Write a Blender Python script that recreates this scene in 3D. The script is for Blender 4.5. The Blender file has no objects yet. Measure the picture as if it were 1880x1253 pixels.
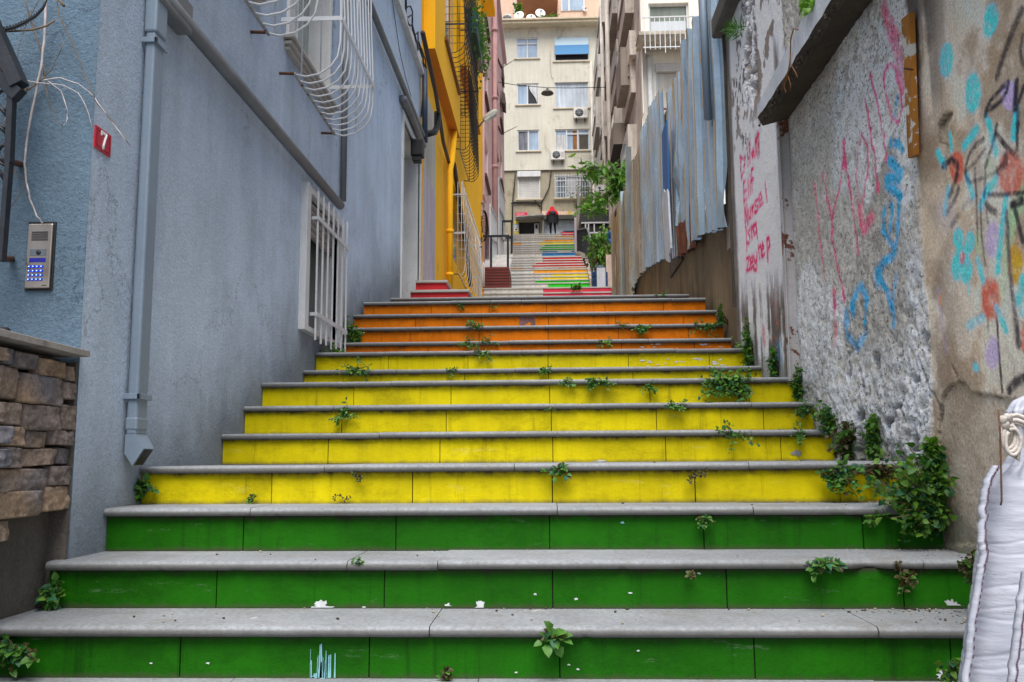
import bpy, bmesh, math, random
import numpy as np
from mathutils import Vector, Matrix, noise as mnoise
R = math.radians
rnd = random.Random(7)
SC = bpy.context.scene
COL = SC.collection

# ------------------------------------------------------------------ camera
FPX = 1650.68
PITCH, YAW, ROLL = R(7.5287), R(2.32206), R(.33923)
CAMROT = Matrix.Rotation(YAW, 3, 'Z') @ Matrix.Rotation(math.pi/2+PITCH, 3, 'X') @ Matrix.Rotation(-ROLL, 3, 'Z')
cam_d = bpy.data.cameras.new('camera'); cam = bpy.data.objects.new('camera', cam_d); COL.objects.link(cam)
cam.matrix_world = CAMROT.to_4x4()
cam_d.sensor_width = 36; cam_d.lens = 36*FPX/1880; cam_d.clip_start = .05; cam_d.clip_end = 2000
SC.camera = cam

# surveyed sight lines: where a direction meets a known wall, step front or floor of the alley
def ray(x, y): return CAMROT @ Vector(((x-940)/FPX, (626.5-y)/FPX, -1))
def pX(x, y, X): r = ray(x, y); return r*(X/r.x)
def pY(x, y, Y): r = ray(x, y); return r*(Y/r.y)
def pZ(x, y, Z): r = ray(x, y); return r*(Z/r.z)

# ------------------------------------------------------------------ object helpers
def tag(o, label=None, cat=None, group=None, kind=None):
    if label: o['label'] = label
    if cat: o['category'] = cat
    if group: o['group'] = group
    if kind: o['kind'] = kind
    return o
def empty(name, loc, label=None, cat=None, group=None, kind=None, parent=None):
    o = bpy.data.objects.new(name, None); COL.objects.link(o); o.empty_display_size = .1
    o.location = loc; o['wloc'] = list(loc)
    if parent is not None:
        w = Vector(parent['wloc']); o.parent = parent; o.location = Vector(loc)-w
    return tag(o, label, cat, group, kind)

class MB:
    """collects shapes in world coordinates; build() links them as one mesh object"""
    def __init__(s): s.v = []; s.f = []; s.m = []; s.sm = []; s.c = None
    def add(s, vs, fs, mi=0, smooth=False):
        o = len(s.v); s.v += [tuple(p) for p in vs]
        for f in fs: s.f.append(tuple(i+o for i in f)); s.m.append(mi); s.sm.append(smooth)
        return s
    def box(s, a, b, mi=0):
        x0, y0, z0 = a; x1, y1, z1 = b
        if x0 > x1: x0, x1 = x1, x0
        if y0 > y1: y0, y1 = y1, y0
        if z0 > z1: z0, z1 = z1, z0
        return s.add([(x0,y0,z0),(x1,y0,z0),(x1,y1,z0),(x0,y1,z0),(x0,y0,z1),(x1,y0,z1),(x1,y1,z1),(x0,y1,z1)],
            [(0,3,2,1),(4,5,6,7),(0,1,5,4),(1,2,6,5),(2,3,7,6),(3,0,4,7)], mi)
    def bbox(s, a, b, bev=.004, mi=0):
        """box with chamfered edges"""
        bm = bmesh.new(); bmesh.ops.create_cube(bm, size=1)
        c = [(a[i]+b[i])/2 for i in range(3)]; d = [abs(b[i]-a[i]) for i in range(3)]
        for v in bm.verts: v.co = Vector((c[0]+v.co.x*d[0], c[1]+v.co.y*d[1], c[2]+v.co.z*d[2]))
        bmesh.ops.bevel(bm, geom=list(bm.edges), offset=min(bev, min(d)*.4), segments=2, affect='EDGES', profile=.5)
        return s.bm(bm, mi)
    def bm(s, bm, mi=0, smooth=False):
        bm.verts.ensure_lookup_table(); bm.verts.index_update()
        s.add([v.co for v in bm.verts], [[v.index for v in f.verts] for f in bm.faces], mi, smooth); bm.free(); return s
    def obox(s, c, ux, uy, uz, mi=0):
        """oriented box: centre and three half-axis vectors"""
        c, ux, uy, uz = map(Vector, (c, ux, uy, uz))
        vs = [c+sx*ux+sy*uy+sz*uz for sz in (-1,1) for (sx,sy) in ((-1,-1),(1,-1),(1,1),(-1,1))]
        return s.add(vs, [(0,3,2,1),(4,5,6,7),(0,1,5,4),(1,2,6,5),(2,3,7,6),(3,0,4,7)], mi)
    def bar(s, p, q, w, h=None, mi=0, up=(0,0,1)):
        p, q = Vector(p), Vector(q); d = (q-p); L = d.length; d.normalize()
        u = Vector(up); 
        if abs(d.dot(u)) > .97: u = Vector((0,1,0))
        a = d.cross(u).normalized(); b = a.cross(d).normalized()
        return s.obox((p+q)/2, a*w/2, d*L/2, b*(h or w)/2, mi)
    def tube(s, path, r, n=8, mi=0, caps=True):
        P = [Vector(p) for p in path]; k = len(P); rs = r if isinstance(r, (list, tuple)) else [r]*k
        vs = []; a = None
        for i in range(k):
            d = (P[min(i+1,k-1)]-P[max(i-1,0)])
            d = d.normalized() if d.length > 1e-9 else Vector((0,0,1))
            if a is None:
                u = Vector((0,0,1)) if abs(d.z) < .9 else Vector((1,0,0)); a = d.cross(u).normalized()
            else:
                a = (a-d*a.dot(d)); a = a.normalized() if a.length > 1e-6 else d.orthogonal().normalized()
            b = d.cross(a)
            for j in range(n):
                t = 2*math.pi*j/n; vs.append(P[i]+(a*math.cos(t)+b*math.sin(t))*rs[i])
        fs = [(i*n+j, i*n+(j+1)%n, (i+1)*n+(j+1)%n, (i+1)*n+j) for i in range(k-1) for j in range(n)]
        if caps: fs += [tuple(range(n-1,-1,-1)), tuple((k-1)*n+j for j in range(n))]
        return s.add(vs, fs, mi, True)
    def prism(s, poly, ext, mi=0):
        """planar polygon of world points extruded by a vector"""
        P = [Vector(p) for p in poly]; e = Vector(ext); n = len(P)
        return s.add(P+[p+e for p in P], [tuple(range(n-1,-1,-1)), tuple(range(n,2*n))]+[(i,(i+1)%n,n+(i+1)%n,n+i) for i in range(n)], mi)
    def lathe(s, prof, c, axis=(0,0,1), n=20, mi=0):
        ax = Vector(axis).normalized(); a = ax.orthogonal().normalized(); b = ax.cross(a); c = Vector(c)
        vs = [c+ax*h+(a*math.cos(2*math.pi*j/n)+b*math.sin(2*math.pi*j/n))*r for r, h in prof for j in range(n)]
        k = len(prof)
        return s.add(vs, [(i*n+j, i*n+(j+1)%n, (i+1)*n+(j+1)%n, (i+1)*n+j) for i in range(k-1) for j in range(n)], mi, True)
    def build(s, name, mats, parent=None, loc=None, fix=True):
        me = bpy.data.meshes.new(name)
        w = Vector(parent['wloc']) if parent is not None else Vector(loc or (0,0,0))
        mine = Vector(loc) if loc is not None else w
        me.from_pydata([(p[0]-mine.x, p[1]-mine.y, p[2]-mine.z) for p in s.v], [], s.f)
        for m in (mats if isinstance(mats, (list, tuple)) else [mats]): me.materials.append(m)
        me.polygons.foreach_set('material_index', s.m); me.polygons.foreach_set('use_smooth', s.sm)
        if s.c is not None:
            at = me.color_attributes.new('Col', 'FLOAT_COLOR', 'POINT'); at.data.foreach_set('color', np.asarray(s.c, dtype=np.float32).ravel())
        me.update()
        if fix:
            b = bmesh.new(); b.from_mesh(me); bmesh.ops.recalc_face_normals(b, faces=b.faces); b.to_mesh(me); b.free()
        o = bpy.data.objects.new(name, me); COL.objects.link(o); o['wloc'] = list(mine)
        if parent is not None: o.parent = parent; o.location = mine-w
        else: o.location = mine
        return o

def wallX(mb, X, y0, y1, z0, z1, holes=(), depth=-.2, mi=0, rmi=None):
    """upright wall sheet on the plane x=X with openings (y0,y1,z0,z1) and their reveals going to X+depth"""
    ys = sorted({y0,y1,*[h[0] for h in holes],*[h[1] for h in holes]}); zs = sorted({z0,z1,*[h[2] for h in holes],*[h[3] for h in holes]})
    ys = [y for y in ys if y0 <= y <= y1]; zs = [z for z in zs if z0 <= z <= z1]
    for i in range(len(ys)-1):
        for j in range(len(zs)-1):
            cy, cz = (ys[i]+ys[i+1])/2, (zs[j]+zs[j+1])/2
            if any(h[0] < cy < h[1] and h[2] < cz < h[3] for h in holes): continue
            mb.add([(X,ys[i],zs[j]),(X,ys[i+1],zs[j]),(X,ys[i+1],zs[j+1]),(X,ys[i],zs[j+1])], [(0,1,2,3)] if depth < 0 else [(3,2,1,0)], mi)
    for a, b, c, d in holes:
        q = [(a,c),(b,c),(b,d),(a,d)]
        for k in range(4):
            (ya,za),(yb,zb) = q[k], q[(k+1)%4]
            mb.add([(X,ya,za),(X,yb,zb),(X+depth,yb,zb),(X+depth,ya,za)], [(0,1,2,3)], mi if rmi is None else rmi)
def wallY(mb, Y, x0, x1, z0, z1, holes=(), depth=.2, mi=0, rmi=None):
    t = MB(); wallX(t, 0, x0, x1, z0, z1, holes, depth, mi, rmi)
    o = len(mb.v); mb.v += [(p[1], Y+p[0], p[2]) for p in t.v]
    for f, m in zip(t.f, t.m): mb.f.append(tuple(i+o for i in f)); mb.m.append(m); mb.sm.append(False)

# ------------------------------------------------------------------ materials
class N:
    def __init__(s, name):
        s.mat = bpy.data.materials.new(name); s.mat.use_nodes = True
        s.t = s.mat.node_tree; s.b = s.t.nodes['Principled BSDF']; s.co = s.t.nodes.new('ShaderNodeTexCoord')
    def new(s, typ, **k):
        n = s.t.nodes.new(typ)
        for a, b in k.items(): setattr(n, a, b)
        return n
    def link(s, a, b): s.t.links.new(a, b)
    def noise(s, scale, detail=4, rough=.6, stretch=(1,1,1), seed=0, geo=False):
        mp = s.new('ShaderNodeMapping'); src = s.co.outputs['Object']
        if getattr(s, 'rand', False):
            oi = s.new('ShaderNodeObjectInfo'); va = s.new('ShaderNodeVectorMath', operation='MULTIPLY_ADD'); cv = s.new('ShaderNodeCombineXYZ')
            for i_, k_ in enumerate((53., 31., 0.)): s.link(s.math('MULTIPLY', oi.outputs['Random'], k_), cv.inputs[i_])
            va.inputs[1].default_value = (1,1,1); s.link(src, va.inputs[0]); s.link(cv.outputs[0], va.inputs[2]); src = va.outputs[0]
        s.link(src, mp.inputs[0])
        mp.inputs['Scale'].default_value = stretch; mp.inputs['Location'].default_value = (seed*3.1, seed*1.7, seed*2.3)
        n = s.new('ShaderNodeTexNoise'); s.link(mp.outputs[0], n.inputs['Vector'])
        n.inputs['Scale'].default_value = scale; n.inputs['Detail'].default_value = detail; n.inputs['Roughness'].default_value = rough
        return n.outputs['Fac']
    def ramp(s, fac, *stops):
        r = s.new('ShaderNodeValToRGB'); s.link(fac, r.inputs[0]); e = r.color_ramp.elements
        while len(e) > 1: e.remove(e[-1])
        for i, (p, c) in enumerate(stops):
            q = e[0] if i == 0 else e.new(p); q.position = p
            if not isinstance(c, (tuple, list)): c = (c, c, c)
            q.color = (*c[:3], 1)
        return r.outputs[0]
    def mix(s, fac, a, b, mode='MIX'):
        m = s.new('ShaderNodeMix', data_type='RGBA', blend_type=mode)
        for v, i in ((fac, 0), (a, 6), (b, 7)):
            if hasattr(v, 'links'): s.link(v, m.inputs[i])
            else: m.inputs[i].default_value = v if i == 0 else (*v[:3], 1)
        return m.outputs[2]
    def math(s, op, a, b=0.):
        m = s.new('ShaderNodeMath', operation=op)
        for v, i in ((a, 0), (b, 1)):
            if hasattr(v, 'links'): s.link(v, m.inputs[i])
            else: m.inputs[i].default_value = v
        return m.outputs[0]
    def axis(s, k):
        x = s.new('ShaderNodeSeparateXYZ'); s.link(s.co.outputs['Object'], x.inputs[0]); return x.outputs[k]
    def bump(s, h, dist, strength=1., prev=None):
        b = s.new('ShaderNodeBump'); s.link(h, b.inputs['Height']); b.inputs['Distance'].default_value = dist; b.inputs['Strength'].default_value = strength
        if prev: s.link(prev, b.inputs['Normal'])
        s.link(b.outputs[0], s.b.inputs['Normal']); return b.outputs[0]
    def out(s, col=None, rough=None, metal=0., spec=.3):
        if col is not None:
            if hasattr(col, 'links'): s.link(col, s.b.inputs['Base Color'])
            else: s.b.inputs['Base Color'].default_value = (*col[:3], 1)
        if rough is not None:
            if hasattr(rough, 'links'): s.link(rough, s.b.inputs['Roughness'])
            else: s.b.inputs['Roughness'].default_value = rough
        s.b.inputs['Metallic'].default_value = metal; s.b.inputs['Specular IOR Level'].default_value = spec
        return s.mat

def sh(c, k): return tuple(min(1, max(0, x*k)) for x in c)
def mat(name, c, rough=.75, var=.25, vs=2.5, streak=0., fine=.12, fs=60., bump=.002, bs=80., metal=0., spec=.3, dirt=0., dirtc=(.07,.06,.05), chip=None, seed=0):
    n = N(name)
    a = n.noise(vs, 5, .6, seed=seed)
    col = n.ramp(a, (.3, sh(c, 1-var)), (.7, sh(c, 1+var*.6)))
    if streak:
        b = n.noise(7, 4, .6, (1, 1, .08), seed+1); col = n.mix(streak, col, n.ramp(b, (.35, .45), (.65, 1.1)), 'MULTIPLY')
    if fine:
        f = n.noise(fs, 3, .7, seed=seed+2); col = n.mix(1., col, n.ramp(f, (.3, 1-fine), (.7, 1+fine)), 'MULTIPLY')
    if dirt:
        d = n.noise(vs*2.2, 8, .72, seed=seed+4); col = n.mix(n.ramp(d, (.62-dirt*.25, 0), (.78-dirt*.2, .85)), col, dirtc)
    if chip:
        ch = n.noise(chip[1], 6, .7, seed=seed+6); col = n.mix(n.ramp(ch, (chip[2], 0), (chip[2]+.02, 1)), col, chip[0])
    if bump:
        n.bump(n.noise(bs, 4, .65, seed=seed+3), bump)
    rr = n.ramp(a, (.3, max(.02, rough-.08)), (.7, min(1, rough+.08)))
    return n.out(col, rr, metal, spec)

def vcol_mat(name, rough=.9, bump=.004, bs=90., fine=.14, fs=140., pits=0.):
    n = N(name); at = n.new('ShaderNodeVertexColor', layer_name='Col')
    f = n.noise(fs, 4, .7); col = n.mix(1., at.outputs[0], n.ramp(f, (.3, 1-fine), (.7, 1+fine)), 'MULTIPLY'); h = n.noise(bs, 5, .75)
    if pits:
        q = n.noise(70, 4, .75, seed=4); k = n.math('MULTIPLY', n.ramp(q, (.575,0), (.64,1)), n.math('MULTIPLY', at.outputs[1], pits)); col = n.mix(k, col, (.075,.07,.062)); h = n.math('SUBTRACT', h, n.math('MULTIPLY', k, .6))
        q = n.noise(26, 6, .8, seed=9); col = n.mix(n.math('MULTIPLY', n.ramp(q, (.60,0), (.68,.6)), n.math('ADD', n.math('MULTIPLY', at.outputs[1], .1), .3)), col, n.mix(.55, at.outputs[0], (.10,.085,.07)))
    n.bump(h, bump)
    return n.out(col, rough, 0, .2)

M = {}
def stucco(name, c, slope=None, dark=.5, seed=0):
    n = N(name); a = n.noise(.7, 6, .62, seed=seed); col = n.ramp(a, (.3, sh(c,.80)), (.7, sh(c,1.10)))
    p = n.noise(2.6, 7, .7, (1,1,.7), seed+3); col = n.mix(n.ramp(p, (.52,0), (.60,.42)), col, sh(c,.74)); p = n.noise(1.9, 7, .7, seed=seed+13); col = n.mix(n.ramp(p, (.60,0), (.68,.22)), col, sh(c,1.22))
    s = n.noise(4, 5, .7, (1,1,.10), seed+5); col = n.mix(.32, col, n.ramp(s, (.30,.62), (.62,1.06)), 'MULTIPLY')
    f = n.noise(75, 3, .75, seed=seed+7); col = n.mix(1., col, n.ramp(f, (.30,.84), (.66,1.09)), 'MULTIPLY'); f = n.noise(240, 2, .7, seed=seed+8); col = n.mix(1., col, n.ramp(f, (.3,.85), (.7,1.12)), 'MULTIPLY')
    sc_ = n.noise(6, 8, .8, (1,1,1), seed+9); col = n.mix(n.ramp(sc_, (.69,0), (.72,.45)), col, sh(c,.45))
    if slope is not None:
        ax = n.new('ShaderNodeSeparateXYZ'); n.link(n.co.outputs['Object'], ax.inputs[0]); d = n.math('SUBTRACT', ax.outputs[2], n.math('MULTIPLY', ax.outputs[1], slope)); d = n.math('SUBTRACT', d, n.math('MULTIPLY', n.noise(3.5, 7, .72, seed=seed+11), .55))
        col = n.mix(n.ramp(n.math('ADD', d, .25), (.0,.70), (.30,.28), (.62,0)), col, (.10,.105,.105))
    vm = n.new('ShaderNodeVectorMath', operation='MULTIPLY_ADD'); cc = n.new('ShaderNodeCombineXYZ'); q = n.noise(3, 6, .7, seed=seed+21); q2 = n.noise(3.3, 6, .7, seed=seed+25)
    n.link(q, cc.inputs[1]); n.link(q2, cc.inputs[2]); n.link(n.co.outputs['Object'], vm.inputs[0]); vm.inputs[1].default_value = (1,1,1); n.link(cc.outputs[0], vm.inputs[2]); vo = n.new('ShaderNodeTexVoronoi', feature='DISTANCE_TO_EDGE'); n.link(vm.outputs[0], vo.inputs['Vector']); vo.inputs['Scale'].default_value = .62
    ck = n.math('MULTIPLY', n.ramp(vo.outputs['Distance'], (.0015,1), (.005,0)), n.ramp(n.noise(.9, 3, .5, seed=seed+31), (.50,0), (.56,.7))); col = n.mix(ck, col, sh(c,.25))
    n.bump(n.noise(62, 5, .72, seed=seed+2), .012, .9); return n.out(col, .92, 0, .15)
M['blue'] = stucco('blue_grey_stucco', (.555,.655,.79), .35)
M['blue_front'] = stucco('blue_stucco', (.135,.205,.275), seed=4)
M['pipe_blue'] = mat('blue_grey_downpipe', (.21,.27,.34), .45, .1, 3, .15, .05, 60, .0004, 40, spec=.4)
M['pipe_grey'] = mat('grey_pipe', (.17,.18,.19), .5, .2, 3, .2, .08, 60, .0006, 60)
M['white'] = mat('white_paint', (.62,.63,.63), .5, .12, 3, .2, .06, 80, .0005, 60, dirt=.12)
M['white_metal'] = mat('white_painted_iron', (.60,.62,.64), .45, .12, 6, 0, .06, 80, .0005, 80, chip=((.16,.07,.03), 14, .68))
M['rust'] = mat('rusty_iron', (.12,.055,.03), .85, .4, 14, 0, .3, 90, .002, 90)
M['steel'] = mat('brushed_steel', (.42,.36,.31), .32, .1, 4, .25, .05, 90, 0, 60, metal=.9)
M['dark_iron'] = mat('dark_iron', (.018,.022,.028), .5, .3, 8, 0, .2, 60, .001, 60)
M['black'] = mat('black_plastic', (.02,.02,.022), .55, .3, 6, 0, .1, 60, .0005, 60)
M['cable'] = mat('dark_cable', (.022,.022,.024), .6, .3, 9, 0, 0, 60, 0)
M['cream'] = mat('cream_wall', (.56,.53,.46), .85, .15, .8, .4, .08, 40, .002, 40, dirt=.15, dirtc=(.3,.27,.2))
M['lavender'] = mat('lavender_plaster', (.52,.46,.52), .85, .15, 2, .3, .1, 80, .002, 60, dirt=.1)
M['yellow_wall'] = mat('yellow_wall', (.95,.49,.008), .8, .06, 1.0, .1, .06, 60, .0015, 60, dirt=.08, dirtc=(.45,.22,.03))
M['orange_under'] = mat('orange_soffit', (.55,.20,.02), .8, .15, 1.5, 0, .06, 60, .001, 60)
M['pink'] = mat('pink_wall', (.84,.61,.61), .85, .12, .7, .2, .07, 40, .002, 40, dirt=.12, dirtc=(.3,.22,.2))
M['pink_pipe'] = mat('pink_pipe', (.58,.34,.33), .6, .15, 3, .2, .05, 40, 0)
M['glass'] = mat('window_glass', (.13,.16,.19), .06, .5, .35, 0, 0, 60, 0, spec=.8)
M['glass_bright'] = mat('painted_sky_glass', (.52,.58,.64), .08, .35, .4, .5, 0, 60, 0, spec=.8)  # pale streaky base colour carries the reflection of the sky
M['curtain'] = mat('curtain', (.55,.56,.56), .85, .25, 1.2, .8, .05, 60, .0, 60)
M['shutter'] = mat('white_roller_shutter', (.62,.61,.58), .6, .08, 2, .2, .03, 60, 0)
M['greyshutter'] = mat('grey_brown_shutter', (.22,.20,.17), .6, .2, 2, .2, .05, 60, 0)
M['concrete'] = mat('grey_concrete', (.30,.29,.27), .9, .3, 2, .3, .18, 60, .003, 50, dirt=.25)
M['far_wall'] = mat('far_beige_render', (.60,.575,.485), .9, .12, .5, .16, .06, 20, .002, 20, dirt=.18, dirtc=(.33,.29,.18))
M['far_ground'] = mat('far_brown_render', (.36,.32,.23), .9, .25, .6, .2, .1, 20, .002, 20, dirt=.3, dirtc=(.13,.10,.06))
M['far_trim'] = mat('warm_roof_trim', (.56,.48,.34), .85, .15, 1, .3, .06, 30, 0)
M['peach'] = mat('peach_wall', (.72,.50,.38), .85, .12, .8, .25, .05, 30, 0)
M['right_wall'] = mat('weathered_taupe_wall', (.56,.51,.45), .9, .25, .9, .5, .08, 30, .002, 30, dirt=.25)
M['right_light'] = mat('pale_taupe_panel', (.66,.61,.54), .85, .2, 1.2, .5, .08, 30, .001, 30, dirt=.2)
M['right_dark'] = mat('dark_taupe_shade', (.27,.235,.20), .85, .25, 1.2, .3, .08, 30, .001, 30)
M['right_white'] = mat('white_cream_render', (.82,.79,.72), .85, .08, 1, .2, .04, 30, .001, 30, dirt=.05, dirtc=(.5,.42,.3))
M['maroon'] = mat('maroon_iron', (.16,.03,.035), .55, .2, 5, 0, .1, 50, 0)
M['dish'] = mat('white_dish', (.72,.71,.68), .5, .1, 3, .1, .03, 50, 0)
M['ac'] = mat('off_white_casing', (.62,.60,.56), .5, .08, 3, .1, .03, 50, 0)
M['fan'] = mat('dark_fan_grille', (.05,.055,.06), .5, .2, 8, 0, .1, 50, 0)
M['brick_red'] = mat('dark_red_planter', (.17,.035,.028), .7, .25, 3, .2, .12, 50, .001, 60, dirt=.1)
M['navy'] = mat('navy_pipe', (.045,.065,.10), .5, .2, 4, 0, .1, 50, 0)
M['green_pot'] = mat('dark_green_planter', (.01,.06,.045), .5, .2, 4, 0, .06, 50, 0)
M['zinc'] = mat('galvanised_sheet', (.56,.68,.76), .2, .2, 1.5, .35, .08, 30, .0012, 9, metal=.68, spec=.5, dirt=.0, dirtc=(.2,.15,.11))
M['zinc_old'] = mat('rusty_sheet', (.40,.36,.31), .5, .3, 2.2, .8, .15, 40, .001, 30, metal=.3, dirt=.3, dirtc=(.2,.07,.03))
M['zinc_bright'] = mat('bright_bare_sheet', (.62,.68,.70), .2, .15, 2, .4, .05, 40, .0008, 10, metal=.8, spec=.5)
M['rust_edge'] = mat('rusted_sheet_edge', (.15,.05,.025), .85, .45, 9, .3, .3, 60, .002, 50)
M['wood_old'] = mat('weathered_board', (.37,.27,.17), .8, .3, 2.5, .9, .12, 60, .001, 40, dirt=.2, dirtc=(.15,.1,.06))
M['blue_board'] = mat('bright_blue_sheet', (.01,.13,.38), .5, .2, 3, .2, .05, 50, 0)
M['white_board'] = mat('scuffed_white_board', (.56,.58,.64), .6, .15, 3, .4, .08, 50, .0005, 40, dirt=.15)
M['red_paint'] = mat('red_step_paint', (.62,.02,.025), .6, .2, 3, .2, .06, 60, .0005, 60, dirt=.05)
M['marble'] = mat('pale_grey_marble_riser', (.68,.665,.63), .6, .12, 1.5, .3, .06, 60, .0005, 60, dirt=.12, dirtc=(.3,.27,.23))
M['marble_edge'] = mat('grey_marble_tread', (.42,.41,.38), .7, .2, 1.5, 0, .08, 60, .0005, 60, dirt=.2)
for k, c in dict(b_red=(.80,.015,.03), b_pink=(.68,.04,.08), b_green=(.02,.60,.015), b_yellow=(.95,.76,.01), b_orange=(.92,.36,.01), b_blue=(.02,.22,.56), b_dgreen=(.03,.36,.05), b_grey=(.36,.36,.38)).items():
    M[k] = mat('painted_band_'+k[2:], c, .6, .2, 4, .25, .06, 60, 0, dirt=.06)
def leaf_mat(name, c, tr=.35):
    n = N(name); a = n.noise(3.5, 3, .6); b = n.noise(40, 2, .6)
    col = n.mix(1., n.ramp(a, (.3, sh(c,.5)), (.7, sh(c,1.45))), n.ramp(b, (.3, .75), (.7, 1.25)), 'MULTIPLY')
    n.out(col, .5, 0, .35); m = n.mat; t = n.t
    tl = n.new('ShaderNodeBsdfTranslucent'); n.link(n.mix(1., col, (1.3,1.5,.6), 'MULTIPLY'), tl.inputs[0])
    mx = n.new('ShaderNodeMixShader'); mx.inputs[0].default_value = tr
    n.link(n.b.outputs[0], mx.inputs[1]); n.link(tl.outputs[0], mx.inputs[2]); n.link(mx.outputs[0], t.nodes['Material Output'].inputs[0]); return m
M['leaf'] = leaf_mat('green_leaf', (.07,.18,.03))
M['leaf2'] = leaf_mat('bright_leaf', (.12,.25,.03))
M['leaf3'] = leaf_mat('bluish_leaf', (.03,.125,.055))
M['leaf_dry'] = leaf_mat('withered_leaf', (.075,.06,.022))
M['stem'] = mat('stem', (.10,.09,.035), .7, .3, 9, 0, 0, 60, 0)
M['twig'] = mat('dry_twig', (.16,.12,.085), .8, .4, 20, 0, 0, 60, 0)
M['vine'] = mat('pale_bare_vine', (.46,.42,.42), .8, .35, 30, 0, 0, 60, 0)
M['skin'] = mat('skin', (.5,.3,.22), .6, .1, 4, 0, 0, 60, 0)
# ------------------------------------------------------------------ the lower stairway
def step_paint(name, c, chipamt=.70):
    n = N(name); n.rand = True; z = n.axis(2)
    a = n.noise(2.2, 6, .65); col = n.ramp(a, (.28, sh(c,.78)), (.55, c), (.8, sh(c,1.12)))
    sm = n.noise(4.5, 8, .78, (.6,1,1), 11); col = n.mix(n.ramp(sm, (.50,0), (.63,.5)), col, sh(c,.45)); sm = n.noise(7, 8, .8, (.35,1,1.6), 17); col = n.mix(n.ramp(sm, (.60,0), (.66,.35)), col, n.mix(.35, c, (.55,.55,.52))); dr = n.noise(15, 5, .75, (1,1,.05), 19); col = n.mix(n.ramp(dr, (.57,0), (.68,.5)), col, sh(c,.30)); st = n.noise(9, 5, .7, (1,1,.12), 3); col = n.mix(.35, col, n.ramp(st, (.3,.55), (.6,1.05)), 'MULTIPLY')
    sp = n.noise(55, 4, .7, seed=5); col = n.mix(n.ramp(sp, (.70,0), (.76,.55)), col, sh(c,.25))
    ch = n.noise(13, 7, .75, seed=9); col = n.mix(n.ramp(ch, (chipamt,0), (chipamt+.02,.9)), col, (.42,.42,.40))
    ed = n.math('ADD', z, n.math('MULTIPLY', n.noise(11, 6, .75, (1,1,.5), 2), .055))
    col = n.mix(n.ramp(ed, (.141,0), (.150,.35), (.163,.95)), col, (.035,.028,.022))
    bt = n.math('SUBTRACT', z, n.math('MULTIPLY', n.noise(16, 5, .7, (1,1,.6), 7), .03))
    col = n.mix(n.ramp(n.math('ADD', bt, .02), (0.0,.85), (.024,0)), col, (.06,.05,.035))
    n.bump(n.noise(30, 6, .75), .003)
    return n.out(col, n.ramp(a, (.3,.5), (.7,.7)), 0, .12)
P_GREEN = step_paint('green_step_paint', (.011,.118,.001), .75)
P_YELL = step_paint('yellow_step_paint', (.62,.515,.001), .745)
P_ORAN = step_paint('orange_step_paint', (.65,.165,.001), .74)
def stone_mat(name, c):
    n = N(name); n.rand = True; z = n.axis(2)
    a = n.noise(1.6, 7, .68); col = n.ramp(a, (.3, sh(c,.72)), (.7, sh(c,1.15)))
    b = n.noise(60, 4, .75, seed=2); col = n.mix(1., col, n.ramp(b, (.28,.68), (.72,1.2)), 'MULTIPLY')
    d = n.noise(5, 8, .75, seed=4); col = n.mix(n.ramp(d, (.52,0), (.70,.65)), col, (.17,.155,.13)); d = n.noise(2.2, 8, .78, (1,.6,1), 14); col = n.mix(n.ramp(d, (.56,0), (.68,.5)), col, (.15,.145,.135)); d = n.noise(28, 6, .8, seed=16); col = n.mix(n.ramp(d, (.63,0), (.69,.7)), col, (.10,.09,.075))
    w = n.noise(7, 7, .75, seed=8); col = n.mix(n.ramp(w, (.66,0), (.70,.55)), col, (.62,.61,.58))
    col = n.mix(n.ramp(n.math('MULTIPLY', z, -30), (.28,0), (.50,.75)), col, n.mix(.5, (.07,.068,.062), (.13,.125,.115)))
    n.bump(n.noise(45, 6, .7), .003)
    return n.out(col, .82, 0, .25)
STONE = stone_mat('worn_grey_step_stone', (.265,.28,.295))
MORTAR = mat('dark_joint', (.03,.027,.022), .95, .3, 20, 0, .2, 80, .002, 60)
CHIPW = mat('bare_white_plaster', (.60,.63,.64), .85, .3, 8, 0, .1, 60, .001, 60)
CHIPG = mat('bare_grey_cement', (.30,.30,.31), .9, .3, 8, 0, .15, 60, .001, 60)
DRIP = mat('pale_turquoise_drip', (.25,.55,.60), .6, .25, 20, .6, .1, 60, 0)

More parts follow.
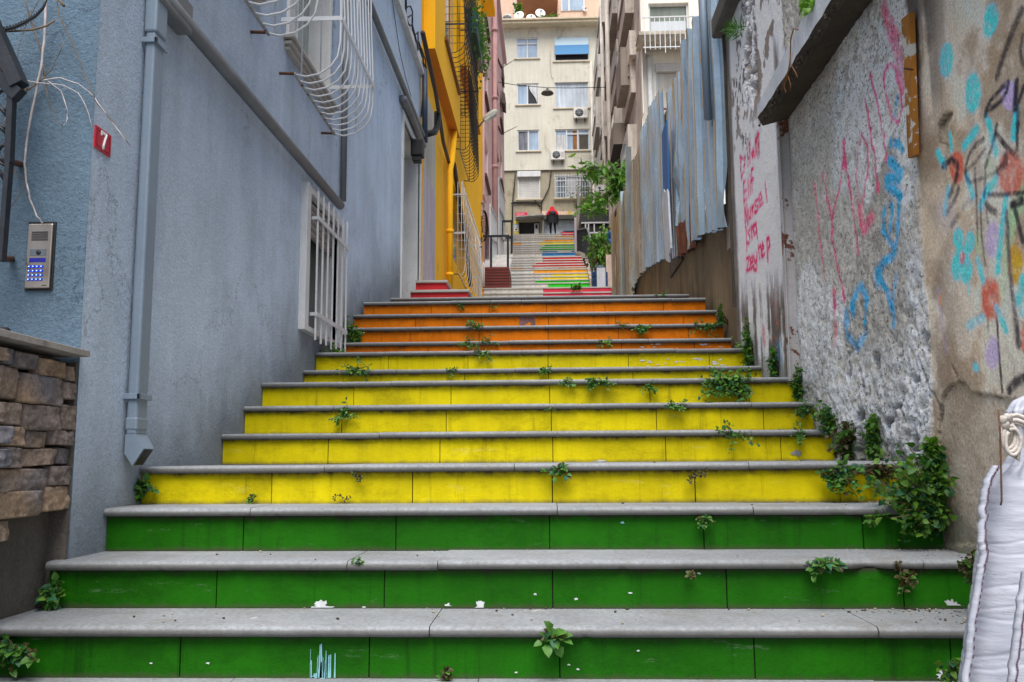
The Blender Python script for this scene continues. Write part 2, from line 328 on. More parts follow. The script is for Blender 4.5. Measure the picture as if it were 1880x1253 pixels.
RISE = .166
D = [2.919,3.235,3.561,3.854,4.807,5.145,5.451,6.381,6.694,7.385,7.676,7.983,8.272,8.975]
def TZ(k): return -.5136+RISE*k          # top of tread k
stairs = empty('stairway', (0,2.9,TZ(0)), 'wide public stairs with painted green, yellow and orange risers under grey stone treads', 'stairs', kind='structure')
XL, XR = -1.76, 1.5
XEND = {0:(-1.83,1.5), 1:(-1.80,1.5), 13:(-1.60,1.42), 12:(-1.73,1.46)}
def slab(k, y0, y1, x0, x1, T, joints, bites=()):
    """tread slabs: rounded nosing, worn edge, cut into lengths"""
    mb = MB(); cuts = [x0]+[j for j in joints if x0+.1 < j < x1-.1]+[x1]
    for s in range(len(cuts)-1):
        a, b = cuts[s]+.0015, cuts[s+1]-.0015; n = max(3, int((b-a)/.022)); dz = rnd.uniform(-.0025,.002); dy = rnd.uniform(-.003,.003)
        rows = []
        for i in range(n+1):
            x = a+(b-a)*i/n
            w = mnoise.noise(Vector((x*9,k*5.3,1)))*.0035+mnoise.noise(Vector((x*33,k*3.1,4)))*.0018
            bite = sum(max(0, 1-abs(x-bx)/bw)*bd for bx, bw, bd in bites); bite += max(0, mnoise.noise(Vector((x*14,k*7.7,9)))-.52)*.05
            e = min(x-a, b-x); w += .004*max(0, 1-e/.012)
            f = y0-.030+dy+w+bite; t = T+dz-.25*bite
            rows.append([(x,y1+.02,T+dz),(x,y0+.03,T+dz-.0005),(x,f+.020,t-.0010),(x,f+.010,t-.0030),(x,f+.004,t-.0075),(x,f,t-.0145),(x,f+.001+bite*.3,T+dz-.0315),(x,y0+.02,T+dz-.0315)])
        m = 8; vs = [p for r_ in rows for p in r_]
        mb.add(vs, [(i*m+j,(i+1)*m+j,(i+1)*m+j+1,i*m+j+1) for i in range(n) for j in range(m-1)], 0, True)
        mb.add(rows[0], [tuple(range(m))]); mb.add(rows[-1], [tuple(range(m-1,-1,-1))])
    return mb
def riser(d, z0, z1, x0, x1, joints):
    mb = MB(); mb.add([(x0,d+.012,z0),(x1,d+.012,z0),(x1,d+.012,z1),(x0,d+.012,z1)], [(0,1,2,3)], 1)
    cuts = [x0]+sorted(j for j in joints if x0+.04 < j < x1-.04)+[x1]
    for s in range(len(cuts)-1):
        a, b = cuts[s]+.0022, cuts[s+1]-.0022; t = rnd.uniform(-.002,.002); u = rnd.uniform(-.002,.002)
        n = max(2, int((b-a)/.05)); vs = []
        for i in range(n+1):
            x = a+(b-a)*i/n; y = d+t+(u-t)*i/n
            vs += [(x,y,z0),(x,y,z1),(x,y+.012,z0),(x,y+.012,z1)]
        mb.add(vs, [(4*i,4*i+4,4*i+5,4*i+1) for i in range(n)])
        mb.add(vs[:4], [(0,1,3,2)]); mb.add(vs[-4:], [(0,2,3,1)])
    return mb
def blob(mb, c, rx, rz, mi, d, n=46, seed=0, flat=False):
    """ragged flake where the paint has come off, 1 mm proud of the riser"""
    pts = []
    for i in range(n):
        t = 2*math.pi*i/n; q = .62+.5*mnoise.noise(Vector((math.cos(t)*1.7+seed*5,math.sin(t)*1.7,seed*3.3)))+.28*mnoise.noise(Vector((math.cos(t)*5+seed,math.sin(t)*5,seed)))+rnd.uniform(-.07,.07)
        pts.append((c[0]+rx*q*math.cos(t), d, max(c[1]+rz*q*math.sin(t), c[1] if flat else -9)))
    mb.add(pts, [tuple(range(n))], mi)

RJ = [1023,1014.5,1006.5,1015,1015,1012.5,1011.3,1009.5,1009,1010,1010.5,1010.3,1007.5,1008]
for k in range(-2, 14):
    d = D[k] if k >= 0 else D[0]+.29*k
    z1, z0 = TZ(k)-.030, TZ(k-1)
    x0, x1 = XEND.get(k, (XL, XR)) if k >= 0 else (-1.9, 1.5)
    col = P_GREEN if k < 3 else (P_YELL if k < 9 else P_ORAN)
    nxt = (D[k+1] if k+1 < len(D) else 9.30) if k >= 0 else D[0]+.29*(k+1)
    jx = pY(RJ[max(k,0)], 900, max(d,2)).x; L = .6 if k != 12 else .54
    joints = [jx+L*i+rnd.uniform(-.004,.004) for i in range(-4,5)]
    sj = sorted(rnd.uniform(-.25,.25)+q for q in (-1.1,-.1,.95))
    bites = ()
    if k == 0: sj = [pY(790,1160,d).x, pY(1608,1160,d).x]
    if k == 1: sj = [pY(640,1040,d).x, pY(805,1040,d).x, pY(1690,1040,d).x]; bites = ((pY(1590,1035,d).x,.055,.03),(pY(1605,1035,d).x,.03,.012))
    t = slab(k, d, nxt, x0, x1, TZ(k), sj, bites).build('tread', STONE, stairs, loc=(0,d,TZ(k)))
    mb = riser(d, z0, z1, x0+.002, x1, joints)
    def flake(px, py, rx, rz, mi, seed, flat=False):
        p = pY(px, py, d-.0032); blob(mb, (p.x, p.z), rx, rz, mi, d-.0032, seed=seed, flat=flat)
    if k == 0:
        for i in range(15):
            x = pY(rnd.gauss(590,14), 1200, d).x; top = rnd.uniform(.05,.11); w = rnd.uniform(.0012,.0045)
            mb.add([(x-w,d-.0032,z0+.003),(x+w,d-.0032,z0+.003),(x+w*.5,d-.0032,z0+top),(x-w*.5,d-.0032,z0+top)], [(0,1,2,3)], 4)
        blob(mb, (pY(588,1238,d).x, z0+.012), .03, .02, 4, d-.0031, seed=2); flake(1736,1240,.035,.02,2,4)
        for i, (px, py) in enumerate([(382,1218),(1044,1221),(1061,1229),(948,1235),(1172,1195),(277,1218)]): flake(px, py, .007, .004, 2, 20+i)
    if k == 1:
        flake(587,1116,.062,.034,2,1,True); flake(880,1116,.034,.030,2,5,True); flake(1748,1112,.034,.036,2,7,True); flake(822,1113,.014,.012,2,9,True)
        for i, (px, py) in enumerate([(668,1115),(982,1091),(1058,1100),(1157,1089),(1263,1050),(1283,1053)]): flake(px, py, .010, .005, 2, 30+i)
    if k == 2: flake(1143,960,.012,.006,4,3)
    if k == 4:
        flake(1462,832,.04,.022,3,2); flake(1480,846,.05,.008,3,6); flake(1100,848,.06,.006,3,8); flake(1104,846,.03,.005,2,4)
    if k in (8, 9):
        for i in range(18 if k == 8 else 8): flake(rnd.uniform(1170,1330), rnd.uniform(655,674) if k == 8 else rnd.uniform(632,640), rnd.uniform(.008,.05), rnd.uniform(.003,.012), 2, 40+i)
    if k == 11:
        a, b = pY(953,588,d-.004), pY(984,588,d-.004); mb.add([(a.x,d-.0034,z0),(b.x,d-.0034,z0),(b.x-.01,d-.0034,z1),(a.x,d-.0034,z1)], [(0,1,2,3)], 5)
        blob(mb, ((a.x+b.x)/2+.01, z0+.045), .05, .035, 0, d-.0045, seed=3)
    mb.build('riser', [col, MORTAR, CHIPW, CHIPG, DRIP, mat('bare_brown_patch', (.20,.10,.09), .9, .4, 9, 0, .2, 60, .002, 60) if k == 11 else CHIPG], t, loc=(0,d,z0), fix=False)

# ground below the stairs and behind the camera, and everything beyond, as one sheet
GZ = TZ(-3)
g = MB(); g.add([(-400,-400,GZ-.002),(400,-400,GZ-.002),(400,600,GZ-.002),(-400,600,GZ-.002)], [(0,1,2,3)])
tag(g.build('ground', mat('grey_paving', (.22,.215,.20), .9, .3, 1, 0, .2, 40, .003, 30, dirt=.3)), kind='structure')

# the sloping pavement between the two flights
YR = 24.0; ZR = pY(1010,543.5,YR).z
g = MB(); n = 24
prof = [(9.28,TZ(13)-.004)]+[(9.28+(YR-9.28)*i/n, TZ(13)+(ZR-.03-TZ(13))*(i/n)**1.03-.004) for i in range(1,n+1)]
for i in range(n):
    (ya,za),(yb,zb) = prof[i], prof[i+1]; g.add([(-2.4,ya,za),(1.6,ya,za),(1.6,yb,zb),(-2.4,yb,zb)], [(0,1,2,3)])
tag(g.build('pavement', mat('grey_pavement', (.27,.26,.24), .9, .3, 1.5, 0, .2, 40, .003, 30, dirt=.3), loc=(0,9.3,TZ(13))), kind='structure')

# ------------------------------------------------------------------ the far flights
up = empty('upper_stairway', (0,YR,ZR), 'far flights of pale marble steps with the right half painted in rainbow bands', 'stairs', kind='structure')
# nosing row in the photo, step depth, left and right ends, painted bands (from, to, colour)
FS = [(537.3,24.0,858,1123,[(998,1123,'b_pink')]), (528,24.33,858,1123,[(863,888,'b_red'),(998,1123,'b_pink')])]
tops = [519.5,513.7,507.6,501.6,494.2,490.3,485.6,481,476.6,471.4]
bands = [[(1008,1086,'b_green')],[(985,1085,'b_green')],[(996,1084,'b_yellow')],[(1014,1083,'b_yellow')],[(980,1077,'b_orange')],[(940,960,'b_orange'),(1027,1076,'b_orange')],[(977,1073,'b_red')],[(983,1071,'b_red')],[(996,1070,'b_red')],[(996,1068,'b_red')]]
rights = [1086,1085.5,1084.5,1083,1078,1076,1073,1071.5,1070,1068.5]
for i, t in enumerate(tops): FS.append((t, 27.5+.30*i, 936.5, rights[i], bands[i]))
tops2 = [463.8,460.3,456.3,452.6,448.8,444.2,439.4,436.6,433.2,429.6]
bands2 = [[(995,1057,'b_blue')],[(995,1023,'b_blue'),(1048,1057,'b_blue')],[(990,1056.5,'b_dgreen')],[(995,1056,'b_green')],[(1000,1056,'b_dgreen')],[(925,958,'b_orange'),(988,1053,'b_yellow')],[(930,944,'b_grey'),(1000,1053,'b_orange')],[(930,948,'b_grey')],[(1020,1053,'b_orange')],[(1030,1053,'b_pink')]]
for i, t in enumerate(tops2): FS.append((t, 43.2+.32*i, 940 if i < 5 else 942, 1057-.45*i, bands2[i]))
prevz = ZR-.035
for i, (ty, d, xl, xr, bs) in enumerate(FS):
    T = pY(1010, ty, d).z; xa, xb = pY(xl, ty, d).x, pY(xr, ty, d).x
    if i == len(FS)-1: nd = d+.3
    else: nd = FS[i+1][1]
    land = nd-d > .5
    nz = pY(1010, FS[i+1][0], nd).z-.17 if land else T
    mb = MB()
    mb.add([(xa,d-.03,T),(xb,d-.03,T),(xb,d+.3,T),(xa,d+.3,T),(xa,d-.03,T-.035),(xb,d-.03,T-.035),(xb,d+.3,T-.035),(xa,d+.3,T-.035)], [(0,1,2,3),(0,4,5,1),(1,5,6,2),(4,7,6,5),(0,3,7,4)])
    if land: mb.add([(xa-.8,d+.28,T-.003),(xb+.8,d+.28,T-.003),(xb+.8,nd,nz),(xa-.8,nd,nz)], [(0,1,2,3)])
    tr = mb.build('tread', M['marble_edge'], up, loc=(xa,d,T))
    mb = MB(); z0 = prevz-.02; z1 = T-.036
    mats = [M['marble']]; mb.box((xa,d,z0),(xb,d+.05,z1))
    for a, b, c in bs:
        mats.append(M[c]); pa, pb = pY(a, ty+3, d).x, pY(b, ty+3, d).x
        mb.add([(pa,d-.004,z0),(min(pb,xb),d-.004,z0),(min(pb,xb),d-.004,z1),(pa+rnd.uniform(-.05,.05),d-.004,z1)], [(0,1,2,3)], len(mats)-1)
    mb.build('riser', mats, tr, loc=(xa,d,z0), fix=False)
    prevz = nz
TOPY = FS[-1][1]; TOPZ = pY(1010, FS[-1][0], TOPY).z
g = MB(); g.add([(-30,TOPY+.29,TOPZ-.006),(30,TOPY+.29,TOPZ-.006),(30,70,TOPZ-.006),(-30,70,TOPZ-.006)], [(0,1,2,3)])
tag(g.build('street', M['concrete'], loc=(0,50,TOPZ)), kind='structure')

# ------------------------------------------------------------------ retaining wall on the right: one sheet with its paint in a colour attribute
def vnoise(x, y, s, seed):
    rs = np.random.RandomState(seed); n = 257; g = rs.rand(n, n).astype(np.float32)
    x = np.asarray(x)*s+seed*.37; y = np.asarray(y)*s+seed*.71; xi = np.floor(x).astype(int); yi = np.floor(y).astype(int)
    fx = x-xi; fy = y-yi; fx = fx*fx*(3-2*fx); fy = fy*fy*(3-2*fy); a = g[xi % n, yi % n]; b = g[(xi+1) % n, yi % n]; c = g[xi % n, (yi+1) % n]; d = g[(xi+1) % n, (yi+1) % n]
    return (a*(1-fx)+b*fx)*(1-fy)+(c*(1-fx)+d*fx)*fy
def fbm(x, y, s, seed, o=5, g=.55):
    t = 0; a = 1; w = 0
    for i in range(o): t = t+a*vnoise(x, y, s*2**i, seed+i*13); w += a; a *= g
    return t/w
def sstep(a, b, x): t = np.clip((x-a)/(b-a), 0, 1); return t*t*(3-2*t)
WX = 1.5
Y0, Y1, Z0, Z1 = 1.9, 7.14, -1.1, 3.9; RES = .0076
ny, nz = int((Y1-Y0)/RES), int((Z1-Z0)/RES)
yy, zz = np.meshgrid(np.linspace(Y0, Y1, ny), np.linspace(Z0, Z1, nz), indexing='ij')
c = np.zeros((ny, nz, 3)); disp = np.zeros((ny, nz))
def lay(mask, colr):
    global c
    colr = np.asarray(colr); m = np.clip(mask, 0, 1)[..., None]; c = c*(1-m)+colr*m
wob = (fbm(yy*0+3, zz, 3, 5, 4)-.5)
fl, fm, fs_ = fbm(yy, zz, 1.1, 11), fbm(yy, zz, 4, 23, 6), fbm(yy, zz, 22, 31, 5, .7)
strk = fbm(yy*9, zz*.9, 1, 41, 5)
bAB = 3.575+.05*wob+.03*(zz < .3)*(fm-.5)*6; bBC = 5.385+.01*wob
inA = 1-sstep(-.006, .006, yy-bAB); inC = sstep(-.006, .006, yy-bBC); inB = (1-inA)*(1-inC)
# A: tan plaster
lay(inA, (.47,.385,.29)); lay(inA*sstep(.40,.62,fl), (.54,.475,.40)); lay(inA*sstep(.55,.60,fbm(yy, zz, 2.4, 19, 7, .62))*.55, (.56,.52,.47)); lay(inA*sstep(.58,.62,fbm(yy, zz, 3.2, 29, 7, .65))*.6, (.36,.26,.17)); lay(inA*sstep(.53,.68,fm)*.75, (.26,.185,.115)); lay(inA*sstep(.56,.66,strk)*.4, (.22,.165,.115))
edge = sstep(3.18,3.5,yy+.25*(fl-.5)); lay(inA*edge*sstep(.36,.6,fm+.12*strk)*.8, (.19,.14,.10)); lay(inA*edge*sstep(.9,1.5,zz+fl*.5-.2)*sstep(.40,.55,fl*.5+strk*.5)*.9, (.07,.06,.055))
lay(inA*sstep(.35,-.1,zz+.5*(fm-.5))*.6, (.23,.185,.14)); lay(inA*sstep(.60,.7,fm)*sstep(.3,-.3,zz)*.8, (.10,.085,.07))
# B: grey roughcast under worn white paint
lay(inB, (.36,.34,.30)); lay(inB*sstep(.40,.60,fs_)*.6, (.24,.22,.19))
wh = sstep(.0,.25,(yy-3.6)*.0+fl*1.0+.45*(fm-.5)-.42+.30*np.exp(-((yy-3.75)/.22)**2)+.26*np.exp(-((yy-5.15)/.16)**2)*sstep(1.6,.9,zz)-.3*sstep(4.4,4.9,yy)*sstep(.9,1.4,zz)+.25*sstep(1.25,1.7,zz)*sstep(4.6,3.9,yy)+.12*sstep(1.1,.3,zz))
lay(inB*wh*(.42+.36*sstep(.3,1.1,zz))*sstep(.34,.50,fs_), (.56,.60,.66)); lay(inB*sstep(.55,.62,fbm(yy, zz, 5, 87, 6, .65))*.3, (.22,.215,.20)); lay(inB*sstep(.9,.2,zz)*sstep(.42,.60,fbm(yy, zz, 3, 89, 6, .62))*.45, (.27,.265,.255))
lay(inB*sstep(.47,.68,fm+.25*sstep(.5,-.1,zz)-.08)*sstep(.5,.35,fs_)*.45, (.16,.15,.135)); lay(inB*sstep(.50,.62,strk)*.18, (.25,.24,.22))
# bare grey triangle under the zigzag edge of the old coat
zz_edge = np.interp(yy, [3.58,3.68,3.80,3.98,4.16,4.24,4.42,4.6], [1.62,1.42,1.38,1.25,1.12,1.02,.90,.55])
tri = sstep(.012,-.012,zz-zz_edge+.02*(fm-.5))*sstep(.35,.62,zz)*inB*sstep(4.62,4.5,yy)*sstep(3.68,3.8,yy); lay(tri*.9, (.31,.29,.255)); lay(tri*sstep(.42,.58,fs_)*.6, (.17,.155,.135))
# C: white painted wall with flaking
lay(inC, (.66,.68,.74)); lay(inC*sstep(.50,.70,fm)*.3, (.48,.49,.53)); lay(inC*sstep(.52,.66,strk)*.25, (.42,.42,.44))
low = sstep(1.38,.95,zz+.5*(strk-.5)+.25*(fm-.5)-(yy-6)*.12); lay(inC*low*sstep(.40,.52,strk*.6+fm*.4), (.25,.21,.165)); lay(inC*low*sstep(.47,.55,strk*.7+fm*.3)*.85, (.075,.072,.075)); lay(inC*low*sstep(.60,.66,fs_*.5+strk*.5)*.8, (.35,.10,.06))
peel = sstep(.60,.64,fm)*inC*sstep(2.1,2.6,zz); lay(peel*.9, (.17,.125,.09))
hole = sstep(.30,.16,np.abs(yy-6.32-.12*(fm-.5)-.06*(zz-2.9))*1.2+.0*zz)*sstep(2.52,2.75,zz+.2*(fm-.5))*inC; hole *= sstep(.42,.54,fm*.6+fs_*.4); lay(hole, (.15,.105,.075)); lay(hole*sstep(.5,.62,fs_), (.34,.28,.22)); disp -= hole*.05
dk = sstep(6.93,7.05,yy+.10*(fm-.5)+.05*(strk-.5))*inC; lay(dk*.92, (.10,.085,.07)); lay(dk*sstep(.5,.7,fm)*.6, (.21,.18,.14))
for (ya, za, yb, zb) in [(6.55,2.9,6.8,3.3),(6.45,2.65,6.9,2.95),(6.5,2.2,6.8,2.5)]:
    m = (yy > ya)*(yy < yb)*(zz > za)*(zz < zb)*sstep(.585,.61,fbm(yy, zz, 17, 77, 3)); lay(m*inC*.85, (.07,.05,.06))
lay(inC*np.exp(-((yy-5.62)/.07)**2)*sstep(1.55,2.0,zz)*sstep(.4,.55,strk)*.9, (.10,.085,.065)); lay(inC*np.exp(-((yy-6.15)/.05)**2)*sstep(1.8,2.1,zz)*sstep(.42,.55,strk)*.8, (.12,.07,.05))
lay(inC*np.exp(-((yy-5.42)/.035)**2)*sstep(.45,.60,fm*.5+strk*.5)*.8, (.28,.13,.08))
# darker streaks below the ledge and beside the angle iron on B
lay(inB*sstep(2.0,2.12,zz)*sstep(.35,.6,fl*.5+strk*.5)*.8, (.09,.08,.065)); lay(inB*sstep(5.25,5.36,yy)*sstep(.3,.6,strk)*.6, (.16,.15,.11))
# relief
disp += (fm-.5)*.010+(fs_-.5)*.006
disp += inB*(.010+(fs_-.5)*.016)+inB*sstep(.62,.05,zz+.5*(fl-.5))*((fbm(yy, zz, 6, 91, 6, .62)-.5)*.050+(fbm(yy, zz, 18, 95, 5, .7)-.5)*.055+.006)
pits = inB*sstep(.62,.70,fbm(yy, zz, 8, 57, 5, .6))*sstep(.75,.2,zz); disp -= pits*.04; lay(pits*.8, (.05,.045,.04))
# broken plaster patches on A (edges traced on the wall)
def wpt(x, y): p = pX(x, y, WX); return np.array((p.y, p.z))
def segd(pts):
    best = np.full(yy.shape, 9.)
    for a, b in zip(pts[:-1], pts[1:]):
        ab = b-a; L2 = float(ab@ab)+1e-9
        t = np.clip(((yy-a[0])*ab[0]+(zz-a[1])*ab[1])/L2, 0, 1); best = np.minimum(best, np.hypot(yy-a[0]-t*ab[0], zz-a[1]-t*ab[1]))
    return best
def inside(pts):
    m = np.zeros(yy.shape, bool); P = list(pts)
    for (xa, ya), (xb, yb) in zip(P, P[1:]+P[:1]):
        cond = ((ya > zz) != (yb > zz)) & (yy < (xb-xa)*(zz-ya)/(yb-ya+1e-12)+xa); m ^= cond
    return m
hp = [wpt(*p) for p in ((1722,228),(1735,207),(1748,205),(1748,214),(1738,240),(1742,262),(1737,292),(1726,268),(1723,245))]
m = inside(hp); disp -= m*.022; lay(m*1., (.36,.29,.21)); lay(m*sstep(.028,.0,np.abs(segd(hp[:3])))*.9, (.07,.055,.04))
ck = [wpt(*p) for p in ((1722,228),(1724,262),(1731,272),(1736,300),(1738,312))]; dd = segd(ck); dd = dd+.012*(fm-.5)+.008*(fs_-.5); lay(sstep(.005,.001,dd)*.85, (.06,.05,.04)); disp -= sstep(.006,.001,dd)*.008
for line in (((1724,770),(1728,730),(1745,708),(1770,703),(1785,722),(1810,726),(1838,732)),((1748,672),(1757,690),(1750,700),(1775,705)),((1690,640),(1700,690),(1724,745),(1722,800))):
    pts = [wpt(*p) for p in line]; dd = segd(pts)+.016*(fs_-.5)+.014*(fm-.5); lay(sstep(.007,.001,dd)*.8, (.08,.06,.045)); disp -= sstep(.008,.002,dd)*.008
lowm = inside([wpt(*p) for p in ((1724,770),(1728,730),(1745,708),(1770,703),(1785,722),(1810,726),(1900,740),(1900,1000),(1720,1000))]); disp -= lowm*.010; lay(lowm*.45*sstep(.35,.6,fm), (.32,.26,.20))
# spray paint
spk = sstep(.25,.55,fbm(yy, zz, 55, 67, 3))
def spray(pts, w, colr, a=1., soft=.5, closed=False):
    P = [wpt(*p) for p in pts]
    if closed: P.append(P[0])
    ys = [p[0] for p in P]; zs = [p[1] for p in P]; dd = segd(P)+w*.25*(fs_-.5)
    mk = sstep(w*2.6, w*.6, dd)*.16*a*spk; lay(mk, colr); lay(sstep(w*(1+soft)*1.12, w*(1-soft)*1.12, dd)*min(1,a*1.15)*(.62+.38*spk)*(.72+.28*sstep(.3,.6,fm)), colr)
def oval(cx, cy, rx, ry, colr, a=1., tilt=0., soft=.14):
    c0 = wpt(cx, cy); t = R(tilt)
    ax = wpt(cx+rx*math.cos(t), cy+rx*math.sin(t))-c0; az = wpt(cx+ry*math.sin(t), cy-ry*math.cos(t))-c0
    inv = np.linalg.inv(np.array([ax, az]).T); u = inv[0,0]*(yy-c0[0])+inv[0,1]*(zz-c0[1]); v = inv[1,0]*(yy-c0[0])+inv[1,1]*(zz-c0[1])
    rr = np.sqrt(u*u+v*v)+.18*(fs_-.5)+.10*(fm-.5); lay(sstep(1.5, .9, rr)*.14*a*spk, colr); lay(sstep(1+soft, 1-soft, rr)*a*(.60+.40*spk)*(.75+.25*sstep(.3,.6,fm)), colr)
def z1_(P): return [(1320+x*.2554, 220+y*.2554) for x, y in P]
def z2_(P): return [(1480+x*.3034, y*.3034) for x, y in P]
def z3_(P): return [(1480+x*.3351, 240+y*.3351) for x, y in P]
def z4_(P): return [(1680+x*.2874, y*.2874) for x, y in P]
def z5_(P): return [(1680+x*.3035, 340+y*.3035) for x, y in P]
RED = (.72,.012,.10); PK = (.66,.06,.15); BLU = (.02,.26,.52); CY = (.05,.50,.80); BLK = (.028,.026,.032); GRY = (.11,.105,.11); LIL = (.40,.32,.66); BRD = (.52,.085,.05); ORG = (.72,.30,.02); GRN = (.33,.55,.30)
for s in ([(155,270),(157,345),(160,420)],[(155,275),(178,282),(185,300),(180,360),(158,420)],[(205,245),(207,330)],[(222,175),(222,310)],[(250,215),(237,245),(243,272),(252,245),(251,215),(256,262)],[(262,140),(268,250)],[(265,165),(280,112),(289,100),(287,205)],
    [(175,450),(180,590)],[(175,455),(190,437)],[(178,522),(195,507)],[(180,590),(197,570)],[(207,425),(210,545)],[(222,460),(224,530)],[(246,350),(233,362),(237,515)],[(226,440),(250,427)],
    [(185,640),(190,775)],[(186,640),(205,745)],[(205,745),(200,612)],[(212,655),(215,715),(228,700),(226,640)],[(238,625),(242,690)],[(238,645),(252,612)],[(282,575),(260,590),(263,618),(281,628),(276,658),(256,668)],[(290,590),(308,562),(300,527),(286,552),(293,620),(315,600)],[(330,460),(345,580)],
    [(195,800),(200,940)],[(222,785),(206,810),(222,850),(215,890),(205,885)],[(232,772),(238,850)],[(233,788),(250,760)],[(268,745),(246,776),(256,830),(270,800),(268,747),(276,850)],
    [(200,1000),(219,985),(201,1085),(224,1074)],[(226,1040),(246,1015),(239,985),(226,1010),(233,1070),(249,1050)],[(250,985),(259,1030),(270,1010)],[(272,960),(271,1080),(250,1078)],[(283,910),(292,1000)],[(286,932),(300,902),(306,985)],[(309,950),(322,920),(316,890),(307,930),(316,985),(328,965)],[(345,862),(352,1015)],[(345,860),(362,852),(368,900),(351,945)]):
    spray(z1_(s), .030, PK, .25, .6); spray(z1_(s), .0125, RED, 1, .45)
spray(z1_([(275,120),(285,250)]), .035, (.25,.03,.05), .6, .6)
spray(z1_([(222,400),(222,404)]), .014, RED); spray(z1_([(205,200),(205,204)]), .012, RED)
for s, w, a in (([(490,50),(530,170),(575,340),(600,500)],.035,.62),([(490,440),(505,400),(525,390),(545,405),(562,440),(585,560),(595,660),(585,725),(565,742),(530,720),(500,600),(488,500),(490,440)],.0085,.95),([(400,450),(440,590),(470,770),(505,970)],.0095,.8),([(370,600),(400,780),(435,960),(450,1140)],.010,.8),([(447,1090),(452,1150)],.014,.8)): spray(z2_(s), w, PK, a, .5)
for s, w, a in (([(320,15),(297,100),(290,250),(300,450),(318,520)],.009,.6),([(305,430),(330,545),(375,470)],.022,.6),([(320,15),(350,90),(352,250),(320,400)],.010,.75),([(222,100),(205,260),(155,490)],.010,.85),([(222,60),(222,200)],.02,.8),([(222,150),(250,290),(275,500),(295,670)],.012,.75),([(100,240),(130,380),(155,490),(155,600),(185,760),(220,920)],.011,.8),([(55,300),(85,560),(110,810)],.013,.5),([(165,890),(168,960)],.022,.8),([(167,950),(172,1170)],.020,.45),([(215,890),(222,920)],.02,.7)): spray(z3_(s), w, PK, a, .5)
for s, w, a in (([(475,50),(480,80)],.012,.85),([(500,68),(520,74),(540,100)],.016,.9),([(475,165),(530,235),(522,268),(500,262),(458,266),(462,300),(500,330),(530,365)],.021,1),([(445,430),(435,550),(465,600),(500,660),(512,560),(520,410)],.015,.95),([(482,410),(475,550)],.014,.85),([(492,680),(440,720),(398,785),(430,830),(460,900),(487,975),(490,1060)],.018,.85),([(400,790),(405,810)],.035,.7),([(500,790),(487,970)],.014,.5),([(268,975),(285,880),(312,850),(335,890),(345,930),(330,1060)],.020,.85),([(262,960),(268,985)],.032,.85),([(232,1000),(240,1130),(290,1190),(330,1130)],.022,.55)): spray(z3_(s), w, BLU, a, .5)
spray(z2_([(562,580),(545,700)]), .010, BLU, .6)
for x in (205,238,110,265): spray(z3_([(x,220),(x+2,330+x*.9)]), .0022, (.62,.63,.64), .6, .3)
# flowers
for q in (([(600,170),(560,400),(520,680)],.022,.5),([(640,80),(580,220)],.03,.55),([(380,300),(382,400)],.014,.5)): spray(z5_(q[0]), q[1], GRN, q[2], .6)
for q in (([(480,1050),(470,1110)],.03,.4),): spray(z4_(q[0]), q[1], GRN, q[2], .6)
def o4(x, y, a, b, *r, **k): oval(1680+x*.2874, y*.2874, a*.2874, b*.2874, *r, **k)
def o5(x, y, a, b, *r, **k): oval(1680+x*.3035, 340+y*.3035, a*.3035, b*.3035, *r, **k)
o4(198,385,45,108,CY,.95,tilt=4); o4(370,597,50,125,CY,.95,tilt=3); o4(482,130,46,112,CY,.95,tilt=9); o4(605,610,52,95,LIL,.95); o4(266,1072,47,102,BRD,.95); o4(605,1108,80,140,BRD,.95)
o5(262,322,30,62,CY,.97); o5(330,345,28,64,CY,.97,tilt=4); o5(245,502,28,76,CY,.97); o5(308,520,38,76,CY,.97,tilt=4); o5(285,420,40,60,CY,.9); o5(284,442,15,36,BRD,.95); o5(279,420,3,28,(.75,.7,.8),.8)
o5(470,335,44,105,LIL,.95); o5(468,1015,43,98,LIL,.95); o5(455,690,57,128,BRD,.95); o5(668,920,30,105,BRD,.95); o5(607,482,46,124,ORG,.95)
for s, w, a in (([(395,830),(315,935)],.016,.9),([(480,790),(490,880),(512,975)],.014,.85),([(655,700),(632,870)],.016,.9),([(148,975),(185,1055)],.014,.95),([(225,860),(235,960)],.011,.8),([(510,1150),(445,1245)],.016,.9),([(330,1130),(365,1253)],.014,.9),([(455,730),(470,800)],.010,.7)): spray(z4_(s), w, CY, a, .35)
for s, w, a in (([(550,85),(535,200),(515,330),(500,515)],.015,.9),([(430,20),(395,130)],.015,.9),([(375,455),(410,575)],.013,.8),([(490,745),(550,880)],.013,1),([(655,570),(625,700)],.018,.9),([(325,848),(410,805)],.016,.5),([(198,20),(175,165)],.013,.9),([(365,1100),(378,1106)],.013,.6),([(325,600),(322,660)],.006,.6),([(640,770),(659,770)],.014,.5)): spray(z5_(s), w, CY, a, .4)
for s, w, a in (([(680,70),(630,190),(600,280),(560,380),(525,490)],.014,.75),([(690,230),(672,330),(690,420)],.008,.7),([(600,525),(560,560),(490,640),(458,705),(500,690),(560,640),(592,580),(600,525)],.0085,.85),([(650,525),(640,690)],.013,.95),([(696,560),(650,700)],.010,.9),([(440,890),(395,920),(350,980),(320,1090),(325,1140),(350,1165)],.008,.75),([(320,1100),(400,1020),(450,950)],.006,.6),([(525,800),(500,900),(445,1080),(440,1253)],.008,.8),([(515,855),(590,950),(645,1000),(655,850),(665,700)],.009,.85),([(180,1060),(235,1022),(272,1050),(270,1120),(240,1200),(215,1253)],.012,.95),([(380,1080),(385,1253)],.006,.8),([(577,1000),(575,1050),(530,1090)],.014,.95),([(520,1095),(440,1135),(360,1165)],.006,.6),([(458,710),(455,730)],.012,.8)): spray(z4_(s), w, BLK, a, .45)
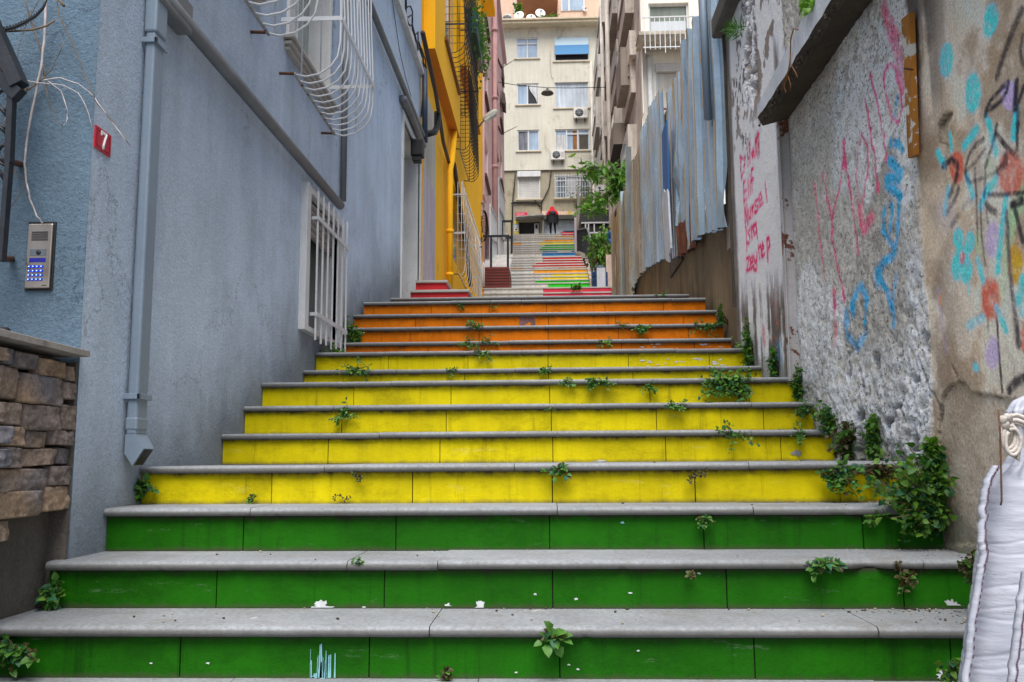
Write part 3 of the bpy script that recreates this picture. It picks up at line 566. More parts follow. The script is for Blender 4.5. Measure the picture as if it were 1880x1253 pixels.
for s, w, a in (([(370,60),(378,340)],.005,.75),([(395,90),(402,300),(420,480)],.005,.7),([(600,130),(630,240),(655,340)],.010,.8),([(440,60),(540,58),(659,45)],.007,.8),([(430,110),(450,145),(490,165)],.011,.85),([(262,20),(240,80),(190,170)],.010,.8),([(490,810),(510,1010),(525,1250)],.006,.95),([(659,1170),(610,1190),(570,1245)],.016,.9),([(590,120),(645,95)],.014,.9),([(222,240),(255,185)],.011,.7),([(438,820),(443,885)],.005,.5),([(430,150),(440,230)],.006,.6)): spray(z5_(s), w, BLK, a, .45)
spray(z5_([(555,170),(565,350),(575,500),(600,760),(615,900),(630,970)]), .011, GRY, .85, .5); spray(z5_([(605,830),(625,960)]), .015, BLK, .8, .5); spray(z5_([(340,90),(290,130)]), .012, GRY, .4, .8); spray(z5_([(170,160),(190,180)]), .05, (.33,.33,.45), .35, .9)
for s in ([(140,640),(150,740)],[(150,760),(190,1000)]): spray(z5_(s), .012, (.30,.24,.40), .35, .8)
spray(z5_([(150,680),(156,715)]), .009, (.55,.18,.02), .6, .7)
# faint colour rubbed on the foot of C
for (x, y, w, cc, a) in ((1402,605,.03,(.45,.03,.04),.6),(1430,640,.05,BLU,.45),(1418,655,.03,(.03,.35,.42),.6),(1412,665,.02,(.5,.03,.04),.6)): spray([(x,y),(x+2,y+25)], w, cc, a, .8)
# dark foot
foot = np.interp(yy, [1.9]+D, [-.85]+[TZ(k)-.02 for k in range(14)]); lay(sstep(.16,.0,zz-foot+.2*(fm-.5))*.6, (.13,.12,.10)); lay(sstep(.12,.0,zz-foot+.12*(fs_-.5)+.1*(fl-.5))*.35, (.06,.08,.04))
rw = MB(); rw.v = np.stack([WX-disp, yy, zz], -1).reshape(-1,3)
c = c*(1.36+.66*inB[...,None]+.44*inA[...,None]+.14*inC[...,None]); c *= 1+inB[...,None]*np.array([-.02,.0,.035]); c = np.clip(c, 0, .88)
idx = np.arange(ny*nz).reshape(ny, nz)
quads = np.stack([idx[:-1,:-1], idx[:-1,1:], idx[1:,1:], idx[1:,:-1]], -1).reshape(-1,4)
def fast_mesh(name, V, Q, colr, mt, parent, alpha=None):
    w = Vector(parent['wloc']); me = bpy.data.meshes.new(name); me.vertices.add(len(V)); me.vertices.foreach_set('co', (V-np.array(w)).astype(np.float32).ravel())
    me.loops.add(Q.size); me.loops.foreach_set('vertex_index', Q.astype(np.int32).ravel()); me.polygons.add(len(Q)); me.polygons.foreach_set('loop_start', np.arange(0, Q.size, 4, dtype=np.int32))
    me.polygons.foreach_set('use_smooth', np.ones(len(Q), bool)); me.materials.append(mt)
    at = me.color_attributes.new('Col', 'FLOAT_COLOR', 'POINT'); at.data.foreach_set('color', np.concatenate([colr.reshape(-1,3), (np.ones(len(V)) if alpha is None else alpha.reshape(-1))[:,None]], 1).astype(np.float32).ravel())
    me.update(calc_edges=True); o = bpy.data.objects.new(name, me); COL.objects.link(o); o.parent = parent; o['wloc'] = list(w); return o
wallR = empty('retaining_wall', (WX,3.5,-.6), 'old plastered wall with red and blue graffiti and sprayed flowers beside the steps', 'wall')
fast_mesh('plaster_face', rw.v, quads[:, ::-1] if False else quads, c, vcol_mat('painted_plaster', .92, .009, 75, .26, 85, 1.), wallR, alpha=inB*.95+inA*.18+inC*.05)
# wall body behind the plaster, cap, ledge and bits fixed to it
g = MB(); g.add([(1.62,1.9,-1.1),(1.62,7.14,-1.1),(1.62,7.14,3.9),(1.62,1.9,3.9)], [(0,1,2,3)]); g.box((1.47,1.86,3.9),(2.4,7.14,3.93))
g.build('wall_core', M['concrete'], wallR)
g = MB(); g.box((1.478,7.139,1.2),(1.9,7.158,3.62)); g.build('wall_end', mat('dark_weathered_edge', (.085,.07,.055), .95, .4, 4, .4, .2, 60, .006, 40), wallR)
LEDGE = mat('stained_shade_dark_soffit', (.06,.048,.033), .9, .45, 3, 0, .25, 70, .006, 35, dirt=.35, dirtc=(.02,.018,.014))  # stained concrete; base colour darkened to hold the shade under the slab
LEDGEW = mat('flaking_white_ledge_face', (.62,.64,.68), .85, .12, 2, .3, .1, 70, .004, 40, dirt=.15, dirtc=(.2,.17,.13), chip=((.10,.08,.06), 9, .66))
xo = pY(1392,236,5.36).x
def ledge():
    mb = MB(); n = 60; prof = []
    for i in range(n+1):
        t = i/n; y = 5.37-(5.37-1.9)*t; r1 = mnoise.noise(Vector((y*9,2,1)))*.012+mnoise.noise(Vector((y*30,2,5)))*.008; r2 = mnoise.noise(Vector((y*8,6,1)))*.012
        zb = pY(1392,236,5.36).z+r1; zi = 2.10+r2*.4
        if i < 6: zb += .03*(1-i/6.)*.6
        zt = pY(1388,198,5.36).z+.02+.16*t
        prof.append([(1.53,y,zt+.03),(xo+.004,y,zt),(xo+r2,y,zb+.055+r2*2),(xo+.03+r1*1.5,y,zb),(1.53,y,zi-.02)])
    vs = [p for q in prof for p in q]
    mb.add(vs, [(i*5+j,(i+1)*5+j,(i+1)*5+j+1,i*5+j+1) for i in range(n) for j in (0,1)], 1, False)
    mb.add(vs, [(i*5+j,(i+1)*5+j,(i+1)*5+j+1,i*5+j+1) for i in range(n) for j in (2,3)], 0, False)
    mb.add(prof[0], [(0,1,2,3,4)], 0); mb.add(prof[-1], [(4,3,2,1,0)], 0)
    # crumbled aggregate along the lower arris
    for i in range(260):
        y = rnd.uniform(1.95,5.36); zb = pY(1392,236,5.36).z; s = rnd.uniform(.003,.010); c_ = (xo+rnd.uniform(-.004,.02), y, zb+rnd.uniform(0,.04))
        mb.lathe([(.001,-s),(s*.8,-s*.4),(s,0),(s*.6,s*.6),(.001,s)], c_, (rnd.uniform(-1,1),rnd.uniform(-1,1),1), 7, 0)
    return mb
o = ledge().build('ledge_slab', [LEDGE, LEDGEW], wallR); o['label'] = 'broken concrete ledge with a stained underside coloured dark as in shade'
g = MB(); a = pX(1466,212,1.455); b = pX(1486,690,1.455); g.box((1.435,5.405,b.z),(1.50,5.43,2.12)); g.box((1.432,5.385,b.z),(1.4385,5.432,2.10))
g.build('angle_iron', mat('rust_flecked_white_iron', (.52,.50,.50), .7, .2, 3, .3, .1, 60, .002, 50, chip=((.15,.06,.035), 5, .60)), wallR)
# capping stone at the far top corner
a = pX(1335,30,1.46); g = MB(); g.bbox((1.40,6.35,a.z-.02),(2.2,7.22,a.z+.16), .02); g.bbox((1.43,2.0,3.93),(2.3,6.34,4.07), .02)
g.build('coping', mat('dark_weathered_coping', (.12,.11,.095), .9, .35, 3, 0, .2, 60, .005, 40, dirt=.3), wallR)
# narrow board nailed upright to the wall
WB = mat('peeling_orange_board', (.42,.17,.025), .7, .3, 2.5, .7, .12, 80, .0012, 60, chip=((.58,.56,.52), 5, .535))
tp, bt = pX(1664,30,1.462), pX(1676,288,1.462); g = MB()
g.prism([(1.462,tp.y-.030,tp.z),(1.462,tp.y+.052,tp.z+.012),(1.462,bt.y+.048,bt.z+.01),(1.462,bt.y-.030,bt.z),(1.462,bt.y-.01,bt.z+.006)], (.022,0,0))
brd = empty('nailed_board', (1.47,tp.y,bt.z), 'narrow upright wooden board with peeling orange paint nailed to the plaster wall', 'board'); g.build('plank', WB, brd)
g = MB(); p = pX(1684,130,1.49); g.tube([p, p+Vector((-.06,-.02,.002))], .0045, 6); g.build('nail', M['rust'], brd)

# ---------------- brown wall under the tin fence
DW = N('brown_streaked_wall'); n = DW
a = n.noise(1.4, 5, .6); col = n.ramp(a, (.3,(.14,.10,.065)), (.7,(.30,.22,.13))); s = n.noise(5, 5, .7, (1,1,.1), 3); col = n.mix(.7, col, n.ramp(s, (.3,.45), (.65,1.25)), 'MULTIPLY')
q = n.noise(4.5, 6, .7, (1,1,.6), 6); col = n.mix(n.ramp(q, (.60,0), (.66,.6)), col, (.035,.035,.04)); q = n.noise(3.5, 6, .7, seed=11); col = n.mix(n.ramp(q, (.66,0), (.69,.6)), col, (.32,.08,.03)); q = n.noise(3.1, 6, .7, seed=15); col = n.mix(n.ramp(q, (.68,0), (.71,.5)), col, (.04,.09,.14))
n.bump(n.noise(40, 5, .7), .006); n.out(col, .92, 0, .2)
fbase = [(7.15,1.78),(7.9,1.93),(8.7,2.13),(9.3,2.22),(11,2.50),(12.8,2.72),(14.8,2.92),(20,3.55)]
def fz(y): return float(np.interp(y, [q[0] for q in fbase], [q[1] for q in fbase]))
g = MB(); ys = np.linspace(7.17, 20.2, 60); vs = []
for y in ys: vs += [(1.53+.02*mnoise.noise(Vector((y*2,0,0))),y,.4),(1.53+.03*mnoise.noise(Vector((y*2,5,0))),y,fz(y)*.55+.5),(1.52,y,fz(y)+.30)]
g.add(vs, [(3*i+j,3*i+j+1,3*i+j+4,3*i+j+3) for i in range(len(ys)-1) for j in (0,1)], 0, True)
uw = empty('brown_wall', (1.52,7.2,1), 'stained brown retaining wall below the corrugated tin fence', 'wall'); g.build('wall_face', DW.mat, uw)

# ---------------- corrugated tin fence
fence = empty('tin_fence', (1.5,7.2,1.9), 'tall patched fence of dented galvanised corrugated sheets with rusty lower edges', 'fence')
def sheet(name, y0, y1, zb, zt, pitch, amp, mt, lean=0., x=1.46, dents=0, rag=0.0, prof='trap', label=None, seed=0, rustb=0.):
    """profiled sheet standing on x=const; zb/zt are (near, far) heights, lean shifts the top along the fence"""
    n = max(6, int((y1-y0)/pitch*12)); m = 18; V = []; rr = random.Random(seed)
    for i in range(n+1):
        t = i/n; y = y0+(y1-y0)*t; ph = ((y-y0)/pitch) % 1
        if prof == 'trap': h = 0 if ph < .42 else (ph-.42)/.1 if ph < .52 else 1 if ph < .86 else 1-(ph-.86)/.14
        else: h = .5-.5*math.cos(2*math.pi*ph)
        jag = rr.uniform(-rag, rag); b = zb[0]+(zb[1]-zb[0])*t+jag; tt = zt[0]+(zt[1]-zt[0])*t+(rr.uniform(-.015,.015))
        if isinstance(zt, tuple) and len(zt) == 3: tt = zt[0]+(zt[1]-zt[0])*(int(t*zt[2])/max(1,zt[2]-1))
        for j in range(m+1):
            s = j/m; z = b+(tt-b)*s; d = amp*h
            d += .018*mnoise.noise(Vector((y*1.6,z*1.1,seed)))
            if dents: d += dents*mnoise.noise(Vector((y*4.5,z*2.6,seed+3)))*max(0, mnoise.noise(Vector((y*1.1,z*.8,seed+8))))*2.4
            V.append((x-d, y+lean*(s-.2)*(zt[0]-zb[0])*.3, z))
    mb = MB(); mb.add(V, [(i*(m+1)+j,(i+1)*(m+1)+j,(i+1)*(m+1)+j+1,i*(m+1)+j+1) for i in range(n) for j in range(m)], 0, False)
    ms = [mt]
    if rustb:
        ms.append(M['rust_edge'])
        for q in range(len(mb.f)):
            if q % m < rustb*m+rr.uniform(-1.2,1.2): mb.m[q] = 1
    o = mb.build(name, ms, fence, fix=False)
    if label: o['label'] = label
    return o
Z = M['zinc']
def ftop(x, y, X=1.46): p = pX(x, y, X); return p.z
sheet('corrugated_sheet', 7.165, 8.02, (1.86,2.02), (4.15,4.35), .27, .055, Z, 0, 1.475, .05, .008, seed=1)
sheet('corrugated_sheet', 7.95, 8.98, (2.02,2.10), (4.15,4.25), .31, .06, Z, .03, 1.45, .09, .01, seed=2, label='badly dented corrugated sheet')
sheet('corrugated_sheet', 8.55, 9.65, (2.02,2.18), (4.00,4.20), .28, .055, Z, .02, 1.47, .06, .012, seed=3, rustb=.12, label='corrugated sheet with a rusted ragged foot')
sheet('corrugated_sheet', 9.55, 10.28, (2.17,2.30), (4.15,4.30), .24, .05, Z, 0, 1.475, .03, .01, seed=4)
sheet('corrugated_sheet', 10.72, 12.05, (2.42,2.62), (4.55,4.85), .20, .035, Z, 0, 1.46, .02, .012, seed=5)
sheet('corrugated_sheet', 12.0, 13.2, (2.62,2.78), (4.75,4.90), .21, .035, Z, 0, 1.45, .02, .015, seed=6)
sheet('corrugated_sheet', 13.15, 14.6, (2.78,2.93), (4.72,4.95), .22, .035, M['zinc_old'], .03, 1.47, .02, .02, seed=7, label='brownish rusted corrugated sheet')
sheet('corrugated_sheet', 14.5, 15.5, (2.9,2.75), (4.95,5.05), .25, .035, Z, -.06, 1.46, .03, .03, seed=8)
for i, (ya, yb, z0, z1, mt, am) in enumerate([(15.4,16.2,2.72,4.75,'zinc_old',.03),(16.15,16.9,2.9,4.95,'zinc_old',.03),(16.85,17.6,3.0,4.9,'zinc',.03),(17.55,18.3,3.15,5.15,'zinc_old',.025),(18.25,19.1,3.2,5.05,'wood_old',.0),(19.05,19.9,3.35,5.35,'zinc_old',.03)]):
    sheet('corrugated_sheet' if mt != 'wood_old' else 'board', ya, yb, (z0,z0+.08), (z1,z1+.12), .3, am, M[mt], .02, 1.47, .02, .02, seed=20+i)
for (a, b, c_, d_) in (((1.40,15.1,3.9),(1.38,14.6,5.2),.10,.02),((1.42,16.6,2.9),(1.42,16.5,5.0),.06,.03)): g = MB(); g.bar(a, b, c_, d_); g.build('bent_strip', M['zinc_bright'], fence)
g = MB(); g.box((1.485,7.162,1.7),(1.62,7.32,4.3)); g.build('end_post', M['right_dark'], fence); g = MB(); g.box((1.50,9.9,2.2),(1.53,10.9,4.3), 0); g.box((1.345,9.68,2.95),(1.36,10.12,3.75), 1); g.build('blue_panel', [M['black'], M['blue_board']], fence)['label'] = 'bright blue sheet filling a gap in the fence'
g = MB(); g.prism([(1.335,y_,z_) for y_, z_ in ((9.58,2.26),(9.72,2.22),(9.74,2.14),(10.0,2.22),(10.18,2.95),(10.0,3.05),(9.9,2.98),(9.7,2.96))], (.02,0,0)); g.build('white_panel', M['white_board'], fence)['label'] = 'scuffed white board low in the gap'
g = MB(); g.tube([(1.40,7.5,2.9),(1.37,7.42,4.6)], .035, 8); g.build('post', M['pipe_blue'], fence)
g = MB()
for z in (2.7,3.8):
    for k in range(4): g.bar((1.52,7.2+k*2.0,z+.13*k*2),(1.52,9.2+k*2.0,z+.13*(k*2+2)),.05,.05)
g.build('rail', M['wood_old'], fence)

# ------------------------------------------------------------------ blue-grey house on the left
BX = -1.76; BY = 3.29
bh = empty('blue_house', (BX,BY,-.4), 'blue-grey stuccoed house with barred windows and wall pipes along the left of the steps', 'house')
win1 = (6.30, 7.32, pX(570,602,BX).z-.02, pX(570,366,BX).z)
win2 = (5.78, 6.86, 2.86, 4.35); door = (10.58, 12.02, 1.55, 4.18)
win0 = (3.95, 5.05, 2.86, 4.35)
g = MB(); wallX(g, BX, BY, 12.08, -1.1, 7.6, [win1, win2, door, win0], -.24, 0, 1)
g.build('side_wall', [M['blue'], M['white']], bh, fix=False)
g = MB(); wallY(g, BY, -6, BX-.0005, -1.1, 7.6); g.build('front_wall', M['blue_front'], bh, fix=False)['label'] = 'deeper blue front wall around the corner'
g = MB(); g.box((-6,BY-.15,7.6),(BX+.12,12.08,7.75)); g.box((-6,BY+.25,-1.1),(-2.1,12.0,7.5)); g.build('roof_edge', M['pipe_grey'], bh)
def pane(nm, hole, par, mt, X=BX, dep=.16):
    g = MB(); g.add([(X-dep,hole[0],hole[2]),(X-dep,hole[1],hole[2]),(X-dep,hole[1],hole[3]),(X-dep,hole[0],hole[3])], [(0,1,2,3)]); return g.build(nm, mt, par, fix=False)
# low window
w = MB(); a, b, c_, d_ = win1
for (p, q) in (((a-.10,c_-.04),(a,d_+.06)), ((b,c_-.04),(b+.05,d_+.06)), ((a,d_),(b,d_+.05)), ((a,c_-.04),(b,c_))): w.bbox((BX-.05,p[0],p[1]),(BX+.048,q[0],q[1]), .004)
wo = w.build('window', M['white'], bh); wo['label'] = 'low window with a straight white grille'
pane('glass', win1, wo, mat('dusty_dark_glass', (.13,.145,.13), .35, .3, 1.2, .4, .1, 50, 0), dep=.17)
g = MB()
for i in range(5): g.tube([(BX-.02-.01*i,a+.01,d_-.03-.045*i),(BX-.02-.01*i,b-.01,d_-.03-.045*i)], .026, 10)
g.build('roller_shutter', mat('brownish_shutter_roll', (.34,.30,.27), .6, .15, 3, .2, .05, 40, 0), wo)
g = MB(); gx = BX+.072
for k in range(7):
    y = 6.40+(7.36-6.40)*k/6; zt = 1.985+.004*k
    g.box((gx-.006,y-.007,c_-.09-.01*(k%2)),(gx+.006,y+.007,zt))
for z in (c_+.10, d_-.16): g.box((gx+.0065,6.38,z-.017),(gx+.0125,7.38,z+.017)); g.box((BX+.03,6.385,z-.012),(gx+.0065,6.40,z+.012)); g.box((BX,7.36,z-.012),(gx+.0065,7.375,z+.012))
g.build('grille', M['white_metal'], wo)
# bellied grilles
BARM = mat('rust_spotted_bar', (.36,.36,.35), .6, .2, 5, 0, .1, 60, .001, 60, chip=((.13,.06,.03), 16, .55))
def belly(par, y0, y1, n, zb, zt, xw, xo, mt, r=.0065, hoop=(), side=True, name='bellied_grille', seed=0):
    g = MB(); P = [(xw+.10,zb),(xw+.10+(xo-xw-.1)*.25,zb-.018),(xw+.10+(xo-xw-.1)*.55,zb+.0),(xw+.10+(xo-xw-.1)*.80,zb+.05),(xw+.10+(xo-xw-.1)*.95,zb+.12),(xo,zb+.22),(xo,zb+.45),(xo-.02,zb+.9),(xo-.05,zt)]
    for k in range(n):
        y = y0+(y1-y0)*k/(n-1); g.tube([(x, y, z) for x, z in P], r, 6)
    g.tube([(xw+.10,y0-.015,zb),(xw+.10,y1+.015,zb)], .011, 6, 2)
    for y in (y0,y1): g.tube([(xw-.02,y-.012,zb+.005),(xw+.10,y-.012,zb)], .010, 6, 1)
    for z in hoop:
        g.box((xo+.005,y0-.01,z-.018),(xo+.012,y1+.01,z+.018))
        for y in (y0-.004,y1+.004): g.box((xw-.02,y-.004,z-.015),(xo+.005,y+.004,z+.015))
    if side:
        for y in (y0,y1):
            for f in (.36,.68): x = xw+(xo-xw)*f; g.tube([(x,y,zb-.0 if f < .5 else zb+.01),(x,y,zt)], r*.9, 6)
    return g.build(name, [mt, M['rust'], BARM], par)
for i, (h, ya, yb) in enumerate(((win2, 5.62, 6.72), (win0, 3.80, 5.04))):
    w = MB(); a, b, c_, d_ = h
    for (p, q) in (((a-.05,c_-.02),(a,d_+.05)), ((b,c_-.02),(b+.05,d_+.05)), ((a,d_),(b,d_+.05))): w.bbox((BX-.04,p[0],p[1]),(BX+.02,q[0],q[1]), .004)
    for k, (dx, zz_) in enumerate(((.075,0),(.055,-.035),(.035,-.065))): w.bbox((BX-.2,a-.11+.02*k,c_+zz_-.028),(BX+dx,b+.11-.02*k,c_+zz_), .006, 1)
    wo = w.build('window', [M['white'], mat('moulded_sill', (.46,.43,.39), .8, .15, 3, .2, .08, 60, .001, 60)], bh); wo['label'] = ('upper window with a bellied white grille', 'upper window nearest the corner, behind a bellied grille')[i]
    pane('glass', h, wo, mat('pale_green_curtained_glass', (.36,.40,.37), .25, .15, 1.5, .5, .04, 40, 0, spec=.5))
    g = MB(); g.box((BX-.16,(a+b)/2-.03,c_),(BX-.10,(a+b)/2+.03,d_)); g.build('frame', M['white'], wo)
    belly(wo, ya, yb, 11, 2.545, 4.6, BX, BX+.40, M['white_metal'], hoop=(2.93,3.9))
# door recess
g = MB(); a, b, c_, d_ = door
for (p, q) in (((a-.09,c_),(a,d_+.09)), ((b,c_),(b+.055,d_+.09)), ((a,d_),(b,d_+.09))): g.bbox((BX-.02,p[0],p[1]),(BX+.022,q[0],q[1]), .004)
do = g.build('door_frame', M['white'], bh); g = MB(); g.box((BX-.30,a,c_),(BX-.241,b,d_)); g.build('door', M['greyshutter'], do)
# rectangular downpipe with clamps and shoe
g = MB(); e0, e1 = pY(233,500,3.70).x, pY(272,500,3.70).x; yA, yB = 3.66, 3.76; zt = pY(270,62,3.68).z; zb = pY(235,800,3.70).z
e1 = e1+.0; e0 = max(e0, BX+.012)
g.bbox((e0,yA,zb),(e1,yB,zt), .010); g.bbox((e0-.006,yA-.006,zt-.002),(e1+.006,yB+.006,zt+.17), .010); g.bbox((e0-.003,yA-.003,zb+.02),(e1+.003,yB+.003,zb+.075), .008)
sh_ = [(e0,zb+.004),(e1,zb+.004),(e1+.035,zb-.055),(e1-.01,zb-.125),(e0,zb-.075)]
g.prism([(x,yA,z) for x, z in sh_], (0,yB-yA,0))
dp = g.build('downpipe', M['pipe_blue'], bh); dp['label'] = 'square blue-grey rainwater downpipe'
g = MB(); g.add([(e1+.0355,yA+.012,zb-.06),(e1-.006,yA+.012,zb-.122),(e1-.006,yB-.012,zb-.122),(e1+.0355,yB-.012,zb-.06)], [(0,1,2,3)]); g.build('outlet', M['black'], dp)
for z in (pY(250,75,3.66).z, pY(240,728,3.66).z):
    g = MB(); g.bbox((BX-.01,yA-.012,z-.012),(e1+.012,yA-.0005,z+.012), .002); g.bbox((e1+.0005,yA-.012,z-.012),(e1+.012,yB+.01,z+.012), .002); g.build('clamp', M['pipe_blue'], dp)
def wpipe(name, pts, r, mt=None, X=None, n=10):
    g = MB(); g.tube(pts, r, n); return g.build(name, mt or M['pipe_grey'], bh)
A_, B_ = pX(318,15,BX+.05), pX(625,378,BX+.05); wpipe('wall_pipe', [A_+(A_-B_)*.03, B_], .036)['label'] = 'thick grey pipe along the house wall'
g = MB(); g.bbox((e0-.01,yA-.01,zt+.15),(e1+.02,yB+.25,zt+.30), .012); g.build('pipe_elbow', M['pipe_grey'], bh)
for px, r in ((628,.020),(633,.012)): p = pX(px,370,BX+.03); wpipe('thin_pipe', [p, p+Vector((0,0,2.1))], r, n=8)
A_, B_ = pX(676,0,BX+.05), pX(777,250,BX+.05); wpipe('wall_pipe', [A_+(A_-B_)*.6, B_], .035)
A_, B_ = pX(741,182,BX+.05), pX(777,268,BX+.05); wpipe('wall_pipe', [A_+Vector((-.05,0,0)), A_, B_], .045)
A_, B_ = pX(728,-5,BX+.03), pX(776,136,BX+.03); g = MB(); g.bar(A_+(A_-B_)*.5, B_, .07, .11); g.build('cable_tray', M['white'], bh)
for k in range(3):
    A_, B_ = pX(738+3*k,-5,BX+.07), pX(779+k,118,BX+.07); pts = [A_+(B_-A_)*t+Vector((.015*math.sin(t*23+k),0,.09*math.sin(t*17+k*2))) for t in np.linspace(-.3,1,24)]; wpipe('cable', pts+[pX(783,132,BX+.08), pX(776,180,BX+.04), pX(773,215,BX+.03)], .010, M['cable'], n=5)
wpipe('cable', [pX(720,0,BX+.012), pX(733,90,BX+.012), pX(744,140,BX+.012), pX(755,178,BX+.012)], .004, M['cable'], n=4)
p = pX(770,278,BX+.1); g = MB(); g.bbox((BX+.0,p.y-.12,p.z-.09),(BX+.16,p.y+.06,p.z+.13), .015); g.bbox((BX+.02,p.y-.10,p.z-.16),(BX+.13,p.y+.04,p.z-.09), .01); g.build('junction_box', M['black'], bh)
g = MB(); p0, p1 = pX(780,128,BX+.07), pX(780,262,BX+.07); g.tube([p0,p1], .040, 8); g.build('rain_pipe', M['navy'], bh)
g = MB(); g.tube([pX(803,206,BX+.14), pX(803,232,BX+.14), pX(798,243,BX+.12), pX(786,246,BX+.08)], .05, 8); g.build('soil_elbow', M['black'], bh)

# house number plate
sp = empty('number_plate', (BX,3.36,1.25), 'small red enamel house number plate with a white 7', 'sign')
c4 = [pX(175,230,BX+.004), pX(204.5,248.5,BX+.004), pX(203.5,291,BX+.004), pX(173.5,271,BX+.004)]
ya, yb = c4[0].y, c4[1].y; zt_, zb_ = (c4[0].z+c4[1].z)/2, (c4[2].z+c4[3].z)/2
REDE = mat('red_enamel', (.50,.008,.03), .25, .08, 5, 0, .02, 60, 0, spec=.5)
g = MB(); g.bbox((BX+.0005,ya,zb_),(BX+.006,yb,zt_), .003); g.build('plate', REDE, sp)
fr = MB(); i_ = .012
for (p, q) in (((ya+i_,zt_-i_-.003),(yb-i_,zt_-i_)), ((ya+i_,zb_+i_),(yb-i_,zb_+i_+.003)), ((ya+i_,zb_+i_+.003),(ya+i_+.003,zt_-i_-.003)), ((yb-i_-.003,zb_+i_+.003),(yb-i_,zt_-i_-.003))): fr.box((BX+.006,p[0],p[1]),(BX+.0075,q[0],q[1]))
fr.build('raised_border', mat('dark_red_enamel', (.30,.005,.02), .25, .08, 5, 0, .02, 60, 0, spec=.5), sp)
cy, cz = (ya+yb)/2, (zt_+zb_)/2; s = .032
g = MB(); g.bar((BX+.0072,cy-.022,cz+s),(BX+.0072,cy+.022,cz+s),.004,.011); g.bar((BX+.0074,cy-.019,cz+s+.004),(BX+.0074,cy-.019,cz+s-.014),.004,.007)
g.tube([(BX+.0072,cy+.018,cz+s),(BX+.0072,cy+.009,cz+.008),(BX+.0072,cy+.001,cz-.015),(BX+.0072,cy-.003,cz-s-.002)], .0055, 6); g.build('numeral', mat('white_enamel', (.8,.8,.8), .3, .03, 3, 0, 0, 60, 0), sp)

# intercom
ip = [pY(*q, BY-.004) for q in ((54,413),(99,413),(50,531),(95,531))]
xa, xb = (ip[0].x+ip[2].x)/2, (ip[1].x+ip[3].x)/2; za, zb2 = ip[2].z, ip[0].z
ic = empty('door_intercom', (xa,BY,za), 'brushed steel door intercom with a lit blue keypad on the blue wall', 'intercom')
W_, H_ = xb-xa, zb2-za
g = MB(); g.box((xa-.006,BY-.006,za-.006),(xb+.006,BY-.0005,zb2+.010)); g.build('recess_rim', M['black'], ic)
g = MB(); g.bbox((xa,BY-.018,za),(xb,BY-.0065,zb2), .004); g.build('face_plate', M['steel'], ic)
g = MB()
for k in range(5): z = za+H_*(.865-.030*k); g.box((xa+W_*.17,BY-.0195,z-.0022),(xb-W_*.17,BY-.0181,z+.0022))
g.build('speaker_slot', M['black'], ic)
g = MB(); g.box((xa+W_*.14,BY-.0195,za+H_*.50),(xb-W_*.2,BY-.0181,za+H_*.60)); o = g.build('camera_window', mat('smoked_cover', (.10,.12,.15), .15, .2, 3, 0, 0, 60, 0, spec=.6), ic)
g = MB(); g.lathe([(.001,.004),(.007,.004),(.010,.0)], (xa+W_*.5,BY-.0195,za+H_*.55), (0,-1,0), 14); g.build('lens', M['black'], o)
def emis(name, c, st):
    n = N(name); n.out(c, .4); n.b.inputs['Emission Color'].default_value = (*c, 1); n.b.inputs['Emission Strength'].default_value = st; return n.mat
g = MB(); g.box((xa+W_*.14,BY-.0195,za+H_*.40),(xb-W_*.2,BY-.0181,za+H_*.465)); g.build('display', emis('blue_display', (.01,.012,.16), .6), ic)
g = MB(); g2 = MB()
for r_ in range(4):
    for c_ in range(4): x = xa+W_*(.16+.165*c_); z = za+H_*(.33-.066*r_); g.box((x-.005,BY-.0205,z-.0045),(x+.0065,BY-.0181,z+.0045)); g2.box((x-.003,BY-.0215,z-.001),(x+.001,BY-.0206,z+.003))
o = g.build('keypad', emis('blue_key', (.01,.02,.35), .7), ic); g2.build('key_lamp', emis('key_light', (.25,.45,1.), 2.2), o)
g = MB(); g.box((xb-W_*.30,BY-.0190,za+H_*.035),(xb-W_*.12,BY-.0181,za+H_*.047)); g.build('maker_badge', M['black'], ic)

# low stone-clad wall
sw = empty('stone_wall', (-1.9,2.9,-.52), 'low wall clad in rough brown and grey stones with a flat capstone', 'wall')
g = MB(); g.box((-2.06,1.7,-1.1),(-1.832,BY-.006,.385)); g.box((-1.8318,BY-.016,-.7),(-1.7635,BY-.001,.37), 0); g.build('base', mat('mossy_brown_render', (.115,.10,.085), .92, .35, 2.5, .3, .2, 80, .006, 40, dirt=.2, dirtc=(.05,.06,.035)), sw)
g = MB(); g.prism([(-2.12,1.6,.43),(-1.735,1.6,.43),(-1.715,1.6,.424),(-1.715,1.6,.403),(-2.12,1.6,.403)], (0,BY-.012-1.6,-.012)); g.build('capstone', mat('beige_capstone', (.31,.285,.26), .85, .2, 3, .1, .12, 60, .003, 50, dirt=.2), sw)
stones = [(0,60,180,265),(64,200,203,288),(203,372,238,335),(374,468,282,362),(0,104,272,458),(104,345,322,488),(345,464,371,464),(0,116,470,598),(118,330,486,630),(326,440,487,630),(0,134,602,714),(138,270,630,724),(272,460,634,714),(0,108,722,838),(112,312,728,824),(318,438,726,814),(-60,280,838,970),(275,406,820,930),(-60,238,957,1110),(243,405,930,1068),(-40,58,1122,1238)]
SC_ = .3352; V = []; F = []; CC = []; rr = random.Random(5)
tones = [(.25,.195,.16),(.19,.16,.155),(.19,.175,.19),(.30,.22,.165),(.18,.175,.20),(.22,.175,.15),(.34,.24,.165)]
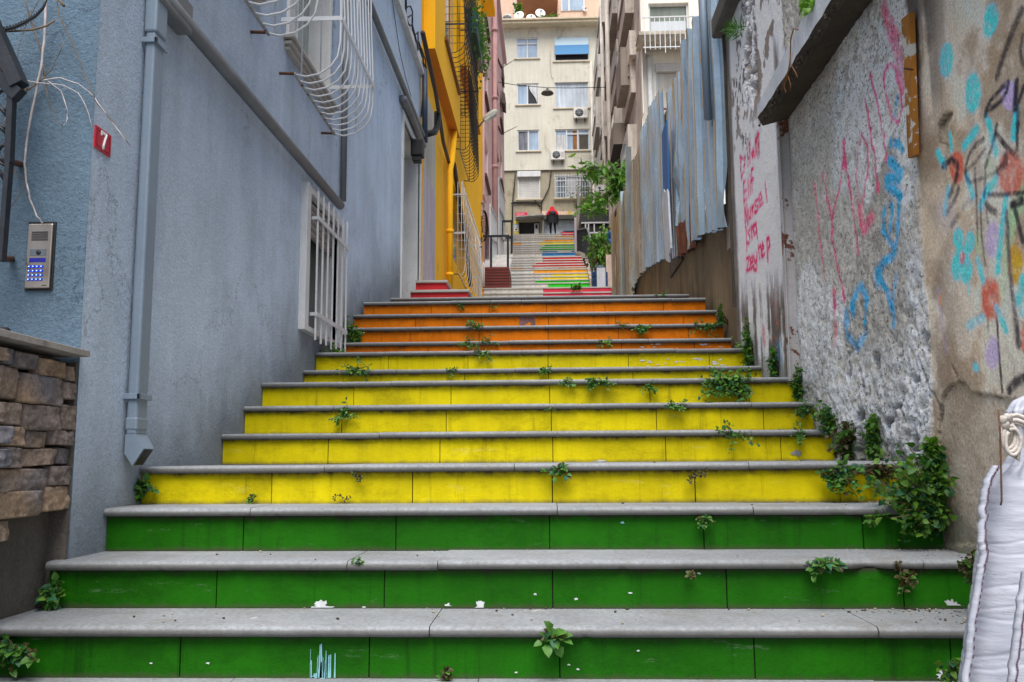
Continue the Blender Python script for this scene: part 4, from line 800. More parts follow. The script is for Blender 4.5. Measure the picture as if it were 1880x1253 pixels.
def stone(ya, yb, za_, zb_, tone, tone2, seed, dep):
    nu, nv = 22, 16; o = len(V)
    for i in range(nu+1):
        for j in range(nv+1):
            u, v = i/nu*2-1, j/nv*2-1
            e = 1-max(abs(u)**7, abs(v)**5); ed = max(0, min(1, (1-abs(u))*16))**.4*max(0, min(1, (1-abs(v))*11))**.4
            y = (ya+yb)/2+u*(yb-ya)/2; z = (za_+zb_)/2+v*(zb_-za_)/2
            q = Vector((y*7+seed,z*9,seed*2.7)); nz_ = mnoise.noise(q)*.5+mnoise.noise(q*2.3)*.3+mnoise.noise(q*5.1)*.25+mnoise.noise(q*11)*.12
            wv = 1+.05*mnoise.noise(Vector((u*1.5+seed,v*1.5,seed)))
            y += (1-ed)*mnoise.noise(q*1.2)*.008; z = (za_+zb_)/2+v*wv*(zb_-za_)/2+mnoise.noise(Vector((y*4+seed,0,seed)))*.006*abs(v)
            x = -1.800+dep*ed*(.9+.25*nz_)+.014*nz_*ed
            V.append((x, y, z)); k = max(0, min(1, .5+1.3*mnoise.noise(Vector((y*5,z*6+seed,3))))); sh__ = (.55+.45*ed)*(1+.55*nz_)
            CC.append(tuple((tone[a]*(1-k)+tone2[a]*k)*sh__ for a in range(3)))
    F.extend([(o+i*(nv+1)+j, o+(i+1)*(nv+1)+j, o+(i+1)*(nv+1)+j+1, o+i*(nv+1)+j+1) for i in range(nu) for j in range(nv)])
for q, (xa_, xb_, yt, yb_) in enumerate(stones):
    cx, cyy = (xa_+xb_)/2, (yt+yb_)/2; pa, pb = pX(xa_*SC_, 580+cyy*SC_, -1.765), pX(xb_*SC_, 580+cyy*SC_, -1.765)
    zt1 = pX(cx*SC_, 580+yt*SC_, -1.765).z; zb1 = pX(cx*SC_, 580+yb_*SC_, -1.765).z
    stone(pa.y+.002, (BY-.004 if xb_ > 400 else pb.y-.002), zb1-.002, zt1+.002, rr.choice(tones), rr.choice(tones), q*3.7, rr.uniform(.034,.055))
    if xa_ <= 0:
        y = pa.y
        while y > 1.8: L_ = rr.uniform(.14,.26); stone(y-L_, y-.006, zb1+.002, zt1-.002, rr.choice(tones), rr.choice(tones), q*3.7+y, rr.uniform(.05,.085)); y -= L_
fast_mesh('stone_cladding', np.array(V), np.array(F), np.array(CC), vcol_mat('rough_stone', .88, .012, 38, .34, 60), sw)

# iron gate leaf, vines and razor wire in front of the blue front wall
gt = empty('iron_gate', (-2.3,3.1,.4), 'dark iron gate and bracket at the left edge beside the blue wall', 'gate')
g = MB(); GY = 3.12
def q_(x, y, Y=GY): return pY(x, y, Y)
g.bar(q_(-30,10), q_(36,158), .055, .05); g.bar(q_(-30,118), q_(36,176), .04, .05); g.bar(q_(22,172), q_(17,300), .022, .03); g.bar(q_(17,300), q_(3,480), .018, .03); g.bar(q_(-40,60), q_(-60,560), .04, .04)
g.build('frame', M['dark_iron'], gt)
g = MB(); g.prism([q_(-30,100,GY+.01), q_(18,128,GY+.01), q_(28,160,GY+.01), q_(-30,125,GY+.01)], (0,.004,0)); g.build('rusty_plate', mat('rusty_dark_plate', (.06,.05,.05), .6, .4, 6, 0, .1, 60, .001, 60, chip=((.22,.08,.02), 6, .58)), gt)
g = MB()
for (cx, cy_) in ((6,185),(3,250),(8,285)): g.tube([q_(cx+12*math.cos(t), cy_+18*math.sin(t)) for t in np.linspace(0,5.4,14)], .006, 6)
for (a, b) in (((-5,190),(14,215)),((-8,225),(12,246)),((-10,280),(10,300)),((-10,300),(8,330))): g.tube([q_(*a), q_(*b)], .007, 6)
g.build('scrollwork', M['dark_iron'], gt)
for (a, b) in (((14,296),(38,302)),((2,474),(22,476))): g = MB(); g.tube([q_(*a), pY(b[0],b[1],BY+.0)], .012, 8); g.build('hinge', M['rust'], gt)
g = MB(); g.tube([pY(-20,612,3.20), pY(14,612,3.20)], .022, 8); g.build('foot_rail', M['black'], gt)
vn = empty('bare_vine', (-2.0,3.25,1.2), 'leafless twining vine stems hanging on the blue wall above the intercom', 'vine')
def vine(pts, r, mt, Y=3.255, nm='stem', jit=2.0):
    P = []; rr2 = random.Random(int(pts[0][0]*7+pts[0][1]))
    for i in range(len(pts)-1):
        for t in (0, .33, .66): x = pts[i][0]+(pts[i+1][0]-pts[i][0])*t; y = pts[i][1]+(pts[i+1][1]-pts[i][1])*t; P.append(pY(x+rr2.uniform(-jit,jit)*.4, y+rr2.uniform(-jit,jit)*.4, Y+rr2.uniform(-.012,.006)))
    P.append(pY(*pts[-1], Y)); k = len(P); r *= .72; g = MB(); g.tube(P, [r*(1-.45*i/k) for i in range(k)], 6); return g.build(nm, mt, vn)
S4 = .2394
def v4(P): return [(x*S4, y*S4) for x, y in P]
vine([(84,-10),(82,60),(78,110),(70,150),(60,200),(48,265),(45,300),(48,335),(55,365),(68,398),(78,410)], .0075, M['vine'])
vine(v4([(190,-20),(230,150),(320,400),(345,580),(365,770),(430,930),(480,970)]), .0035, M['twig']); vine(v4([(435,-20),(455,120),(600,430),(690,670),(740,790),(870,945),(1000,1125)]), .0036, M['twig'])
vine(v4([(110,600),(300,640),(480,655),(600,710),(660,820),(708,985)]), .0034, M['vine']); vine(v4([(300,620),(460,598),(600,645),(720,740),(810,870),(960,1070),(1005,1130)]), .0034, M['vine'])
vine(v4([(345,600),(470,700),(520,860),(510,940),(485,970)]), .003, M['vine']); vine(v4([(310,620),(390,540),(440,440),(490,320)]), .0034, M['twig']); vine(v4([(310,-20),(240,110),(180,240),(135,400),(135,520)]), .0026, M['twig'])
vine(v4([(120,550),(65,770),(30,960)]), .005, M['vine']); vine(v4([(140,590),(200,700),(290,640),(345,590)]), .005, M['twig']); vine(v4([(120,700),(230,680),(300,620)]), .006, M['twig'])
vine([(10,240),(28,320),(48,332),(36,360),(5,400)], .003, M['twig']); vine([(45,-5),(62,50),(78,105),(80,140)], .0026, M['twig'])
rz = empty('razor_wire', (-2.1,3.15,1.6), 'dark barbed wire strands strung across the top left of the blue wall', 'wire')
g = MB(); P = [(-30,64),(0,57),(25,51),(45,42),(65,30),(80,14),(88,-10)]; P3 = [pY(x,y,3.19) for x, y in P]; g.tube(P3, .0042, 6)
for i in range(26):
    t = i/25*(len(P3)-1); k = min(int(t), len(P3)-2); p = P3[k].lerp(P3[k+1], t-k); g.bar(p+Vector((-.004,0,-.012)), p+Vector((.005,0,.013)), .009, .002, up=(0,1,0))
g.build('barbed_strand', M['dark_iron'], rz)
g = MB(); P3 = [pY(x,y,3.2) for x, y in ((-30,57),(20,58),(60,55),(85,48),(100,38))]; g.tube(P3, .004, 6); g.tube([pY(x,y,3.18) for x, y in ((104,-10),(112,5),(118,12))], .006, 6); g.build('plain_strand', M['twig'], rz)
# ------------------------------------------------------------------ leaves
def leaf(mb, p, d, up, L, W, mi=0, fold=.25, lobes=False):
    d = Vector(d).normalized(); u = Vector(up); s = d.cross(u)
    s = s.normalized() if s.length > 1e-5 else d.orthogonal().normalized(); n_ = s.cross(d)
    P = Vector(p); a = P; t = P+d*L-n_*L*.18; m1 = P+d*L*.35+n_*W*.06; m2 = P+d*L*.72-n_*L*.05
    w1, w2 = W*.5, W*.34
    vs = [a, m1+s*w1+n_*w1*fold, m2+s*w2+n_*w2*fold, t, m2-s*w2+n_*w2*fold, m1-s*w1+n_*w1*fold, m1, m2]
    mb.add(vs, [(0,1,6),(1,2,7,6),(2,3,7),(3,4,7),(4,5,6,7),(5,0,6)], mi, True)
def rv(r_, z=0.): v = Vector((r_.gauss(0,1), r_.gauss(0,1), r_.gauss(0,1)+z)); return v.normalized()

# ------------------------------------------------------------------ yellow house
yh = empty('yellow_house', (BX,12.1,1.6), 'bright yellow house with projecting bays and iron window grilles behind the blue-grey house', 'house')
YX = -1.595
zb1 = pX(804,108,YX).z; zb2 = pX(885,258,YX).z
yd = (12.55, 13.68, 1.5, pX(790,300,BX).z+.9); yw = (16.3, 20.4, 3.75, 5.2); yw2 = (16.15,17.2,7.0,9.5); yw3 = (13.0,15.2,6.2,8.4)
g = MB(); wallX(g, BX, 12.085, 24.0, 1.3, 12.5, [yw, yw2], -.2); g.add([(BX,24.0,1.3),(-5,24.0,1.3),(-5,24.0,12.5),(BX,24.0,12.5)], [(0,1,2,3)]); g.box((-5,12.1,12.5),(-1.4,24.1,12.7)); g.box((-5,12.3,1.3),(-2.05,23.9,12.4))
g.build('wall', M['yellow_wall'], yh, fix=False)
g = MB(); zc = pX(786,330,BX).z; g.box((BX+.001,12.35,yd[2]),(BX+.012,13.68,zc), 0); g.box((BX+.001,12.35,zc),(BX+.011,13.68,yd[3]), 1); g.build('door_panel', [M['lavender'], M['cream']], yh)
def bay(ya, yb, zb, zt, win=None):
    g = MB(); g.add([(BX,ya,zb),(YX,ya,zb),(YX,ya,zt),(BX,ya,zt)], [(0,1,2,3)]); wallX(g, YX, ya, yb, zb, zt, [win] if win else [], -.1); g.add([(BX,yb,zb),(YX,yb,zb),(YX,yb,zt),(BX,yb,zt)], [(0,1,2,3)]); g.add([(BX,ya,zb),(YX,ya,zb),(YX,yb,zb),(BX,yb,zb)], [(0,1,2,3)], 1)
    return g.build('bay', [M['yellow_wall'], M['orange_under']], yh, fix=False)
bw = (13.6, 15.6, zb1+.75, zb1+3.2)
b1 = bay(12.35, 16.05, zb1, 12.4, bw); b2 = bay(17.3, 21.2, zb2, 12.4, (18.2,20.2,zb2+.9,zb2+2.6))
pane('window_glass', bw, b1, M['glass_bright'], X=YX, dep=.09); pane('window_glass', (18.2,20.2,zb2+.9,zb2+2.6), b2, M['curtain'], X=YX, dep=.09)
g = MB(); g.bbox((YX-.02,bw[0]-.1,bw[2]-.06),(YX+.05,bw[1]+.1,bw[2]), .005); g.build('sill', mat('brown_sill', (.20,.08,.03), .7, .2, 3, 0, .1, 50, 0), b1)
pane('window_glass', yw, yh, M['glass'], dep=.18); pane('window_glass', yw2, yh, M['glass_bright'], dep=.15)
g = MB(); a_, b_ = pX(846,284,BX+.10), pX(827,302,BX+.10); c_ = pX(826,530,BX+.10); yy_ = pX(826,420,BX+.10).y
g.tube([(BX+.10,yy_+.75,a_.z+.12),(BX+.10,yy_+.25,b_.z+.12),(BX+.10,yy_,b_.z-.1),(BX+.10,yy_,c_.z-.3)], .055, 10)
for z in (pX(826,425,BX+.1).z, pX(826,505,BX+.1).z): g.tube([(BX+.10,yy_,z-.03),(BX+.10,yy_,z+.03)], .066, 10)
o = g.build('downpipe', M['yellow_wall'], yh); o['label'] = 'yellow painted downpipe'
g = MB(); g.tube([pX(833,300,BX+.03),pX(846,390,BX+.03),pX(857,460,BX+.03),pX(864,525,BX+.03)], .045, 6); g.tube([pX(776,60,BX+.3),pX(800,170,BX+.2),pX(814,262,BX+.1),pX(830,320,BX+.04)], .03, 6); g.build('conduit', mat('brown_conduit', (.07,.05,.04), .7, .3, 4, 0, .1, 50, 0), yh)
gr = belly(yh, 16.5, 20.6, 12, pX(866,524,BX+.25).z, 5.25, BX, BX+.22, M['white_metal'], r=.008, hoop=(4.25,5.0), name='white_belly_grille'); gr['label'] = 'white bellied grille at street level'
g = MB(); zlo = pX(866,524,BX+.25).z
for k in range(8): z = zlo+.3+k*.17; g.tube([(BX+.05,16.45,z),(BX+.23,16.45,z),(BX+.23,20.6,z+.02)], .004, 4)
g.build('mesh_wires', M['white_metal'], gr)
g1 = belly(yh, 14.3, 17.1, 16, pX(858,168,-1.45).z, 9.5, BX, -1.34, M['dark_iron'], r=.007, hoop=(7.3,8.6), name='iron_belly_grille'); g1['label'] = 'dark bellied grille around the upper window'
g = MB()
for k in range(20): z = pX(858,168,-1.45).z+.15+k*.13; g.tube([(BX,14.28,z),(-1.34,14.28,z),(-1.34,17.1,z)], .005, 4)
g.build('mesh_wires', M['dark_iron'], g1)
zl = pX(858,288,-1.55).z
g2 = belly(yh, 16.6, 18.6, 12, zl, zl+1.75, BX, -1.45, M['dark_iron'], r=.007, name='iron_belly_grille'); g2['label'] = 'slim dark grille hanging below the bays'
g = MB()
for k in range(20): z = zl+.15+k*.08; g.tube([(BX,16.58,z),(-1.45,16.58,z),(-1.45,18.6,z)], .005, 4)
g.build('mesh_wires', M['dark_iron'], g2)
# planters hung on the bay
def planter(px0, px1, py0, py1, Y, lab, mt, seed):
    a, b = pY(px0, py0, Y), pY(px1, py1, Y); t = empty('hanging_planter', (a.x,Y,b.z), lab, 'planter', 'planters hung on the yellow house')
    g = MB(); g.prism([(a.x,Y,a.z),(b.x,Y,a.z),(b.x-.03,Y,b.z),(a.x+.03,Y,b.z)], (0,1.1,0)); g.build('box', mt, t)
    g = MB(); rr = random.Random(seed)
    for i in range(420):
        u = rr.random(); p = Vector((a.x+(b.x-a.x)*rr.uniform(-.15,1.25)+max(0,rr.gauss(0,.07)), Y+rr.uniform(-.12,1.15), a.z+rr.gauss(.02,.15)-max(0,rr.gauss(0,.16)))); leaf(g, p, rv(rr), rv(rr,1), rr.uniform(.05,.11), rr.uniform(.03,.06), rr.choice((0,0,1)))
    g.build('foliage', [M['leaf'], M['leaf2']], t)
planter(858,878,22,60,15.6,'upper dark green planter box spilling leaves on the yellow house',M['green_pot'],1)
planter(868,882,66,90,16.6,'lower grey planter box spilling leaves on the yellow house',M['concrete'],2)
# side steps by the yellow house
ss = empty('door_steps', (-1.4,11.3,1.9), 'two bright red painted steps leading up to the door of the yellow house', 'steps')
for (px, py, Y, dep_) in ((862,532,11.3,2.4),(822,515,11.75,1.9)):
    p = pY(px, py, Y); a = MB(); a.bbox((BX+.002,Y-.03,p.z-.035),(p.x,Y+dep_,p.z), .008); tr_ = a.build('tread', M['marble_edge'], ss)
    a = MB(); a.box((BX+.002,Y,p.z-.62),(p.x-.02,Y+dep_-.05,p.z-.036)); a.build('riser', M['red_paint'], tr_)
# flood lamp
fl_ = empty('street_lamp', pX(886,222,-1.6), 'grey street lamp head on a short arm at the end of the yellow house', 'street lamp')
p = pY(899,212,20.5); q = pY(886,222,20.5); e = pY(915,203,20.5); d = (e-q).normalized()
g = MB(); g.lathe([(.02,0),(.05,.03),(.075,.12),(.08,.28),(.065,.38),(.02,.42)], q+Vector((0,0,.02)), d, 14); g.build('lamp_head', mat('grey_lamp_casing', (.45,.46,.42), .5, .15, 4, 0, .05, 50, 0), fl_)
g = MB(); g.obox(p+Vector((.02,-.05,-.085)), d*.16, Vector((0,.10,0)), d.cross(Vector((0,1,0)))*.02); g.build('lens', M['glass_bright'], fl_)
g = MB(); g.tube([(-1.80,20.9,q.z-.25), q+Vector((-.02,.0,-.05)), q+d*.1], .022, 6); g.build('arm', M['pipe_grey'], fl_)

# ------------------------------------------------------------------ pink house
PX = -2.1
ph = empty('pink_house', (PX,24.1,4.4), 'tall faded pink apartment house with white window grilles beyond the yellow house', 'house')
hs = []
for zf in (9.6,12.5,15.4): hs += [(29.4,31.4,zf,zf+1.5),(34.6,36.6,zf+.1,zf+1.6),(39.6,41.4,zf+.2,zf+1.7)]
lowh = [(29.6,33.2,6.2,8.4),(34.8,39.6,8.6,11.0)]
hs = [h for h in hs if not (h[2] < 11 and h[0] > 33)]
g = MB(); wallX(g, PX, 24.02, 43.5, 3.5, 20, hs+lowh, -.22); g.add([(PX,43.5,3.5),(-8,43.5,3.5),(-8,43.5,20),(PX,43.5,20)], [(0,1,2,3)]); g.box((-8,24.1,20),(-1.95,43.6,20.2)); g.box((-8,24.2,3.5),(-2.45,43.3,19.9))
g.build('wall', M['pink'], ph, fix=False)
for i, h in enumerate(hs):
    w = pane('window', h, ph, M['white'] if i % 2 else M['glass_bright'], X=PX, dep=.08)
    g = MB(); g.box((PX-.05,h[0]-.12,h[2]-.10),(PX+.10,h[1]+.12,h[2])); g.build('sill', mat('dark_sill', (.12,.07,.06), .8, .2, 3, 0, .1, 40, 0) if i == 0 else bpy.data.materials['dark_sill'], w)
for (ya, yb, za, zb_) in lowh:
    w = pane('window', (ya,yb,za,zb_), ph, M['glass'], X=PX, dep=.2); g = MB(); n = int((yb-ya)/.13)
    for k in range(n+1):
        y = ya-.15+(yb-ya+.3)*k/n; s = (y-ya)/(yb-ya); g.box((PX+.17,y-.022,za-.9+1.1*s),(PX+.21,y+.022,zb_+.2+.4*s))
    for f in (0,.33,.66,1.): g.bar((PX+.225,ya-.15,za-.85+f*(zb_-za+.95)),(PX+.225,yb+.15,za+.25+f*(zb_-za+.45)),.03,.05)
    g.build('grille', M['white_metal'], w)['label'] = 'tall white grille'
g = MB(); p = pX(908.5,200,PX+.12); g.tube([(PX+.12,p.y,5.5),(PX+.12,p.y,19.8)], .10, 8)
for z in (8.4,11.2,14,16.8): g.tube([(PX+.12,p.y,z),(PX+.12,p.y,z+.12)], .13, 8)
g.build('downpipe', M['pink_pipe'], ph); g = MB(); g.tube([(PX+.05,28.3,5),(PX+.05,28.3,12.8)], .05, 6); g.tube([pX(872,300,-2.0)+Vector((0,3,0)),(PX+.05,29.0,8.5)], .04, 6); g.build('thin_pipe', M['pink_pipe'], ph)
for (x0, x1, y0, y1) in ((918,925,126,152),(920,928,174,199)):
    a, b = pY(x0, y0, 41.5), pY(x1, y1, 41.5); g = MB(); g.prism([(PX,41.0,a.z),(b.x,41.0,a.z-.15),(b.x,41.0,b.z),(PX,41.0,b.z+.1)], (0,1.2,0)); g.build('shutter_leaf', mat('brown_shutter_leaf', (.14,.10,.09), .7, .2, 3, 0, .05, 40, 0), ph)
for (y_, x2) in ((108,947),(232,949)):
    a, b = pY(906, y_, 38), pY(x2, y_+.5, 53); g = MB(); g.tube([(PX,38,a.z),(a.x+.3,39,a.z)], .04, 6); g.tube([(a.x+.3,39,a.z), b], .02, 5); g.build('wire_bracket', M['rust'], ph)
# cabling, meter box, bag, post and rail at the foot of the pink house
mbx = empty('meter_box', pY(873,400,23.6), 'cream metal meter box trailing a tangle of cables on the pink house', 'meter box')
a, b = pY(872,376,23.6), pY(887,400,23.6); g = MB(); g.bbox((a.x,23.45,b.z),(b.x,23.8,a.z), .02); g.prism([(a.x-.03,23.40,a.z),(b.x+.03,23.40,a.z),(b.x+.03,23.40,a.z+.05),(a.x-.03,23.40,a.z+.08)], (0,.45,0)); g.build('cabinet', mat('dusty_pink_cabinet', (.48,.36,.33), .7, .2, 3, .2, .08, 40, 0, dirt=.2), mbx)
rr = random.Random(3); g = MB()
for i in range(26):
    x0 = rr.uniform(867,884); P = [pY(x0+rr.uniform(-2,2), rr.uniform(398,404), 23.5)]
    for k in range(5): P.append(pY(x0+rr.uniform(-9,9), 405+k*9+rr.uniform(-5,5), 23.5+rr.uniform(-.15,.1)))
    g.tube(P, .009, 4)
for i in range(6): g.tube([pY(886+7*math.sin(t)+i*.6, 415-28*math.cos(t), 23.5-.02*i) for t in np.linspace(-.1,2.9,10)], .010, 4)
for i in range(10): z = 385+5*i; g.tube([pY(886,z,23.5), pY(888+4.5*math.sin((z-385)/52*3.1), z+3, 23.5)], .006, 4)
g.build('cable_tangle', M['cable'], mbx)
sk = empty('dark_sack', pY(872,525,23.3), 'dark blue-grey plastic sack hanging below the meter box cables', 'sack')
g = MB(); V_ = []; n_, m_ = 18, 12
for i in range(n_+1):
    t = i/n_; yy_ = 418+t*108; cx = 872+4*math.sin(t*5)-3*t; rw_ = (2+11*math.sin(min(1,t*1.6+.12)*math.pi*.55))*(1-.25*t)
    for j in range(m_): an = 2*math.pi*j/m_; V_.append(pY(cx+rw_*math.cos(an)*(1+.16*mnoise.noise(Vector((t*7,j*.9,2)))), yy_, 23.3)+Vector((0,.16*math.sin(an),0)))
g.add(V_, [(i*m_+j,i*m_+(j+1)%m_,(i+1)*m_+(j+1)%m_,(i+1)*m_+j) for i in range(n_) for j in range(m_)], 0, True); g.build('sack_body', mat('dark_blue_plastic', (.03,.04,.05), .35, .5, 6, 0, .1, 40, .01, 12), sk)
wp = empty('white_post', pY(879,526,23.1), 'chipped white concrete post in front of the pink house', 'post'); a, b = pY(874.5,456,23.1), pY(884,527,23.1)
g = MB(); g.bbox((a.x,23.05,b.z-.3),(b.x,23.2,a.z), .01); g.build('shaft', mat('chipped_white_post', (.58,.58,.60), .8, .15, 4, .3, .1, 40, .002, 40, dirt=.25), wp); g = MB(); g.bbox((a.x-.01,23.04,a.z),(b.x-.03,23.21,a.z+.05), .01); g.build('cap', M['concrete'], wp)
wr = empty('white_handrail', pY(885,526,23.0), 'short bent white tube handrail next to the brick-red planter', 'handrail'); g = MB(); g.tube([pY(888.5,527,23),pY(888.5,487,23),pY(887.5,483,23),pY(884,482,23.4),pY(882,484,23.8)], .022, 8); g.tube([pY(884.5,527,23.6),pY(884.5,483,23.6)], .022, 8); g.build('tube', M['white'], wr)
# brick red planter and railings
pl = empty('brick_planter', pY(912,527,25.6), 'dark red tiled planter block standing left of the pale steps', 'planter'); a, b = pY(888.5,491,25.6), pY(937,527,25.6); g = MB(); g.bbox((a.x,25.6,b.z-.2),(b.x-.03,27.2,a.z), .01)
for k in range(1,7): z = a.z-(a.z-b.z)*k/7; g.box((a.x-.003,25.592,z-.006),(b.x-.027,25.6015,z+.006), 1)
g.build('block', [M['brick_red'], MORTAR], pl)
def rail_u(name, pts, posts, Y, r, lab):
    t = empty(name, pY(posts[0][0], posts[0][2], Y), lab, 'railing'); g = MB(); P = [pY(x, y, Y) for x, y in pts]
    for p_, q_ in zip(P[:-1], P[1:]): g.bar(p_, q_, r, r)
    g.build('top_rail', M['dark_iron'], t)
    for (x, ya, yb) in posts: g = MB(); g.bar(pY(x,ya,Y), pY(x,yb,Y), r*1.05, r*1.05); g.build('post', M['dark_iron'], t)
rail_u('iron_railing', [(883,434.5),(935,433.5)], [(901.5,435,491),(932.5,434,491)], 25.9, .06, 'black square-tube railing above the red planter')
rail_u('iron_railing', [(921.5,407),(940,406.5)], [(922,407,436),(939.5,406,466)], 37, .08, 'black railing farther up at the left edge of the stairs')
st = MB()
for k in range(9): a = pY(903+k*2.2, 489-k*2.6, 27.0+k*.55); st.box((-2.1,a.y,a.z-.5),(pY(936+k*.8,480,a.y).x-.01,a.y+.6,a.z))
tag(st.build('side_stairs', M['marble'], loc=(-1.7,27,5)), 'narrow pale steps between the pink house and the main flight', 'stairs', kind='structure')
cb = empty('cream_box', pY(927,462,38), 'grimy cream concrete box beside the upper flight', 'box'); a, b = pY(919,444,38), pY(937,462,38); g = MB(); g.bbox((a.x,38,b.z-.25),(b.x,39,a.z), .02); g.build('box_body', M['marble'], cb); g = MB(); g.bbox((a.x+.02,38.1,a.z),(a.x+.28,38.7,a.z+.14), .03); g.build('lid', M['concrete'], cb)
pb = empty('stair_pier', pY(941,470,41.5), 'short beige pier at the head of the first pale flight', 'pier'); a, b = pY(936,464,41.5), pY(943,474,41.5); g = MB(); g.bbox((a.x,41.4,b.z-.4),(b.x,41.8,a.z), .02); g.build('block', M['far_wall'], pb)

# ------------------------------------------------------------------ apartment block closing the view
FY = 54.0
fb = empty('apartment_block', pY(1010,430,FY), 'beige rendered apartment block closing the top of the steps', 'building')
def fr_(x0, x1, y0, y1): a, b = pY(x0, y1, FY), pY(x1, y0, FY); return (a.x, b.x, a.z, b.z)
L1, L2, L3, L4 = fr_(948,988,69,108), fr_(949,989,153,193), fr_(950,990,238.5,278), fr_(950.5,991.5,315,366)
R1, R2, R3, R4 = fr_(1018,1081,67.5,113), fr_(1019,1080,150.5,199), fr_(1019,1082.5,236.5,277), fr_(1020,1083,321.5,364)
SHP, SHP2 = fr_(953,990,406,434), fr_(998,1056,401,434)
zbelt = pY(1010,312,FY).z; zroof = pY(1010,52,FY).z
g = MB(); wallY(g, FY, -9, 9, zbelt, zroof, [L1,L2,L3,R1,R2,R3], .25, 0); wallY(g, FY+.12, -9, 9, TOPZ-.5, zbelt, [L4,R4,SHP,SHP2], .25, 1); g.add([(-9,FY,zbelt),(9,FY,zbelt),(9,FY+.12,zbelt),(-9,FY+.12,zbelt)], [(0,1,2,3)], 1)
g.box((-9,FY+.5,TOPZ-.5),(9,FY+8,zroof-.05), 1); g.build('wall', [M['far_wall'], M['far_ground']], fb, fix=False)
g = MB(); g.bbox((-9,FY-.75,zroof),(9,FY+6,zroof+.17), .03); g.bbox((-9,FY-.85,zroof+.17),(9,FY-.7,zroof+.30), .02); g.build('roof_slab', M['far_trim'], fb)
def pw(h, mt, bars=(), hb=(), par=fb, nm='window', off=.10, fw=.07, lab=None):
    x0, x1, z0, z1 = h; g = MB(); yy_ = FY+off
    for (a, b, c_, d_) in ((x0,x0+fw,z0,z1),(x1-fw,x1,z0,z1),(x0+fw,x1-fw,z0,z0+fw),(x0+fw,x1-fw,z1-fw,z1)): g.box((a,yy_-.05,c_),(b,yy_+.05,d_))
    for f in bars: x = x0+(x1-x0)*f; g.box((x-fw*.55,yy_-.045,z0+fw),(x+fw*.55,yy_+.045,z1-fw))
    for (f, a, b) in hb: z = z0+(z1-z0)*f; g.box((x0+(x1-x0)*a,yy_-.04,z-fw*.5),(x0+(x1-x0)*b,yy_+.04,z+fw*.5))
    o = g.build(nm, M['white'], par)
    if lab: o['label'] = lab
    g = MB(); g.add([(x0,yy_+.02,z0),(x1,yy_+.02,z0),(x1,yy_+.02,z1),(x0,yy_+.02,z1)], [(0,1,2,3)]); g.build('pane', mt, o, fix=False)
    g = MB(); g.bbox((x0-.12,FY-.08,z0-.08),(x1+.12,FY+.06,z0-.002), .01); g.build('sill', M['far_trim'], o); return o
def patch(o, h, x0, x1, z0, z1, mt, nm, off):
    X0 = h[0]+(h[1]-h[0])*x0; X1 = h[0]+(h[1]-h[0])*x1; Za = h[2]+(h[3]-h[2])*z0; Zb = h[2]+(h[3]-h[2])*z1; g = MB(); g.add([(X0,off,Za),(X1,off,Za),(X1,off,Zb),(X0,off,Zb)], [(0,1,2,3)]); return g.build(nm, mt, o, fix=False)
BLUEGL = mat('pale_blue_glass', (.36,.46,.58), .08, .2, .6, .4, 0, 40, 0, spec=.7)
o = pw(L1, BLUEGL, (.5,), ((.72,0,1),)); o = pw(L2, BLUEGL, (.48,)); patch(o, L2, .52, .92, .06, .94, M['black'], 'dark_opening', FY+.115)
g = MB(); x0, x1, z0, z1 = L2; w_ = x1-x0; g.add([(x0+w_*.52,FY+.05,z1-.08),(x1-.05,FY+.05,z1-.08),(x1-.10,FY+.05,z0+.1),(x1-.22,FY+.05,z0+.45),(x0+w_*.62,FY+.05,z1-.5)], [(0,1,2,3,4)]); g.build('curtain', M['curtain'], o)
o = pw(L3, BLUEGL, (.5,)); patch(o, L3, .04, .46, .04, .96, mat('grey_curtain', (.20,.21,.24), .8, .3, 2, .8, .05, 40, 0), 'curtain', FY+.114)
o = pw(L4, M['shutter'], nm='shuttered_window', off=.18); x0, x1, z0, z1 = L4; g = MB(); g.bbox((x0-.02,FY-.06,z1-.34),(x1+.03,FY+.10,z1+.02), .02); g.build('shutter_box', M['white'], o); g = MB()
for k in range(12): z = z0+.08+k*(z1-z0-.45)/12; g.box((x0+.07,FY+.165,z),(x1-.07,FY+.17,z+.008))
g.build('slat_line', M['greyshutter'], o)
o = pw(R1, M['black'], off=.06, lab='window with a blue outside blind'); x0, x1, z0, z1 = R1; g = MB(); g.add([(x0+.03,FY-.02,z1-.03),(x1-.03,FY-.02,z1-.03),(x1-.03,FY-.10,z0+(z1-z0)*.64),(x0+.03,FY-.10,z0+(z1-z0)*.64)], [(0,1,2,3)], 0); g.add([(x0+.03,FY-.10,z0+(z1-z0)*.64),(x1-.03,FY-.10,z0+(z1-z0)*.64),(x1-.03,FY-.19,z0+.36),(x0+.03,FY-.19,z0+.36)], [(0,1,2,3)], 1); g.box((x0+.02,FY-.20,z0+.33),(x1-.02,FY-.17,z0+.37), 2)
g.build('blind', [mat('pale_blue_blind', (.44,.58,.66), .6, .05, 2, 0, .03, 40, 0), mat('blue_blind', (.07,.24,.47), .6, .05, 2, 0, .03, 40, 0), M['navy']], o)
o = pw(R2, M['glass_bright'], off=.12, fw=.05, lab='large single-pane window with sky reflection put into its pane colour'); patch(o, R2, .58, .82, .02, .97, M['navy'], 'reflection_strip', FY+.138) if False else None
o = pw(R3, BLUEGL, (.34,.66), ((.78,.34,1),)); patch(o, R3, .03, .30, .03, .75, M['curtain'], 'curtain', FY+.112); patch(o, R3, .52, .63, .03, .95, mat('orange_brown_curtain', (.30,.12,.03), .8, .3, 2, .5, .05, 40, 0), 'curtain', FY+.113); patch(o, R3, .70, .95, .05, .72, mat('dim_interior', (.09,.08,.06), .8, .3, 2, 0, .05, 40, 0), 'dark_opening', FY+.114)
